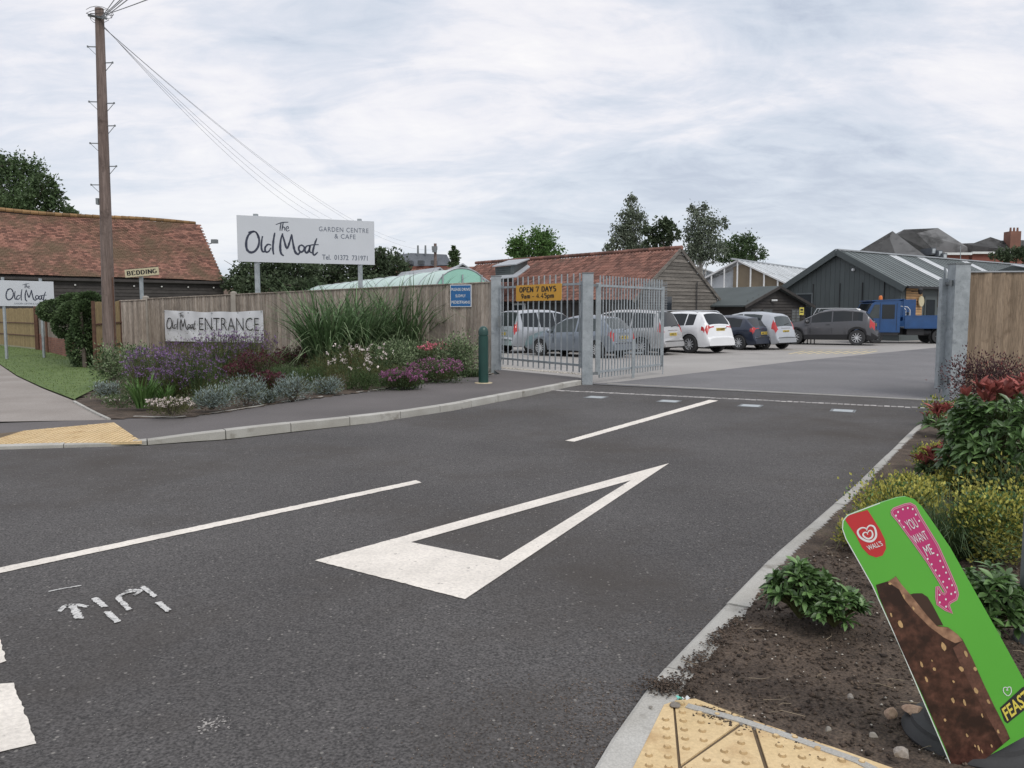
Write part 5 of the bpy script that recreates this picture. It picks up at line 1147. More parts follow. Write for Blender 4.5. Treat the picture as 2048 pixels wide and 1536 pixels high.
for x0, x1, y0, y1 in ((a0, a0 + .08, z0, z1), (a1 - .08, a1, z0, z1), (a0 + .08, a1 - .08, z0, z0 + .08), (a0 + .08, a1 - .08, z1 - .08, z1)): w_.prism([Q(-.1, x0, y0), Q(-.1, x1, y0), Q(-.1, x1, y1), Q(-.1, x0, y1)], d * .06)
wf = w_.build('window', mat('grey frame', (.14, .16, .165), .6), cb); b = MB(); b.poly([Q(-.07, a0 + .08, z0 + .08), Q(-.07, a1 - .08, z0 + .08), Q(-.07, a1 - .08, z1 - .08), Q(-.07, a0 + .08, z1 - .08)]); b.build('pane', GLASSD, wf)
b = MB(); p = Q(-.12, 1.0, ZH(541, 48)); b.tube(p, p - d * .12, .09, .07, 10); b.build('security_camera', WHITE2, cb)
# cedar boards on the side wall, door recess, posters, lamp, round sign
for s0, s1, z0, z1 in ((.5, 2.3, .4, 2.95), (4.2, 11.5, 1.9, 3.0), (4.2, 11.5, .2, .75)):
    z = z0
    while z < z1: b = MB(); b.prism([Q(s0, 3.80, z), Q(s1, 3.80, z), Q(s1, 3.80, z + .13), Q(s0, 3.80, z + .13)], r * .03); b.build('cedar_board', CEDAR, cb); z += .15
dr = MB(); dr.prism([Q(2.6, 3.8, .05), Q(3.9, 3.8, .05), Q(3.9, 3.8, 2.5), Q(2.6, 3.8, 2.5)], r * .04); dro = dr.build('door', GREYCL, cb); b = MB(); b.poly([Q(2.75, 3.86, .9), Q(3.75, 3.86, .9), Q(3.75, 3.86, 2.3), Q(2.75, 3.86, 2.3)]); b.build('pane', GLASSD, dro)
PHOTOS = [mat('poster print a', (.32, .27, .25), .5, .8, 5, base2=(.06, .05, .05)), mat('poster print b', (.5, .48, .46), .5, .8, 4, base2=(.12, .07, .05)), mat('poster print c', (.2, .12, .09), .5, .8, 5, base2=(.55, .52, .5))]
nb_ = thing('poster_board', 'board of pinned photographs and posters on the cedar side wall behind the blue truck', 'poster board', Q(4.6, 3.9, 0)); wbm = MB(); wbm.prism([Q(4.5, 3.84, .85), Q(11, 3.84, .85), Q(11, 3.84, 1.85), Q(4.5, 3.84, 1.85)], r * .03); wbm.build('backing_board', DWOOD, nb_)
for i in range(16):
    s0 = 4.6 + i * .4; z0 = .92 + random.uniform(0, .12); b = MB(); b.prism([Q(s0, 3.88, z0), Q(s0 + .34, 3.88, z0), Q(s0 + .34, 3.88, z0 + random.uniform(.55, .8)), Q(s0, 3.88, z0 + random.uniform(.6, .8))], r * .008); b.build('poster', PHOTOS[i % 3], nb_)
b = MB(); p = Q(.9, 3.9, 2.75); b.beam(p, p + r * .45, .05); b.lathe([(.02, .2), (.14, .08), (.10, -.15), (0, -.2)], p + r * .5, 8); b.build('wall_lamp', BLACKP, cb)
b = MB(); p = Q(1.9, 3.95, 2.2); b.tube(p, p + r * .05, .3, .3, 16); b.build('round_sign', CREAM, cb)
# --- further pale metal roof on the right
mr, Q, d, r, A = gable_building('metal_roofed_building', 'pale standing-seam roof showing above the brown fence on the right', (32, 52.0, 0), (1, .12, 0), 4, 4, 40, ZH(547, 48), ZH(529, 52), GREYCL, PALERF)
for i in range(70):
    s0 = -.3 + i * .56; b = MB(); b.av = random.random(); z0, z1 = ZH(547, 48), ZH(529, 52); b.prism([Q(s0, 4.2, z0), Q(s0 + .5, 4.2, z0), Q(s0 + .5, 0, z1), Q(s0, 0, z1)], -Z3 * .05); b.prism([Q(s0 + .5, 4.2, z0 + .05), Q(s0 + .56, 4.2, z0 + .05), Q(s0 + .56, 0, z1 + .05), Q(s0 + .5, 0, z1 + .05)], -Z3 * .1); b.build('roof_panel', PALERF, mr)

# --- far houses on the right
def hip(t, pts, m, name='roof', th=.25): b = MB(); b.av = random.random(); b.prism(pts, -Z3 * th); return b.build(name, m, t)
fh = thing('far_house', 'big old house with tall stained slate roofs and dormer windows behind the clad building', 'house', (P(1800, 520, 95).x, 95, 0))
def PP_(x, y, Y): return P(x, y, Y)
def tri(t, pts, m, name): b = MB(); b.av = .5; b.poly(pts); o = b.build(name, m, t); return o
for i, (poly, dv) in enumerate([([(1716, 503, 94), (1785, 462, 97), (1792, 470, 97), (1862, 520, 92), (1862, 560, 92), (1716, 560, 94)], 6), ([(1795, 470, 101), (1808, 459, 102), (1876, 456, 102), (1935, 494, 99), (1935, 540, 99), (1795, 540, 101)], 7), ([(1920, 487, 104), (1948, 486, 106), (1981, 474, 107), (2002, 481, 107), (2060, 480, 107), (2060, 505, 105), (1920, 507, 104)], 6)]):
    hip(fh, [PP_(*q) for q in poly], SLATE2, 'roof_slope', 0); o = MB(); q = [PP_(*z) for z in poly]; o.prism(q, (1.0, dv, -.5)); o.build('roof', SLATE2, fh)
BRK = mat('far brick', (.23, .085, .065), .9, .15, .6)
for x0, x1, y0, y1, Y in ((1890, 1938, 508, 560, 98), (1945, 2070, 506, 560, 103.5)):
    b = MB(); a = PP_(x0, y0, Y); c = PP_(x1, y0, Y); b.box(a.x, c.x, Y, Y + 6, 0, a.z); b.build('brick_wall', BRK, fh); b = MB(); b.box(a.x - .2, c.x + .2, Y - .35, Y + .05, a.z - .12, a.z + .15); b.build('fascia', WHITE2, fh)
for x, y, Y in ((1863, 501, 93.5), (1876, 506, 93), (1885, 512, 92.5)):
    f = MB(); a = PP_(x - 5, y + 9, Y); c = PP_(x + 5, y - 5, Y); f.box(a.x, c.x, Y - .5, Y + 2, a.z, c.z); dm = f.build('dormer', SLATE, fh); b = MB(); b.box(a.x + .1, c.x - .1, Y - .56, Y - .51, a.z + .15, c.z - .12); b.build('pane', GLASSR, dm)
b = MB(); a = PP_(2016, 482, 106); c = PP_(2038, 463, 106); b.box(a.x, c.x, 105.5, 107, a.z - 2, c.z); chm = b.build('chimney', mat('chimney brick', (.22, .11, .08), .9, .15, 1), fh)
for k in range(3): b = MB(); p = Vector((a.x + .25 + k * .45, 106, c.z)); b.tube(p, p + Z3 * .5, .14, .11, 8); b.build('chimney_pot', chm.data.materials[0], chm)
b = MB(); p = PP_(1921, 540, 96); b.tube(p, PP_(1921, 492, 96), .05, .04); b.build('flue_pipe', STEEL, fh)
# slate house behind the polytunnel
sh2 = thing('slate_roofed_house', 'distant brick house with flat-topped slate mansard roof above the polytunnel', 'house', (P(845, 540, 112).x, 112, 0))
q = [P(783, 534, 111), P(905, 530, 113), P(893, 509, 115), P(822, 506, 116), P(795, 509, 115)]; b = MB(); b.av = .5; b.prism(q, (0, 6, -.5)); b.build('roof', SLATE, sh2)
b = MB(); a = P(783, 533, 112); c = P(905, 533, 112); b.box(a.x, c.x, 111.5, 118, 0, a.z); b.build('wall', BRK, sh2)
for x in (836, 851): b = MB(); p = P(x, 508, 115); b.tube(p, p + Z3 * 1.2, .15, .12); b.build('flue', STEELD, sh2)
for x in (820, 842, 868): b = MB(); p = P(x, 525, 110.8); b.box(p.x - .4, p.x + .4, 110.2, 112, p.z - .25, p.z + .25); b.build('roof_window', GLASSD, sh2)
tp = thing('transformer_pole', 'distant wooden electricity pole with grey transformer beside the small conifer', 'utility pole', (P(870, 540, 75).x, 75, 0)); p = Vector((P(870, 530, 75).x, 75, 0))
b = MB(); b.tube(p, Vector((P(870.5, 487, 75).x, 75, ZH(487, 75))), .17, .13); b.build('pole', POLEW, tp)
b = MB(); b.box(p.x - .25, p.x + .25, 74.6, 74.85, ZH(500, 75), ZH(493, 75)); b.tube((p.x, 74.7, ZH(500, 75)), (p.x, 74.7, ZH(505, 75)), .22); b.build('transformer', STEELD, tp)

# =================================================================== TREES
def T(name, label, px, Y, blobs, n, leaf, m, **k):
    bx = P(px, 600, Y).x; return tree(name, label, 'tree', (bx, Y, 0), pxblobs(blobs, Y), n, leaf, m, **k)
T('oak_tree', 'large dark broadleaf tree behind the old barn at the left edge', 25, 72, [(10, 385, 55, 60, 0), (45, 345, 42, 32, 2), (-5, 335, 30, 28, 0), (70, 395, 38, 30, 1), (88, 375, 26, 26, -1), (112, 412, 26, 20, 0), (135, 425, 20, 10, 1), (30, 410, 50, 26, -2), (118, 392, 10, 14, 0)], 15000, .30, LF_MID, trunk_r=.5)
T('dark_tree', 'mass of dark trees behind the big sign, its left end beside the barn', 560, 55, [(500, 552, 34, 34, 0), (545, 542, 40, 36, 1), (595, 545, 40, 34, 0), (520, 575, 45, 20, -2), (600, 575, 50, 18, -2), (470, 570, 22, 22, 0)], 12000, .26, LF_DARK, trunk_r=.35)
T('dark_tree', 'dark rounded tree right of the big sign, left of the slate-roofed house', 700, 58, [(650, 550, 42, 32, 0), (700, 545, 44, 36, 1), (745, 535, 40, 32, 0), (780, 527, 30, 25, 1), (760, 508, 18, 15, 0), (802, 545, 22, 16, 0), (660, 575, 40, 16, 0), (730, 565, 50, 16, -2)], 13000, .26, LF_DARK, trunk_r=.35)
T('conifer', 'small dark conifer beside the distant transformer pole', 907, 80, [(907, 524, 11, 10, 0), (908, 512, 9, 9, 0), (906, 503, 6, 8, 0)], 1400, .30, LF_MID, trunk_r=.15)
T('round_tree', 'bright green round tree above the far end of the pantiled roof', 1065, 70, [(1066, 495, 38, 28, 0), (1085, 482, 26, 24, 0), (1042, 492, 22, 24, 0), (1108, 500, 18, 22, 1), (1030, 512, 18, 14, 0), (1075, 515, 45, 15, 0), (1090, 468, 10, 12, 0)], 7000, .26, LF_BRIGHT, trunk_r=.3)
T('birch_tree', 'tall thin birch with drooping twigs left of the pantiled gable', 1262, 62, [(1263, 405, 10, 20, 0), (1258, 428, 16, 22, 0), (1275, 425, 14, 18, 0), (1250, 455, 16, 26, 0), (1272, 462, 18, 28, 0), (1288, 448, 6, 18, 0), (1232, 478, 16, 24, 0), (1258, 492, 28, 18, 0), (1219, 492, 9, 18, 0), (1285, 495, 18, 14, 0)], 6500, .20, LF_GREY, bark=BARKP, droop=1.3, clump=.55, trunk_r=.14)
T('maple_tree', 'small dark-leaved tree standing directly beside the tall thin birch', 1322, 60, [(1322, 455, 22, 20, 0), (1345, 470, 14, 18, 0), (1300, 472, 16, 18, 0), (1330, 445, 14, 12, 0), (1318, 485, 22, 14, 0), (1346, 452, 10, 10, 0)], 3000, .26, LF_DARK, trunk_r=.1)
T('birch_tree', 'broader birch with leaning top right of the pantiled gable', 1402, 62, [(1395, 418, 16, 14, 0), (1408, 440, 24, 24, 0), (1388, 462, 18, 26, 0), (1425, 455, 18, 22, 0), (1402, 480, 34, 26, 0), (1445, 450, 8, 14, 0), (1385, 505, 28, 20, 0), (1425, 500, 30, 20, 0)], 7500, .20, LF_GREY, bark=BARKP, droop=.9, clump=.5, trunk_r=.15)
T('bushy_tree', 'low bushy green tree above the greenhouse ridge', 1480, 64, [(1470, 498, 26, 26, 0), (1495, 490, 22, 20, 0), (1515, 505, 20, 14, 0), (1450, 505, 22, 22, 0), (1495, 475, 10, 10, 0), (1480, 515, 40, 12, 0)], 6000, .20, LF_MID, trunk_r=.12)
T('dark_bush', 'dark tree top showing above the pale metal roof at the right edge', 2020, 80, [(2005, 512, 20, 12, 0), (2035, 508, 24, 14, 0), (2065, 508, 26, 16, 0)], 4000, .28, LF_DARK, trunk_r=.2)

# =================================================================== VEHICLES
CARGL = mat('car glass', (.014, .017, .019), .07, .1, 2, spec=.45)
CARGL2 = mat('pale car glass', (.045, .056, .056), .08, .3, 2, spec=.6)
TLR = mat('tail lamp red', (.42, .02, .02), .2, .15, 20, coat=.5)
TLW = mat('clear lamp', (.55, .5, .5), .2, .1, 10)
PLY = mat('yellow number plate', (.62, .45, .06), .4, .04, 5)
CHROME = mat('chrome trim', (.6, .61, .62), .25, .05, 5, metal=.8)
ALLOY = mat('alloy wheel', (.62, .63, .64), .35, .05, 5, metal=.15)
def paint(n, c, metal=.0, r=.3): return mat(n, c, r, .03, 2, metal=metal, coat=.6, spec=.5)
SILV = paint('silver car paint', (.44, .46, .49), .35); WHT = paint('white car paint', (.78, .79, .80)); GRY = paint('graphite car paint', (.075, .074, .080), .3); GRY2 = paint('mid grey car paint', (.22, .25, .29), .4)
NAVY = paint('dark blue car paint', (.02, .028, .05), .2); SILV2 = paint('warm silver car paint', (.46, .46, .46), .35); BLK = paint('black car paint', (.02, .02, .022)); TRUCKB = mat('blue truck paint', (.016, .07, .20), .4, .12, 3, fine=.1, coat=.3, pat=(.05, .07, .10), patthr=(.62, .8), patscale=4)
def interp(pr, x):
    if x <= pr[0][0]: return pr[0][1]
    for (a, b_), (c, d_) in zip(pr, pr[1:]):
        if x <= c: return b_ + (d_ - b_) * (x - a) / max(1e-6, c - a)
    return pr[-1][1]
def wheel(t, x, y, r, w, spokes, sd, rimm=ALLOY, dark=False):
    b = MB(); b.lathe([(r * .62, -w / 2), (r * .94, -w / 2), (r, -w * .36), (r, w * .36), (r * .94, w / 2), (r * .62, w / 2)], (x, y, r), 28, 'y'); ty = b.build('wheel', RUBBER, t, smooth=35, local=True)
    b = MB(); o = sd * w * .42; b.lathe([(r * .66, o), (r * .61, o), (r * .59, o * .5), (r * .59, -o * .3)], (x, y, r), 28, 'y')
    for k in range(spokes):
        a = 2 * math.pi * k / spokes; c, s_ = math.cos(a), math.sin(a); p = Vector((x, y + o * .75, r)); b.beam(p + Vector((c * r * .1, 0, s_ * r * .1)), p + Vector((c * r * .61, sd * .01, s_ * r * .61)), .014 + .045 * r, .03, (0, 1, 0))
    b.lathe([(0, o * .85), (r * .13, o * .85), (r * .14, o * .5)], (x, y, r), 12, 'y'); rm = b.build('rim', rimm, ty, local=True)
    b = MB(); b.lathe([(0, o * .12), (r * .6, o * .12)], (x, y, r), 20, 'y'); b.build('brake_disc', BLACKP, ty, local=True)
def car(name, label, loc, head, L_, W, H, wr, wb, fo, top, belt, pm, side, wind, rear, lamp, plate, cladding=None, spokes=10, gl=CARGL, rails=None, wide_lamp=False, scale=1.0, wiper=True, tuck=.72, roofm=None, group='cars parked in the yard', pillars=.05):
    """profile lists run from the nose (x=0) to the tail (x=L_); side: side window spans; wind/rear: x spans of the glazed slopes; lamp: (x of rear spans) x0,z0,z1"""
    c, s_ = math.cos(head), math.sin(head)
    # local frame: +x towards the tail. head = direction of the nose
    m = Matrix.Translation(Vector(loc)) @ Matrix.Rotation(head + math.pi, 4, 'Z') @ Matrix.Scale(scale, 4) @ Matrix.Translation((-L_ / 2, 0, 0))
    t = thing(name, label, 'car', basis=m, group=group)
    xf, xr = fo, fo + wb; ra = wr * 1.14; zb = .24 * H / 1.5
    xs = set([0, L_, .03, L_ - .03, .1, L_ - .1]) | set(x for x, z in top) | set(x for x, z in belt) | set(i * L_ / 60 for i in range(61))
    for x0, x1 in side: xs |= {x0, x1}
    xs |= set(wind) | set(rear)
    for xw in (xf, xr): xs |= {xw + ra * math.cos(k * math.pi / 12) for k in range(13)}
    xs = sorted(x for x in xs if 0 <= x <= L_); q = [xs[0]]
    for x in xs[1:]:
        if x - q[-1] > .012: q.append(x)
    xs = q; bmax = max(z for x, z in belt); rowsn = 9; G_ = {}; V = {1: [], -1: []}
    for x in xs:
        e = abs(x - L_ / 2) / (L_ / 2); w = W / 2 * (1 - .13 * e ** 7 - .03 * e ** 2); tz = interp(top, x); bz = min(interp(belt, x), tz - .015); zl = zb + (.05 * max(0, e - .9) / .1)
        for xw in (xf, xr):
            if abs(x - xw) < ra: zl = max(zl, wr * .98 + math.sqrt(max(0, ra * ra - (x - xw) ** 2)))
        zl = min(zl, bz - .03); k = max(0, min(1, (tz - bz) / (H - bmax))); wt = w * (.955 - (.955 - tuck) * k); flare = 1.0 + (.018 if any(abs(x - xw) < ra * 1.25 for xw in (xf, xr)) else 0)
        tuckb = .965 if zl < zb + .1 else 1.0
        row = [(w * tuckb, zl), (w * flare, zl + (bz - zl) * .28), (w * flare * .998, zl + (bz - zl) * .55), (w * .995, zl + (bz - zl) * .8), (w * .965, bz), (wt, tz - .06 * k - .01), (wt * .88, tz - .012 * k - .003), (wt * .55, tz + .012 * (1 + k)), (0, tz + .02 * (1 + k))]
        for sd in (1, -1): V[sd].append([(x, sd * y, z) for y, z in row])
    parts = {}
    def put(key, mt, quad_, sd, mi_=0):
        if key not in parts: parts[key] = (MB(), mt)
        parts[key][0].add(quad_, [(0, 1, 2, 3) if sd > 0 else (3, 2, 1, 0)])
    for i in range(len(xs) - 1):
        xm = (xs[i] + xs[i + 1]) / 2; gtop = interp(top, xm) - interp(belt, xm)
        for sd in (1, -1):
            for j in range(rowsn - 1):
                A_, B_ = V[sd][i], V[sd][i + 1]; qd = (A_[j], B_[j], B_[j + 1], A_[j + 1]); key, mt = 'body', pm; zc_ = (A_[j][2] + A_[j + 1][2] + B_[j][2] + B_[j + 1][2]) / 4
                if j == 4:
                    for n_, (x0, x1) in enumerate(side):
                        if x0 <= xm <= x1 and gtop > .04: key, mt = ('side_window', n_, sd), gl
                if j >= 6 and wind[0] <= xm <= wind[1]: key, mt = 'windscreen', gl
                if j >= 6 and rear[0] <= xm <= rear[1]: key, mt = 'rear_window', gl
                if cladding and (j == 0 or (j == 1 and (zc_ < cladding or xm > L_ - .35))) and zc_ < cladding + .28 * (1 if j == 0 else 0) : key, mt = 'lower_cladding', BLACKP
                if lamp and xm > lamp[0] and lamp[1] < zc_ < lamp[2] and (j in (3, 4, 5) or (wide_lamp and j == 6)) : key, mt = ('tail_light', sd), TLR
                put(key, mt, qd, sd)
    for i in (0, len(xs) - 1):
        for sd in (1, -1):
            v_ = V[sd][i]; b0 = parts['body'][0]; b0.add(v_ + [(v_[0][0], 0, v_[0][2])], [tuple(range(len(v_) + 1))[::(-1 if (i == 0) == (sd > 0) else 1)]])
    for key, (mb, mt) in parts.items():
        n_ = key if isinstance(key, str) else key[0]
        # weld so that the shading runs smoothly over the panels
        me = mb.mesh(n_, mt); import bmesh; bm2 = bmesh.new(); bm2.from_mesh(me); bmesh.ops.remove_doubles(bm2, verts=bm2.verts, dist=.002); bmesh.ops.dissolve_degenerate(bm2, edges=bm2.edges, dist=.001); bm2.normal_update(); bm2.to_mesh(me); bm2.free(); smooth_by_angle(me, 32); link(n_, me, t, True)
    b = MB(); b.box(.25, L_ - .25, -W * .40, W * .40, zb - .02, .62); b.box(xf - ra * .9, xf + ra * .9, -W * .47, W * .47, .3, .62); b.box(xr - ra * .9, xr + ra * .9, -W * .47, W * .47, .3, .62); b.build('underbody', BLACKP, t, local=True)
    for x in (xf, xr):
        for sd in (1, -1): wheel(t, x, sd * (W / 2 - .115), wr, .22, spokes, sd)
    # door shut lines and handles
    for sd in (1, -1):
        b = MB()
        xsn = sorted(set([side[0][0] + .25] + [s[1] + pillars / 2 for s in side[:-1]] + [min(side[-1][1], xr - ra * .35)]))
        for x in xsn[:3]:
            p0 = Vector((x, sd * (W / 2 * .99 + .004), zb + .25)); p1 = Vector((x, sd * (W / 2 * .97 + .002), interp(belt, x) - .03)); b.beam(p0, Vector((x, sd * (W / 2 + .003), .65)), .008); b.beam(Vector((x, sd * (W / 2 + .003), .65)), p1, .008)
        b.build('door_seam', BLACKP, t, local=True)
        for x in xsn[1:3]: b = MB(); z = interp(belt, x) - .11; b.beam((x - .24, sd * (W / 2 + .006), z), (x - .08, sd * (W / 2 + .006), z), .025); b.build('door_handle', pm, t, local=True)
        b = MB(); x = side[0][0] + .12; z = interp(belt, x) + .02; b.lathe([(0, -.11), (.07, -.07), (.085, 0), (.07, .07), (0, .1)], (x, sd * (W / 2 + .06), z + .05), 8, 'y'); b.build('wing_mirror', pm, t, smooth=50, local=True)
        if rails: b = MB(); b.path([(rails[0], sd * W * .36, interp(top, rails[0]) - .01), (rails[0] + .15, sd * W * .36, H + .035), ((rails[0] + rails[1]) / 2, sd * W * .36, H + .05), (rails[1] - .15, sd * W * .36, H + .03), (rails[1], sd * W * .36, interp(top, rails[1]))], .017, 6); b.build('roof_rail', CHROME, t, local=True)
    # tailgate: plate, wiper, badge, bumper lines
    def tail(z):
        best = None
        for (x0, z0), (x1, z1) in zip(top, top[1:]):
            if x0 > L_ * .6 and min(z0, z1) - 1e-6 <= z <= max(z0, z1) + 1e-6 and abs(z1 - z0) > 1e-4: best = x0 + (x1 - x0) * (z - z0) / (z1 - z0)
        return best or L_ - .05
    pz, ptxt = plate; px0 = tail(pz) + .012; px1 = tail(pz + .11) + .012
    b = MB(); b.prism([(px0, .26, pz), (px0, -.26, pz), (px1, -.26, pz + .11), (px1, .26, pz + .11)], (.008, 0, 0)); pl = b.build('number_plate', PLY, t, local=True)
    me = text_mesh(ptxt, .1, .003); co = np.empty(len(me.vertices) * 3, np.float32); me.vertices.foreach_get('co', co); co = co.reshape(-1, 3); lo, hi = co.min(0), co.max(0); u_ = (co - lo) / np.maximum(1e-6, hi - lo); V_ = np.stack([px0 + (px1 - px0) * (.15 + .7 * u_[:, 1]) + .011, -.22 + .44 * u_[:, 0], pz + .015 + .08 * u_[:, 1]], 1); me.vertices.foreach_set('co', V_.astype(np.float32).ravel()); me.materials.clear(); me.materials.append(BLACKI); link('plate_lettering', me, pl, True)
    if wiper: b = MB(); z = interp(belt, L_ - .2) + .06; b.beam((tail(z) + .02, .0, z), (tail(z + .05) + .02, .36, z + .06), .02); b.build('rear_wiper', BLACKP, t, local=True)
    zc2 = pz + .2; b = MB(); b.beam((tail(zc2) + .012, -.35, zc2), (tail(zc2) + .012, .35, zc2), .028, .03); b.build('tailgate_trim', CHROME if cladding or pm in (SILV, SILV2) else pm, t, local=True)
    b = MB(); xb = tail(.5) + .004
    b.beam((xb, -W * .42, .52), (xb, W * .42, .52), .015, .02); b.build('bumper_line', BLACKP, t, local=True)
    b = MB(); b.beam((L_ * .45, 0, H + .02), (L_ * .45 + .08, 0, H + .10), .012); b.build('aerial', BLACKP, t, local=True)
    return t
def at(px, py, dx=0, dy=0): g = G(px, py); return Vector((g.x + dx, g.y + dy, 0))
MPV_TOP = lambda L_, H: [(0, .62), (.04, .76), (.55, .98), (.95, 1.06), (1.75, H - .08), (2.2, H - .01), (3.0, H), (L_ - .55, H - .05), (L_ - .42, H - .10), (L_ - .16, 1.0), (L_ - .10, .86), (L_ - .075, .62), (L_ - .0, .56), (L_, .5)]
BELT = lambda L_: [(0, .5), (.9, .90), (1.3, .95), (L_ - .3, 1.03), (L_ - .15, .97), (L_, .45)]
def side3(L_, x0=1.15): a = L_ - .5; return [(x0, x0 + .28), (x0 + .33, x0 + 1.12), (x0 + 1.17, x0 + 1.95), (x0 + 2.0, a)]
HD = lambda deg: R(deg)          # heading of the nose, anticlockwise from +X
# 1 silver people carrier behind the pedestrian gate: tail to the left, nose away to the right
def place(px, py, head, L_, W, xr_off, sdl, scale=1.0):
    """centre of a car whose rear wheel (on side sdl: +1 its left, -1 its right) stands at this pixel"""
    g = G(px, py); f = Vector((math.cos(head), math.sin(head), 0)); lft = Vector((-f.y, f.x, 0)); return g + f * (L_ / 2 - xr_off) * scale - lft * sdl * (W / 2 - .1) * scale
L1 = 4.47
car('people_carrier', 'silver people carrier behind the pedestrian gate, tail to the left', place(1063, 706, HD(38), L1, 1.8, .95, -1, 1.0), HD(38), L1, 1.8, 1.66, .325, 2.70, .82, MPV_TOP(L1, 1.66), BELT(L1), SILV, side3(L1), (.95, 2.1), (L1 - .50, L1 - .18), (L1 - .30, .80, 1.12), (.70, 'KP07 FJX'), None, 9)
# 2 grey hatchback in front of it, tail to the right
L2 = 3.99
car('hatchback', 'mid grey hatchback seen through both barred gates, nose to the left', place(1192, 716, HD(140), L2, 1.68, .75, 1, .97), HD(140), L2, 1.68, 1.46, .30, 2.5, .78, [(0, .58), (.04, .70), (.6, .88), (1.0, .95), (1.8, 1.40), (2.2, 1.455), (2.9, 1.46), (3.4, 1.38), (3.80, .98), (3.86, .9), (3.88, .6), (3.99, .55), (3.99, .48)], [(0, .48), (.9, .84), (3.6, .95), (3.8, .9), (3.99, .42)], GRY2, [(1.15, 1.4), (1.45, 2.35), (2.42, 3.35)], (1.0, 1.95), (3.42, 3.78), (L2 - .28, .62, .92), (.66, 'WN53 KHE'), None, 12, gl=CARGL2)
# 3 silver people carrier, tail to the right
L3 = 4.55
car('people_carrier', 'silver people carrier seen through the open gate leaf, tail towards the camera', place(1284, 710, HD(141), L3, 1.76, .95, 1, 1.0), HD(141), L3, 1.76, 1.66, .325, 2.75, .85, MPV_TOP(L3, 1.66), BELT(L3), SILV2, side3(L3), (.95, 2.1), (L3 - .50, L3 - .18), (L3 - .28, .80, 1.14), (.72, 'KX08 LTZ'), None, 10)
# 4 white SUV
L4 = 4.48
car('white_suv', 'white SUV between the silver people carrier and the dark blue hatchback', place(1381, 706.5, HD(128), L4, 1.85, .88, 1, 1.0), HD(128), L4, 1.85, 1.61, .36, 2.68, .90, [(0, .70), (.04, .88), (.7, 1.04), (1.1, 1.09), (1.85, 1.50), (2.3, 1.59), (3.0, 1.61), (3.85, 1.57), (3.98, 1.53), (4.30, 1.10), (4.36, 1.0), (4.36, .66), (4.48, .60), (4.48, .52)], [(0, .55), (.9, .98), (3.9, 1.10), (4.2, 1.03), (4.48, .48)], WHT, [(1.25, 1.55), (1.6, 2.45), (2.5, 3.3), (3.35, 3.75)], (1.1, 2.0), (4.0, 4.29), (L4 - .34, .86, 1.06), (.88, 'LD19 DZH'), None, 10, rails=(1.9, 3.8), wide_lamp=True, scale=1.0)
# 5 navy hatch
L5 = 4.24
car('hatchback', 'dark navy hatchback tucked between the white SUV and the small silver car', place(1478, 700, HD(130), L5, 1.78, .80, 1, 1.0), HD(130), L5, 1.78, 1.43, .32, 2.6, .85, [(0, .58), (.04, .72), (.7, .92), (1.15, .98), (1.95, 1.38), (2.4, 1.43), (3.0, 1.42), (3.65, 1.33), (4.05, .98), (4.12, .90), (4.13, .6), (4.24, .56), (4.24, .48)], [(0, .48), (.9, .88), (3.8, .98), (4.05, .9), (4.24, .42)], NAVY, [(1.3, 1.6), (1.65, 2.5), (2.55, 3.5)], (1.15, 2.1), (3.68, 4.04), (L5 - .3, .76, .94), (.66, 'LM63 HWB'), None, 10, wide_lamp=True)
# 6 small tall silver hatch
L6 = 3.85
car('compact_car', 'small tall silver car with big red tail lights, last of the row', place(1528, 699.5, HD(132), L6, 1.76, .70, 1, 1.06), HD(132), L6, 1.76, 1.58, .31, 2.57, .58, [(0, .62), (.04, .78), (.4, .98), (.7, 1.06), (1.45, 1.5), (1.9, 1.575), (2.6, 1.58), (3.35, 1.50), (3.48, 1.44), (3.70, .96), (3.74, .86), (3.74, .58), (3.85, .54), (3.85, .46)], [(0, .5), (.6, .92), (2.6, 1.02), (3.35, 1.12), (3.65, 1.0), (3.85, .42)], SILV, [(.85, 1.15), (1.2, 2.05), (2.12, 3.0)], (.7, 1.75), (3.5, 3.69), (L6 - .30, .78, 1.15), (.72, 'LT56 KVP'), None, 7, gl=CARGL2)
# 7 grey crossover
L7 = 4.33
car('grey_crossover', 'dark grey crossover standing alone in front of the blue truck', place(1712, 691, HD(153), L7, 1.78, .86, 1, 1.06), HD(153), L7, 1.78, 1.60, .345, 2.63, .84, [(0, .68), (.04, .86), (.6, 1.0), (1.05, 1.06), (1.85, 1.50), (2.3, 1.585), (2.9, 1.60), (3.6, 1.54), (3.75, 1.49), (4.12, 1.06), (4.18, .98), (4.2, .70), (4.33, .64), (4.33, .5)], [(0, .55), (.9, .96), (3.5, 1.10), (3.9, 1.05), (4.33, .46)], GRY, [(1.25, 1.5), (1.55, 2.4), (2.45, 3.25), (3.28, 3.68)], (1.05, 2.0), (3.78, 4.10), (L7 - .36, .84, 1.03), (.86, 'SB12 FVR'), .52, 10, rails=(1.6, 3.55), scale=1.08)
# 8 part of a dark car behind
L8 = 4.2
car('hatchback', 'black car half hidden between the small silver car and the dark grey crossover', at(1612, 679, 0, 4.2), HD(100), L8, 1.75, 1.45, .32, 2.6, .85, [(0, .58), (.04, .72), (.7, .92), (1.15, .98), (1.95, 1.38), (2.4, 1.43), (3.0, 1.42), (3.65, 1.33), (4.05, .98), (4.12, .90), (4.13, .6), (4.2, .56), (4.2, .48)], [(0, .48), (.9, .88), (3.8, .98), (4.05, .9), (4.2, .42)], BLK, [(1.3, 1.6), (1.65, 2.5), (2.55, 3.5)], (1.15, 2.1), (3.68, 4.04), (L8 - .3, .72, .9), (.62, 'GK60 RNO'), None, 10) if 0 else None

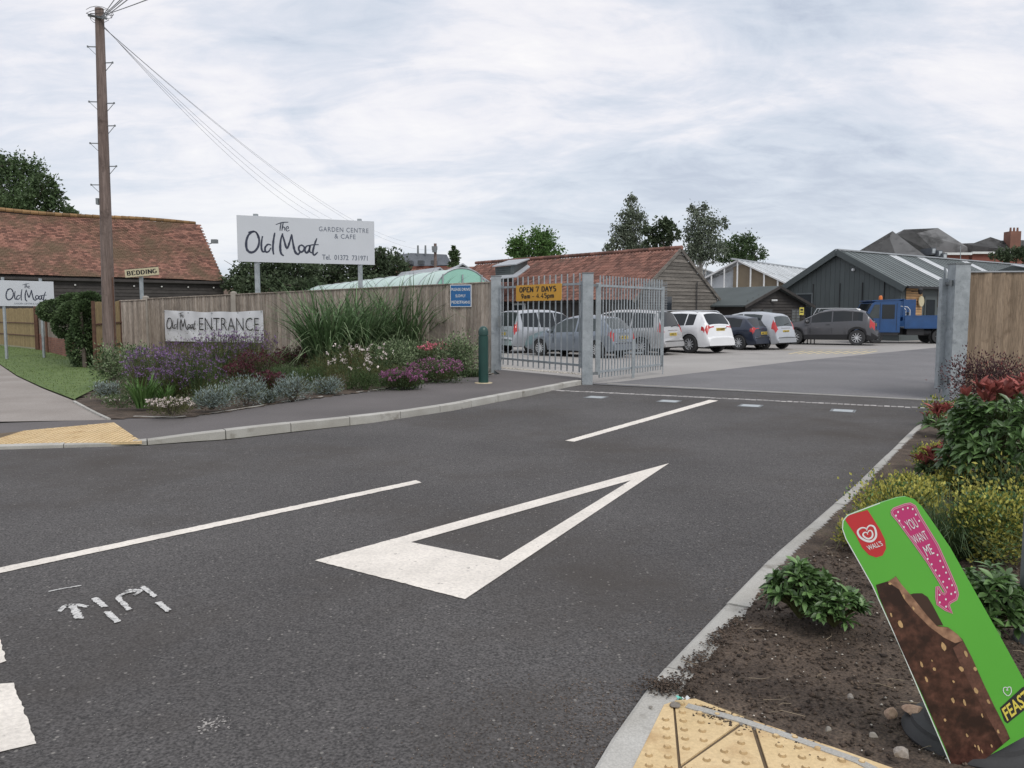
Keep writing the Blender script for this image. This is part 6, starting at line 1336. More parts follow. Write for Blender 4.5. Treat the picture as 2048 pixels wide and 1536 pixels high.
# blue flatbed truck, cab to the left
tk = Matrix.Translation(Vector((XW(1730, 41.2) , 42.4, 0))) @ Matrix.Rotation(R(-6), 4, 'Z') @ Matrix.Scale(1.03, 4)
tr = thing('flatbed_truck', 'blue dropside flatbed truck with amber beacon on the cab roof', 'truck', basis=tk)
def tb(name, m, f, smooth=None, par=None): b = MB(); f(b); return b.build(name, m, par or tr, local=True, smooth=smooth)
prof = [(0.0, .55), (0.0, 1.05), (.12, 1.18), (.55, 2.0), (.7, 2.10), (1.75, 2.14), (1.85, 2.08), (1.85, .55)]
def cab(b): b.prism([(x, -1.0, z) for x, z in prof], (0, 2.0, 0))
tb('cab', TRUCKB, cab)
tb('door_window', CARGL, lambda b: b.prism([(.98, -1.012, 1.22), (1.58, -1.012, 1.22), (1.58, -1.012, 1.92), (.98, -1.012, 1.92)], (0, .01, 0)))
tb('quarter_window', CARGL2, lambda b: b.prism([(.30, -1.012, 1.25), (.86, -1.012, 1.25), (.86, -1.012, 1.92), (.62, -1.012, 1.92)], (0, .01, 0)))
tb('windscreen', CARGL, lambda b: b.prism([(.13, -.88, 1.22), (.13, .88, 1.22), (.54, .82, 1.97), (.54, -.82, 1.97)], (-.012, 0, .006)))
tb('roof_panel', TRUCKB, lambda b: b.prism([(.5, -1.03, 2.08), (1.9, -1.03, 2.15), (1.9, 1.03, 2.15), (.5, 1.03, 2.08)], (0, 0, .045)))
tb('door_seam', BLACKP, lambda b: (b.beam((.9, -1.006, .65), (.9, -1.006, 2.0), .012), b.beam((1.68, -1.006, .65), (1.68, -1.006, 2.0), .012)))
tb('beacon', mat('amber lens', (.7, .18, .03), .3, .1, 20), lambda b: b.lathe([(.09, 2.17), (.09, 2.3), (.06, 2.37), (0, 2.38)], (1.15, -.2, 0), 12), 40)
tb('headboard', TRUCKB, lambda b: (b.box(1.98, 2.03, -1.0, 1.0, 1.12, 1.3), b.box(1.98, 2.03, -1.0, 1.0, 2.1, 2.2), b.box(1.98, 2.03, -1.0, -.95, 1.3, 2.1), b.box(1.98, 2.03, .95, 1.0, 1.3, 2.1), b.box(1.98, 2.03, -.02, .02, 1.3, 2.1)))
tb('mesh_guard', TRUCKB, lambda b: [b.box(1.99, 2.0, -.95 + k * .1, -.94 + k * .1, 1.3, 2.1) for k in range(1, 19)])
tb('far_side_panel', TRUCKB, lambda b: b.box(2.05, 3.3, .98, 1.02, 1.2, 2.2))
tb('dropside', TRUCKB, lambda b: (b.box(2.05, 5.1, -1.07, -1.03, .74, 1.38), b.box(2.05, 5.1, -1.085, -1.07, 1.33, 1.385), b.box(2.05, 5.1, -1.085, -1.07, .78, .83)))
tb('far_dropside', TRUCKB, lambda b: b.box(2.05, 5.1, 1.03, 1.07, .78, 1.38))
tb('tailboard', TRUCKB, lambda b: b.box(5.1, 5.14, -1.06, 1.06, .78, 1.38))
tb('load_deck', STEELD, lambda b: b.box(2.05, 5.1, -1.03, 1.03, .74, .80))
tb('reflector_plate', WHITE2, lambda b: b.box(4.62, 4.86, -1.10, -1.087, .96, 1.36))
tb('chassis', BLACKP, lambda b: (b.box(.3, 5.0, -.45, .45, .42, .74), b.box(2.2, 3.0, -.95, -.45, .42, .74), b.box(.55, 1.8, -.97, .97, .4, .6)))
tb('fuel_tank', BLACKP, lambda b: b.tube((2.9, -.75, .55), (3.35, -.75, .55), .16, .16, 12))
for x, y in ((.75, -.84), (.75, .84), (3.75, -.88), (3.75, -.62), (3.75, .75)): wheel(tr, x, y, .36, .2, 6, -1 if y < 0 else 1, STEELD)
tb('mudguard', BLACKP, lambda b: b.lathe([(.43, -.12), (.45, -.12), (.45, .12), (.43, .12)], (3.75, -.8, .36), 16, 'y'))
ly = thing('sack_barrow', 'white tubular loading frame standing on the bed of the blue truck', 'frame', basis=tk @ Matrix.Translation((2.55, -.3, .8)))
for y in (0, .55): b = MB(); b.path([(0, y, 0), (0, y, .85), (-.12, y, 1.0), (-.3, y, 1.05)] if y else [(0, y, 0), (0, y, .85), (-.12, y, 1.0), (-.5, y, 1.05)], .022, 6); b.build('tube', WHITE2, ly, local=True)
for z in (.2, .45, .7, .85): b = MB(); b.beam((0, 0, z), (0, .55, z), .03); b.build('cross_bar', WHITE2, ly, local=True)
b = MB(); b.box(-.02, .02, .12, .42, .3, .75); b.build('panel', STEELD, ly, local=True)
# back of a car just showing past the gate post on the far left of the yard
vn = thing('parked_van', 'dark vehicle with pale mirror just visible behind the left gate post', 'van', (G(1001, 690).x - 1.2, G(1001, 690).y + 2, 0))
px0 = vn.matrix_basis.translation.copy(); b = MB(); b.prism([(-1.9, -.8, .35), (1.5, -.8, .35), (1.6, -.8, .95), (.9, -.8, 1.05), (.25, -.8, 1.68), (-1.9, -.8, 1.72)], (0, 1.6, 0)); b.build('body', BLK, vn, local=True)
b = MB(); b.prism([(.75, -.82, 1.05), (.22, -.82, 1.58), (-.5, -.82, 1.6), (-.5, -.82, 1.05)], (0, .01, 0)); b.build('side_window', CARGL, vn, local=True); b = MB(); b.lathe([(0, -.12), (.09, -.06), (.1, .05), (0, .12)], (.6, -1.0, 1.2), 8, 'y'); b.build('wing_mirror', SILV, vn, local=True, smooth=50)
for x in (-1.2, .95):
    for sd in (1, -1): wheel(vn, x, sd * .7, .32, .2, 7, sd)

# =================================================================== PLANTING
def at_px(px, py, z=.11): g = G(px, py, z); return (g.x, g.y, z - .02), g.y / FPX
def plant(name, label, px, py, wpx, hpx, n, leaf, m, **k):
    base, s = at_px(px, py); fs = k.pop('fl', None); grp = k.pop('group', None); rx = wpx * s / 2
    return shrub(name, label, 'plant', base, rx, k.pop('ry', rx * .85), hpx * s, n, leaf, leaf * k.pop('asp', .4), m, flowers=fs, group=grp, **k)
GS, GV, GN = 'silver shrubs along the front of the left bed', 'purple verbena clumps in the left bed', 'variegated shrubs in the left bed'
plant('variegated_shrub', 'pale variegated shrub at the foot of the telegraph pole', 226, 768, 84, 82, 1500, .075, LF_VAR, mt2=LF_HERB, kf=.4, group=GN, lobes=5)
plant('variegated_shrub', 'pale variegated sprays just right of the telegraph pole, behind the verbena', 272, 752, 60, 72, 900, .075, LF_VAR, mt2=LF_HERB, kf=.35, group=GN, lobes=4)
for i, (x, y, w, h, lab, nf) in enumerate([(305, 790, 110, 92, 'dense purple verbena clump nearest the telegraph pole, the most strongly coloured', 330), (372, 770, 110, 88, 'purple verbena clump below the left end of the entrance banner', 200), (440, 762, 110, 96, 'tall purple verbena clump overlapping the middle of the entrance banner', 300), (505, 756, 100, 94, 'tall purple verbena clump overlapping the right end of the entrance banner', 260), (395, 800, 120, 92, 'airy mauve verbena clump in front, behind the first silver shrub', 130), (345, 800, 90, 70, 'short purple verbena clump behind the white daisies', 170)]):
    plant('verbena', lab, x, y, w, h, 2300, .05, LF_OLIVE if i % 2 else LF_HERB, asp=.22, up=1.0, fl=(FL_PURP, nf, .032, .45, 1.12), group=GV, shell=.05, stems=20, clump=.16)
for x, y, w, h, n, lab in [(286, 812, 44, 78, 130, 'upright bright green sword-leaved tuft at the front left of the bed'), (330, 806, 44, 52, 80, 'shorter sword-leaved tuft right beside the tall bright green one'), (445, 792, 60, 34, 90, 'bright green leafy tuft between the first two silver shrubs')]:
    base, s = at_px(x, y); tuft('iris_tuft', lab, 'plant', base, w * s / 2 * .6, n, h * s, .028, .28, LF_BRIGHT, .35, 'sword-leaved tufts in the left bed')
for x, y, w, h, lab in [(424, 815, 88, 46, 'silver-grey mounded shrub, leftmost of the front row'), (492, 806, 88, 56, 'silver-grey mounded shrub, taller, second in the front row'), (586, 800, 94, 52, 'broad bright silver shrub, third in the front row'), (540, 803, 40, 26, 'small silver tuft between the second and third silver shrubs'), (655, 789, 70, 42, 'silver shrub with pale pink flowers above it, rightmost of the front row'), (213, 795, 50, 34, 'small silver shrub at the left corner of the bed')]:
    plant('silver_shrub', lab, x, y, w, h, int(26 * w), .055, LF_SILV, asp=.22, up=.8, mt2=LF_OLIVE, kf=.3, group=GS, stems=16, lobes=6)
plant('daisy_clump', 'low clump of small white daisies at the front left edge of the bed', 342, 825, 92, 32, 1300, .03, LF_OLIVE, fl=(FL_WHT, 95, .026, .5, 1.05))
plant('low_ground_plant', 'low sparse green plant on bare soil left of the daisies', 240, 812, 66, 24, 600, .035, LF_HERB, fl=(FL_WHT, 12, .02, .5, 1.0))
GW = 'wine-red leaved plants in the left bed'
for x, y, w, h, lab in [(520, 764, 100, 62, 'wine-red plant right of the tall verbena, below the banner end'), (598, 742, 86, 50, 'wine-red plant further back in front of the plain fence'), (540, 788, 60, 44, 'wine-red plant behind the second silver shrub'), (478, 770, 60, 44, 'wine-red plant below the middle of the banner among the verbena')]:
    plant('wine_plant', lab, x, y, w, h, 1500, .05, LF_PURP, fl=(FL_WINE, 130, .04, .6, 1.1), group=GW, lobes=5, mt2=LF_HERB, kf=.3)
GH = 'green herbaceous mounds in the left bed'
for x, y, w, h, lab, m in [(560, 775, 84, 50, 'dark green mound between the wine-red plants', LF_MID), (618, 778, 90, 56, 'green mound behind the third silver shrub', LF_HERB), (556, 742, 80, 50, 'yellow-green feathery plant against the fence left of the tall grass', LF_BRIGHT), (640, 768, 80, 60, 'olive mound left of the pink-flowered plants', LF_OLIVE), (770, 772, 100, 46, 'low olive green mound at the edging right of the pink-flowered plants', LF_OLIVE), (730, 780, 90, 44, 'low dark green mound at the edging below the pink flowers', LF_HERB)]:
    plant('herb_mound', lab, x, y, w, h, 2200, .045, m, asp=.25, up=1.0, group=GH, lobes=5)
plant('gaura', 'airy plant with pale pink and white flowers, centre of the bed', 700, 778, 112, 88, 2400, .045, LF_OLIVE, asp=.25, up=1.1, fl=(FL_WHT, 34, .045, .5, 1.1), group='pale pink gaura plants')
plant('gaura', 'airy plant with pale pink flowers in front of the tall grass', 742, 758, 90, 70, 1800, .045, LF_HERB, asp=.25, up=1.1, fl=(FL_WHT, 22, .045, .6, 1.15), group='pale pink gaura plants')
plant('red_grass', 'reddish feathery grass at the foot of the tall grass', 720, 742, 100, 52, 900, .07, LF_RED, asp=.12, up=1.6, shell=.1)
for x, y, w, h, lab in [(785, 752, 94, 82, 'pale variegated shrub below the right half of the tall grass'), (838, 742, 76, 66, 'pale variegated shrub behind the pink flat-topped flowers'), (918, 752, 82, 98, 'tall pale variegated shrub nearest the green bollard')]:
    plant('variegated_shrub', lab, x, y, w, h, 2600, .07, LF_VAR, asp=.42, mt2=LF_MID, kf=.4, group=GN, lobes=7)
for x, y, w, h, lab in [(806, 778, 92, 40, 'magenta-flowered geranium at the edging, left one'), (872, 764, 110, 46, 'magenta-flowered geranium at the edging, right one')]:
    plant('geranium', lab, x, y, w, h, 2200, .045, LF_MID, asp=.6, fl=(FL_MAG, 190, .036, .5, 1.1), group='magenta geraniums at the edging', lobes=6)
plant('yarrow', 'pink flat-headed yarrow left of the tall variegated shrub', 872, 746, 66, 60, 1100, .05, LF_HERB, asp=.2, up=1.0, fl=(FL_PINK, 36, .06, .8, 1.05))
base, s = at_px(942, 752); tuft('strap_leaved_tuft', 'dark strap-leaved tuft at the edging beside the bollard', 'plant', base, .25, 160, .42, .02, .7, LF_MID, .8)
for x, y, h, n, lab in [(655, 742, 170, 340, 'tall arching silvergrass clump in front of the fence, left one'), (725, 738, 168, 320, 'tall arching silvergrass clump in front of the fence, middle one'), (812, 733, 172, 360, 'tall arching silvergrass clump in front of the fence, right one')]:
    base, s = at_px(x, y); t = tuft('silvergrass', lab, 'plant', base, .42, int(n * 1.2), h * s * 1.30, .040, .50, LF_REED, .34, 'tall silvergrass clumps', 7)
    nb2 = n // 2; a = RNG.uniform(0, 6.28, nb2); q = np.sqrt(RNG.uniform(0, 1, nb2)) * .45; Pq = np.stack([base[0] + np.cos(a) * q, base[1] + np.sin(a) * q, np.full(nb2, base[2])], 1); Pq[:, 2] += RNG.uniform(.1, .9, nb2)
    V, F, v = blades(Pq, np.stack([np.cos(a) * .35, np.sin(a) * .35, np.ones(nb2)], 1), 1.05, .036, .95, 8); link('arching_leaves', npmesh('arching_leaves', V, F, LF_REEDP, v), t)['kind'] = 'stuff'
    b = MB()
    for _ in range(26):
        a = random.uniform(0, 6.28); q = random.uniform(.05, .4); e = Vector(base) + Vector((math.cos(a) * q, math.sin(a) * q, 0)); b.tube(e, e + Vector((math.cos(a) * .3, math.sin(a) * .3, h * s * random.uniform(.5, .75))), .008, .004, 4, False)
    b.build('cane', LF_OLIVE, t)
plant('dark_shrub', 'dark twiggy shrub in the shade below the tall grass', 748, 740, 80, 70, 1500, .06, LF_DARK, lobes=4)
b = MB()

# right bed ------------------------------------------------------
def leafm6(Pp, D, Ln, Wd, cup=.18, bend=.25):
    """broader leaf of eight triangles with a folded midrib and a drooping tip"""
    n = len(Pp); D = unit(D); up = np.array([[0, 0, 1.0]]) + RNG.normal(size=(n, 3)) * .25; S = unit(np.cross(D, up)); U = np.cross(S, D); Ln = Ln * RNG.uniform(.65, 1.2, (n, 1)); Wd = Wd * RNG.uniform(.75, 1.15, (n, 1)); rows = []
    for t_, w in ((0, .12), (.28, .8), (.55, 1.0), (.8, .6), (1.0, .04)):
        c = Pp + D * Ln * t_ - U * Ln * bend * t_ * t_; e = U * Wd * cup * w
        rows += [c + S * Wd * w * .5 + e, c, c - S * Wd * w * .5 + e]
    V = np.stack(rows, 1).reshape(-1, 3); i = np.arange(n)[:, None] * 15; F = []
    for k in range(4):
        for j in (0, 1): F.append(i + np.array([[3 * k + j, 3 * k + j + 1, 3 * k + 3 + j + 1, 3 * k + 3 + j]]))
    v = RNG.uniform(0, 1, n); return V, np.concatenate(F, 0), np.concatenate([v] * 8)
LEAFMESH = {}
def rosette_plant(name, label, px, py, wpx, hpx, tips, per, ln, wd, m, z=.08, tipm=None, tipf=0, tip_scale=1.0, group=None, ry=None, zlo=-.15, spread=.9):
    base, s = at_px(px, py, z); rx = wpx * s / 2; h = hpx * s; ry = ry or rx * .9; bx, by, bz = base; t = thing(name, label, 'plant', base, group=group)
    c_, d_ = ell(tips, (bx, by, bz + h * .35), (rx, ry, h * .62), .55, zlo); c_[:, 2] = np.maximum(c_[:, 2], bz + .03); k = len(c_)
    b = MB()
    for p in c_[:: max(1, k // 60)]:
        p = Vector(p); q = Vector((bx, by, bz)); mid = q.lerp(p, .5) + Vector((0, 0, h * .08)); b.tube(q, mid, .007, .005, 4, False).tube(mid, p, .005, .003, 4, False)
    b.build('stem', LF_OLIVE, t)
    ax = unit(d_ + np.array([0, 0, .7])); ref = unit(np.cross(ax, RNG.normal(size=(k, 3)))); bi = np.cross(ax, ref); PPs, DDs, L_s = [], [], []
    for j in range(per):
        a = 2 * math.pi * j / per * 1.0 + RNG.uniform(-.3, .3, (k, 1)); lay = (j % 3) / 3.0
        DDs.append(ref * np.cos(a) * spread + bi * np.sin(a) * spread + ax * (.25 + .6 * lay)); PPs.append(c_ + ax * (lay * ln * .25) + RNG.normal(size=(k, 3)) * .004)
    Pp, D = np.concatenate(PPs), np.concatenate(DDs); red = np.tile(c_[:, 2] > bz + h * (1 - tipf) * .97, per) if tipm else np.zeros(len(Pp), bool)
    D[red, 2] += 1.1; D[red] += RNG.normal(size=(int(red.sum()), 3)) * .35; order = np.argsort(Pp[:, 1]); front = order[:300]; rest = order[300:]
    for nm, mk, mt_, l_ in (('foliage', ~red, m, ln), ('red_leaf_mass', red, tipm, ln * tip_scale)):
        k_ = rest[mk[rest]]
        if len(k_): V, F, v = leafm6(Pp[k_], D[k_], l_, wd); link(nm, npmesh(nm, V, F, mt_, v, True), t)['kind'] = 'stuff'
    for i in front:
        r_ = bool(red[i]); mt_ = tipm if r_ else m; key = mt_.name
        if key not in LEAFMESH:
            LEAFMESH[key] = []
            for q in range(7): V, F, v = leafm6(np.zeros((1, 3)), np.array([[1.0, 0, 0]]), 1.0, 1.0); V[:, 1] /= max(.1, np.abs(V[:, 1]).max() * 2); V[:, 0] /= V[:, 0].max(); V[:, 2] *= .5; LEAFMESH[key].append(npmesh('leaf', V, F, mt_, v * 0 + q / 6, True))
        d = Vector(D[i]).normalized(); up = Vector((random.gauss(0, .25), random.gauss(0, .25), 1)); sd_ = d.cross(up).normalized(); u_ = sd_.cross(d); L1_ = (ln * tip_scale if r_ else ln) * random.uniform(.65, 1.2); W1_ = wd * random.uniform(.75, 1.15) * (.8 if r_ else 1)
        M_ = Matrix((( d.x * L1_, -sd_.x * W1_, u_.x * L1_, Pp[i][0]), (d.y * L1_, -sd_.y * W1_, u_.y * L1_, Pp[i][1]), (d.z * L1_, -sd_.z * W1_, u_.z * L1_, Pp[i][2]), (0, 0, 0, 1)))
        link('red_leaf' if r_ else 'leaf', random.choice(LEAFMESH[key]), t, basis=M_)
    return t
rosette_plant('broadleaf_shrub', 'low glossy green shrub on the bare soil left of the tilted sign, larger upper clump', 1600, 1228, 130, 118, 75, 9, .062, .026, LF_GLOSS, group='low glossy green shrubs in the right bed')
rosette_plant('broadleaf_shrub', 'low glossy green shrub clump just right of and below the larger one', 1668, 1245, 130, 82, 60, 9, .062, .026, LF_GLOSS, group='low glossy green shrubs in the right bed')
rosette_plant('broadleaf_shrub', 'glossy green shrub half hidden behind the right edge of the tilted sign', 1965, 1270, 150, 155, 110, 9, .068, .028, LF_GLOSS, group='low glossy green shrubs in the right bed')
rosette_plant('photinia', 'large glossy photinia with bright red young leaves against the brown fence', 1988, 990, 190, 240, 230, 8, .105, .040, LF_GLOSS, tipm=LF_RED, tipf=.16, z=.1, ry=.42)
rosette_plant('photinia', 'red-tipped glossy shrub cut off by the right edge of the frame', 2062, 930, 150, 205, 130, 8, .11, .042, LF_GLOSS, tipm=LF_RED, tipf=.22, z=.1)
rosette_plant('red_tipped_shrub', 'small red-leaved shrub leaning over the kerb near the right gate post', 1890, 868, 80, 62, 46, 6, .12, .038, LF_GLOSS, tipm=LF_RED, tipf=.5, z=.1)
rosette_plant('red_tipped_shrub', 'reddish shrub between the golden shrubs, below the large photinia', 1880, 960, 90, 66, 40, 7, .10, .035, LF_HERB, tipm=LF_RED, tipf=.45, z=.1)
def gold(label, px, py, w, h, n, leaf=.022, kf=.45, z=.1):
    n = int(n * 1.5); leaf *= 1.15; kf *= .62
    base, s = at_px(px, py, z); shrub('golden_shrub', label, 'plant', base, w * s / 2, w * s * .42, h * s, n, leaf, leaf * .62, LF_YEL, group='golden variegated shrubs in the right bed', stems=30, up=.9, shell=.15, clump=.13, mt2=LF_GLOSS, kf=kf, lobes=9)
gold('golden variegated shrub spilling towards the kerb, left of the fine grass', 1800, 1062, 200, 120, 4200)
gold('golden variegated shrub just above the top of the tilted sign, by the kerb', 1720, 1085, 90, 55, 1300)
gold('golden variegated shrub highest up the bed by the kerb, near the red-leaved shrub', 1868, 935, 76, 52, 1700, .026)
gold('broad golden shrub at the right edge behind the fine grass', 1985, 1110, 190, 150, 5200, .024, .6)
gold('yellow-green shrub at the foot of the large photinia', 1925, 985, 110, 50, 2000, .026, .6)
base, s = at_px(1905, 840); shrub('low_shrub', 'small mixed green and yellow shrub at the foot of the right gate post', 'plant', base, .38, .3, .35, 1400, .045, .02, LF_BRIGHT, mt2=LF_YEL, kf=.4, lobes=5)
base, s = at_px(1985, 820); shrub('barberry', 'dark plum-leaved barberry in front of the brown fence', 'plant', base, .85, .4, .98, 4200, .045, .022, LF_PURP, stems=30, lobes=9, mt2=LF_RED, kf=.12)
base, s = at_px(1898, 1100, .1); tuft('sedge_tuft', 'fine dark green arching sedge tuft above the right side of the tilted sign', 'plant', base, .12, 620, .52, .0042, .55, LF_MID, .75, None, 6)
base, s = at_px(1750, 1000, .1); tuft('seed_grass', 'sparse wispy grass with dark stems hanging over the kerb', 'plant', (base[0] + .1, base[1] - .2, base[2]), .1, 40, .55, .004, .7, LF_OLIVE, .9)
base, s = at_px(1690, 1080, .08); tuft('seed_grass', 'sparse wispy grass at the kerb left of the tilted sign top', 'plant', base, .05, 30, .26, .003, .8, LF_OLIVE, 1.0)

# =================================================================== TILTED ADVERTISING SIGN
PO = P(1880, 1400, 2.70); PN = Vector((-.14, -1, .10)).normalized()
def pp(x, y, off=0.0): return onplane(x, y, PO, PN) + PN * off
Z4 = lambda x, y: (1660 + x / 4.8, 980 + y / 4.8)
Z6 = lambda x, y: (1500 + x / 2.146, 820 + y / 2.146)
ad = thing('ice_cream_sign', 'tilted green ice-cream advertising sign reading You want me, with a chocolate bar picture', 'sign', G(1960, 1510))
outl = [(1906, 1540), (1800, 1293), (1745, 1172), (1692, 1078), (1685, 1058), (1686, 1042), (1695, 1031), (1712, 1024), (1760, 1006), (1795, 995), (1812, 993), (1828, 998), (1843, 1012), (1856, 1030), (1900, 1094), (2000, 1272), (2070, 1400), (2088, 1440), (2080, 1456), (2000, 1500), (1925, 1538)]
ADG = mat('green sign print', (.105, .42, .045), .35, .04, 3, coat=.3)
b = MB(); b.prism([pp(x, y) for x, y in outl], -PN * .012); b.build('panel', ADG, ad)
b = MB(); b.ribbon([pp(x, y, .0006) for x, y in outl[:9]], .003, PN); b.build('panel_edge', WHITE2, ad)
def decal(name, pts, m, off, hole=None): b = MB(); b.poly([pp(x, y, off) for x, y in pts]); return b.build(name, m, ad)
AR = [(590, 205), (612, 178), (720, 138), (770, 130), (812, 152), (862, 250), (1030, 525), (1130, 750), (1208, 930), (1226, 1000), (1212, 1048), (1150, 1082), (1138, 1110), (1170, 1182), (1108, 1150), (1030, 1095), (1020, 1030), (1022, 930), (1036, 925), (1070, 985), (1098, 1000), (1112, 982), (1062, 898), (935, 690), (785, 480), (645, 290), (597, 235)]
b = MB(); ring = [pp(*Z4(x, y), .0014) for x, y in AR + [AR[0]]]; b.ribbon(ring, .008, PN); b.build('arrow_outline', mat('pale pink print', (.62, .28, .36), .4, .03), ad)
decal('arrow_print', [Z4(x, y) for x, y in AR], mat('pink print', (.50, .035, .16), .4, .03), .0008)
b = MB(); ring = [pp(*Z4(*(Vector((x, y)) * 1.0 + (Vector((930, 560)) - Vector((x, y))) * .0)), .0018) for x, y in AR + [AR[0]]]; b.ribbon(ring, .0022, PN); b.build('arrow_keyline', MATS['pink print'], ad)
bul = [(632, 245), (652, 210), (698, 184), (745, 172), (792, 182), (822, 235), (854, 296), (664, 295), (708, 355), (1030, 622), (1056, 680), (1084, 738), (1112, 792), (1142, 852), (1170, 912), (1198, 980), (936, 660), (974, 712), (1012, 770), (1048, 822), (1084, 880), (1122, 934), (1162, 996), (1110, 1048), (1050, 1005), (1052, 1078), (1112, 1118)]
b = MB()
for x, y in bul: c = pp(*Z4(x, y), .002); b.add([c + (pp(*Z4(x + 9, y), .002) - c) * math.cos(a) + (pp(*Z4(x, y - 11), .002) - c) * math.sin(a) for a in [k * 1.047 for k in range(6)]], [(0, 1, 2, 3, 4, 5)])
b.build('bulb_print', WHITE2, ad, kind='stuff')
decal('badge_print', [Z4(x, y) for x, y in [(147, 290), (152, 270), (190, 238), (360, 190), (400, 252), (480, 378), (528, 480), (538, 560), (505, 628), (442, 648), (372, 622), (308, 555), (250, 440)]], mat('red print', (.52, .03, .035), .4, .03), .0008)
for pts, w_ in (([(352, 388), (340, 366), (305, 362), (272, 382), (266, 412), (292, 455), (345, 486), (398, 490), (436, 455), (440, 405), (420, 352), (382, 340), (356, 362), (352, 388)], .0052), ([(362, 428), (352, 408), (328, 408), (315, 428), (332, 452), (368, 468), (400, 452), (408, 420), (394, 390), (370, 392), (362, 410)], .0042)):
    b = MB(); q = [pp(*Z4(x, y), .0016) for x, y in cr_smooth(pts, 4)]; n = len(q); b.ribbon(q, [w_ * (.55 + .9 * abs(math.sin(math.pi * i / n))) for i in range(n)], PN); b.build('heart_print', WHITE2, ad)
def ad_text(s, Zf, bl, br, tl, m, off=.0022, bold=.0):
    o, r_, u_ = pp(*Zf(*bl)), pp(*Zf(*br)), pp(*Zf(*tl)); ux = (r_ - o); w = ux.length; ux.normalize(); uz = (u_ - o); h = uz.length; uz.normalize(); me = put_text(s, o, ux, uz, w, h, m, ad, bold, 1.0, 0)
    for v in me.data.vertices: v.co = v.co + PN * off
    me.data.update(); return me
ad_text("WALL'S", Z4, (372, 580), (510, 530), (345, 535), WHITE2, bold=.012)
ad_text('YOU', Z4, (765, 392), (856, 352), (708, 300), WHITE2, bold=.0); ad_text('WANT', Z4, (822, 520), (952, 468), (772, 440), WHITE2, bold=.0); ad_text('ME', Z4, (932, 637), (1002, 607), (884, 545), WHITE2, bold=.0)
CHO = [(540, 750), (590, 735), (612, 728), (625, 712), (645, 740), (660, 765), (690, 792), (720, 830), (760, 880), (800, 925), (850, 932), (890, 962), (912, 985), (930, 1020), (952, 1062), (1000, 1170), (1050, 1275), (1100, 1372), (1116, 1410), (1062, 1455), (1005, 1500), (960, 1520), (905, 1538), (872, 1545), (840, 1455), (740, 1225), (645, 1018), (555, 805)]
m_ = mat('chocolate print', (.040, .013, .009), .28, .4, 30, base2=(.085, .035, .024), fine=.2, fscale=60, pat=(.026, .009, .007), patthr=(.45, .6), patscale=9, coat=.4)
decal('stick_print', [Z6(x, y) for x, y in [(676, 796), (700, 787), (738, 786), (762, 802), (785, 840), (830, 925), (790, 925), (720, 850)]], mat('dark brown print', (.05, .024, .014), .5, .1), .0006)
decal('chocolate_print', [Z6(x, y) for x, y in CHO], m_, .0012)
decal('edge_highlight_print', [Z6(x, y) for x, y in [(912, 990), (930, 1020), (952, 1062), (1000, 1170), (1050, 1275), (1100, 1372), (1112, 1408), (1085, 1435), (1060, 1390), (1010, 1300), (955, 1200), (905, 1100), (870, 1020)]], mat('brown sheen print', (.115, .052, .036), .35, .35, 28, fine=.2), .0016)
decal('bite_print', [Z6(x, y) for x, y in [(590, 737), (625, 714), (645, 742), (690, 794), (760, 882), (802, 928), (852, 934), (892, 964), (912, 990), (880, 1000), (830, 975), (770, 930), (700, 860), (660, 810), (640, 770)]], mat('bite print', (.17, .085, .05), .55, .35, 40, base2=(.30, .17, .10)), .0018)
b = MB()
nuts = [(645, 918, 12, 20), (605, 880, 6, 12), (830, 1015, 11, 20), (925, 1045, 8, 16), (735, 1090, 7, 14), (790, 1112, 9, 9), (905, 1110, 12, 12), (965, 1110, 8, 10), (755, 1155, 7, 14), (872, 1165, 6, 8), (970, 1205, 10, 16), (870, 1245, 8, 14), (920, 1255, 6, 15), (1022, 1250, 8, 12), (995, 1310, 5, 10), (930, 1395, 6, 10), (980, 1450, 5, 14), (995, 1465, 4, 10), (1035, 1440, 5, 8), (835, 1330, 7, 8), (1065, 1380, 6, 10), (965, 1440, 4, 8), (600, 745, 8, 6), (660, 800, 6, 12), (700, 850, 5, 9), (780, 1075, 4, 5)]
for x, y, rx, ry in nuts: b.poly([pp(*Z6(x + math.cos(a) * rx * random.uniform(.6, 1.1) - math.sin(a) * ry * .3, y - math.sin(a) * ry * random.uniform(.7, 1.1)), .0024) for a in [k * .9 for k in range(7)]])
b.build('nut_print', mat('nut print', (.50, .32, .15), .5, .2, 60), ad, kind='stuff')
decal('word_backing', [Z6(x, y) for x, y in [(1072, 1278), (1168, 1190), (1200, 1180), (1215, 1240), (1180, 1285), (1105, 1345), (1092, 1335)]], BLACKI, .001)
ad_text('FEAST', Z6, (1104, 1335), (1206, 1250), (1078, 1282), mat('yellow print', (.72, .60, .10), .4, .03), .0022, .02)
b = MB(); q = [pp(*Z6(x, y), .0016) for x, y in cr_smooth([(1106, 1204), (1100, 1190), (1088, 1192), (1088, 1210), (1106, 1226), (1120, 1212), (1118, 1190), (1106, 1190), (1100, 1204)], 3)]; b.ribbon(q, .0026, PN); b.build('heart_print', WHITE2, ad)
bc = G(1952, 1512); b = MB(); b.lathe([(.225, 0), (.23, .012), (.22, .03), (.20, .04), (.195, .055), (.155, .062), (.145, .085), (.09, .095), (.075, .12), (.0, .125)], (bc.x + .01, bc.y + .06, .035), 40); b.build('rubber_base', RUBBER, ad, smooth=35)
b = MB(); b.tube((bc.x + .01, bc.y + .06, .14), pp(1990, 1480, -.02), .018, .018, 10); b.beam(pp(1950, 1500, -.018), pp(2060, 1440, -.018), .03, .012); b.build('spring_mount', STEELD, ad)
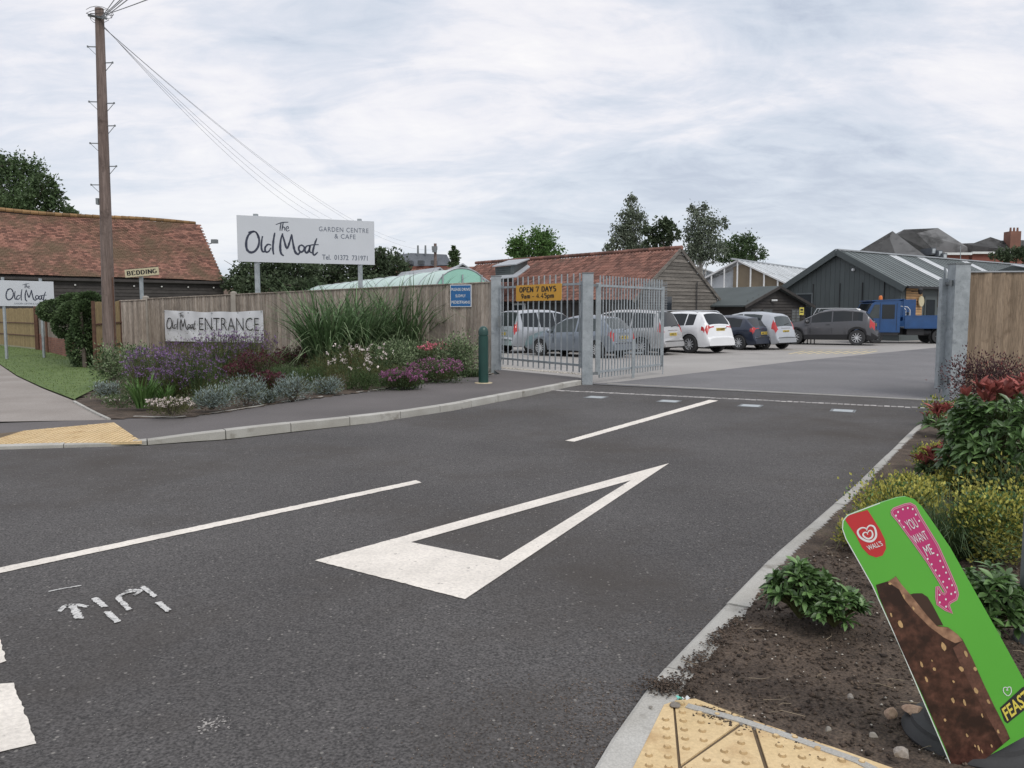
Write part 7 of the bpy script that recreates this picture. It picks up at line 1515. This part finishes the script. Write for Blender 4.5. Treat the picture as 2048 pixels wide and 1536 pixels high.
lp = thing('lamp_post', 'grey steel post at the right edge of the frame behind the tilted sign', 'post', (0, 0, 0)); x = P(2033, 1350, 3.7).x + .055; lp.matrix_basis = Matrix.Translation((x, 3.7, 0)); WM[lp.name] = lp.matrix_basis.copy()
b = MB(); b.tube((0, 0, 0), (0, 0, 5), .055, .05, 20); b.build('post', STEELD, lp, local=True, smooth=40); b = MB(); b.tube((0, 0, 0), (0, 0, .12), .07, .07, 20); b.build('collar', STEELD, lp, local=True)

# stones and litter
import bmesh
def stone(label, px, py, r, m, flat=.7, z=.07, name='stone'):
    bm_ = bmesh.new(); bmesh.ops.create_icosphere(bm_, subdivisions=3, radius=1); cuts = [(Vector((random.gauss(0, 1), random.gauss(0, 1), random.gauss(0, 1))).normalized(), random.uniform(.55, .8)) for _ in range(9)]; sd = random.uniform(0, 99)
    for v in bm_.verts:
        n_ = noise.noise(v.co * 1.1 + Vector((sd, 0, 0))) * .35 + noise.noise(v.co * 3 + Vector((0, sd, 0))) * .10; v.co = v.co * (1 + n_ * .5)
        for cn, cd in cuts:
            e_ = v.co.dot(cn) - cd
            if e_ > 0: v.co -= cn * e_
        v.co *= r; v.co.z *= flat
    me = bpy.data.meshes.new(name); bm_.to_mesh(me); bm_.free(); me.materials.append(m); smooth_by_angle(me, 18); g = G(px, py, z); o = link(name, me, None, basis=Matrix.Translation((g.x, g.y, z + r * flat * .35)) @ Matrix.Rotation(random.uniform(0, 6), 4, 'Z')); tag(o, label, 'stone', 'loose stones near the tilted sign'); return o
stone('reddish-brown flat stone on the soil left of the black sign base', 1830, 1428, .048, STONE, .6)
stone('pale brown pointed stone left of the reddish one', 1780, 1430, .026, STONE, .9)
stone('grey stone beside the foot of the black sign base', 1804, 1512, .030, STONE2, .8)
stone('small pale stone on the soil above the kerb edging', 1747, 1474, .017, GRIT, .8)
stone('tiny pale upright stone nearest the middle of the soil edge', 1656, 1462, .012, GRIT, 1.1)
stone('grey stone deep in the soil between the green shrub and the red stone', 1700, 1395, .016, STONE2, .8)
stone('flat brown stone at the corner of the buff paving', 1350, 1412, .022, STONE2, .45, .035)
stone('cream oval pebble on the kerb corner', 1301, 1415, .009, GRIT, .6, .034)
lt = thing('litter_wrapper', 'crumpled turquoise and white wrapper on the soil at the paving corner', 'litter', G(1362, 1402, .05)); g = G(1362, 1401, .055); me_ = []
for k_, (m, dx) in enumerate(((mat('turquoise foil', (.15, .5, .42), .35, .1), -.016), (WHITE2, .008))):
    b = MB(); V = [(g.x + dx + i * .009 + random.uniform(-.003, .003), g.y + j * .009 + random.uniform(-.003, .003), g.z + random.uniform(-.002, .014)) for j in range(3) for i in range(4)]
    b.add(V, [(j * 4 + i, j * 4 + i + 1, j * 4 + i + 5, j * 4 + i + 4) for j in range(2) for i in range(3)]); b.build('foil_fold', m, lt)

rosette_plant('broadleaf_shrub', 'glossy green shrub between the plum-leaved barberry and the red-leaved shrub', 1950, 900, 110, 110, 90, 8, .10, .04, LF_GLOSS, z=.1, group='low glossy green shrubs in the right bed')
gold('yellow-green shrub between the kerb and the sedge tuft, below the reddish shrub', 1838, 1000, 110, 60, 1900, .024, .3)
base, s = at_px(2030, 1010); shrub('low_shrub', 'green shrub filling the gap at the right edge behind the golden shrubs', 'plant', base, .42, .35, .45, 2400, .05, .024, LF_MID, mt2=LF_YEL, kf=.2, lobes=7)

# low mixed growth that knits the left bed together
x, y = polypts(26000, [G(170, 800, .1), G(300, 815, .1), G(500, 800, .1), G(700, 782, .1), G(880, 760, .1), G(975, 750, .1), Vector((-.9, 20.9, 0)), Vector((-10.6, 24.4, 0)), Vector((-9.0, 19.0, 0))])
n = len(x); hh = np.array([.10 + .34 * max(0, .5 + noise.noise(Vector((a * .9, c * .9, 4)))) for a, c in zip(x, y)]); back = np.clip((y - 14) / 6, .25, 1)
P3 = np.stack([x, y, .11 + hh * back * RNG.uniform(.1, 1, n)], 1); k = RNG.integers(0, 4, n)
for q, (mm, w_) in enumerate(((LF_HERB, .016), (LF_OLIVE, .012), (LF_MID, .022), (LF_VAR, .018))):
    V, F, v = leaves(P3[k == q], RNG.normal(size=(int((k == q).sum()), 3)) * .6 + [0, 0, .9], .07, w_)
    tag(link('mixed_undergrowth', npmesh('mixed_undergrowth', V, F, mm, v)), kind='stuff')
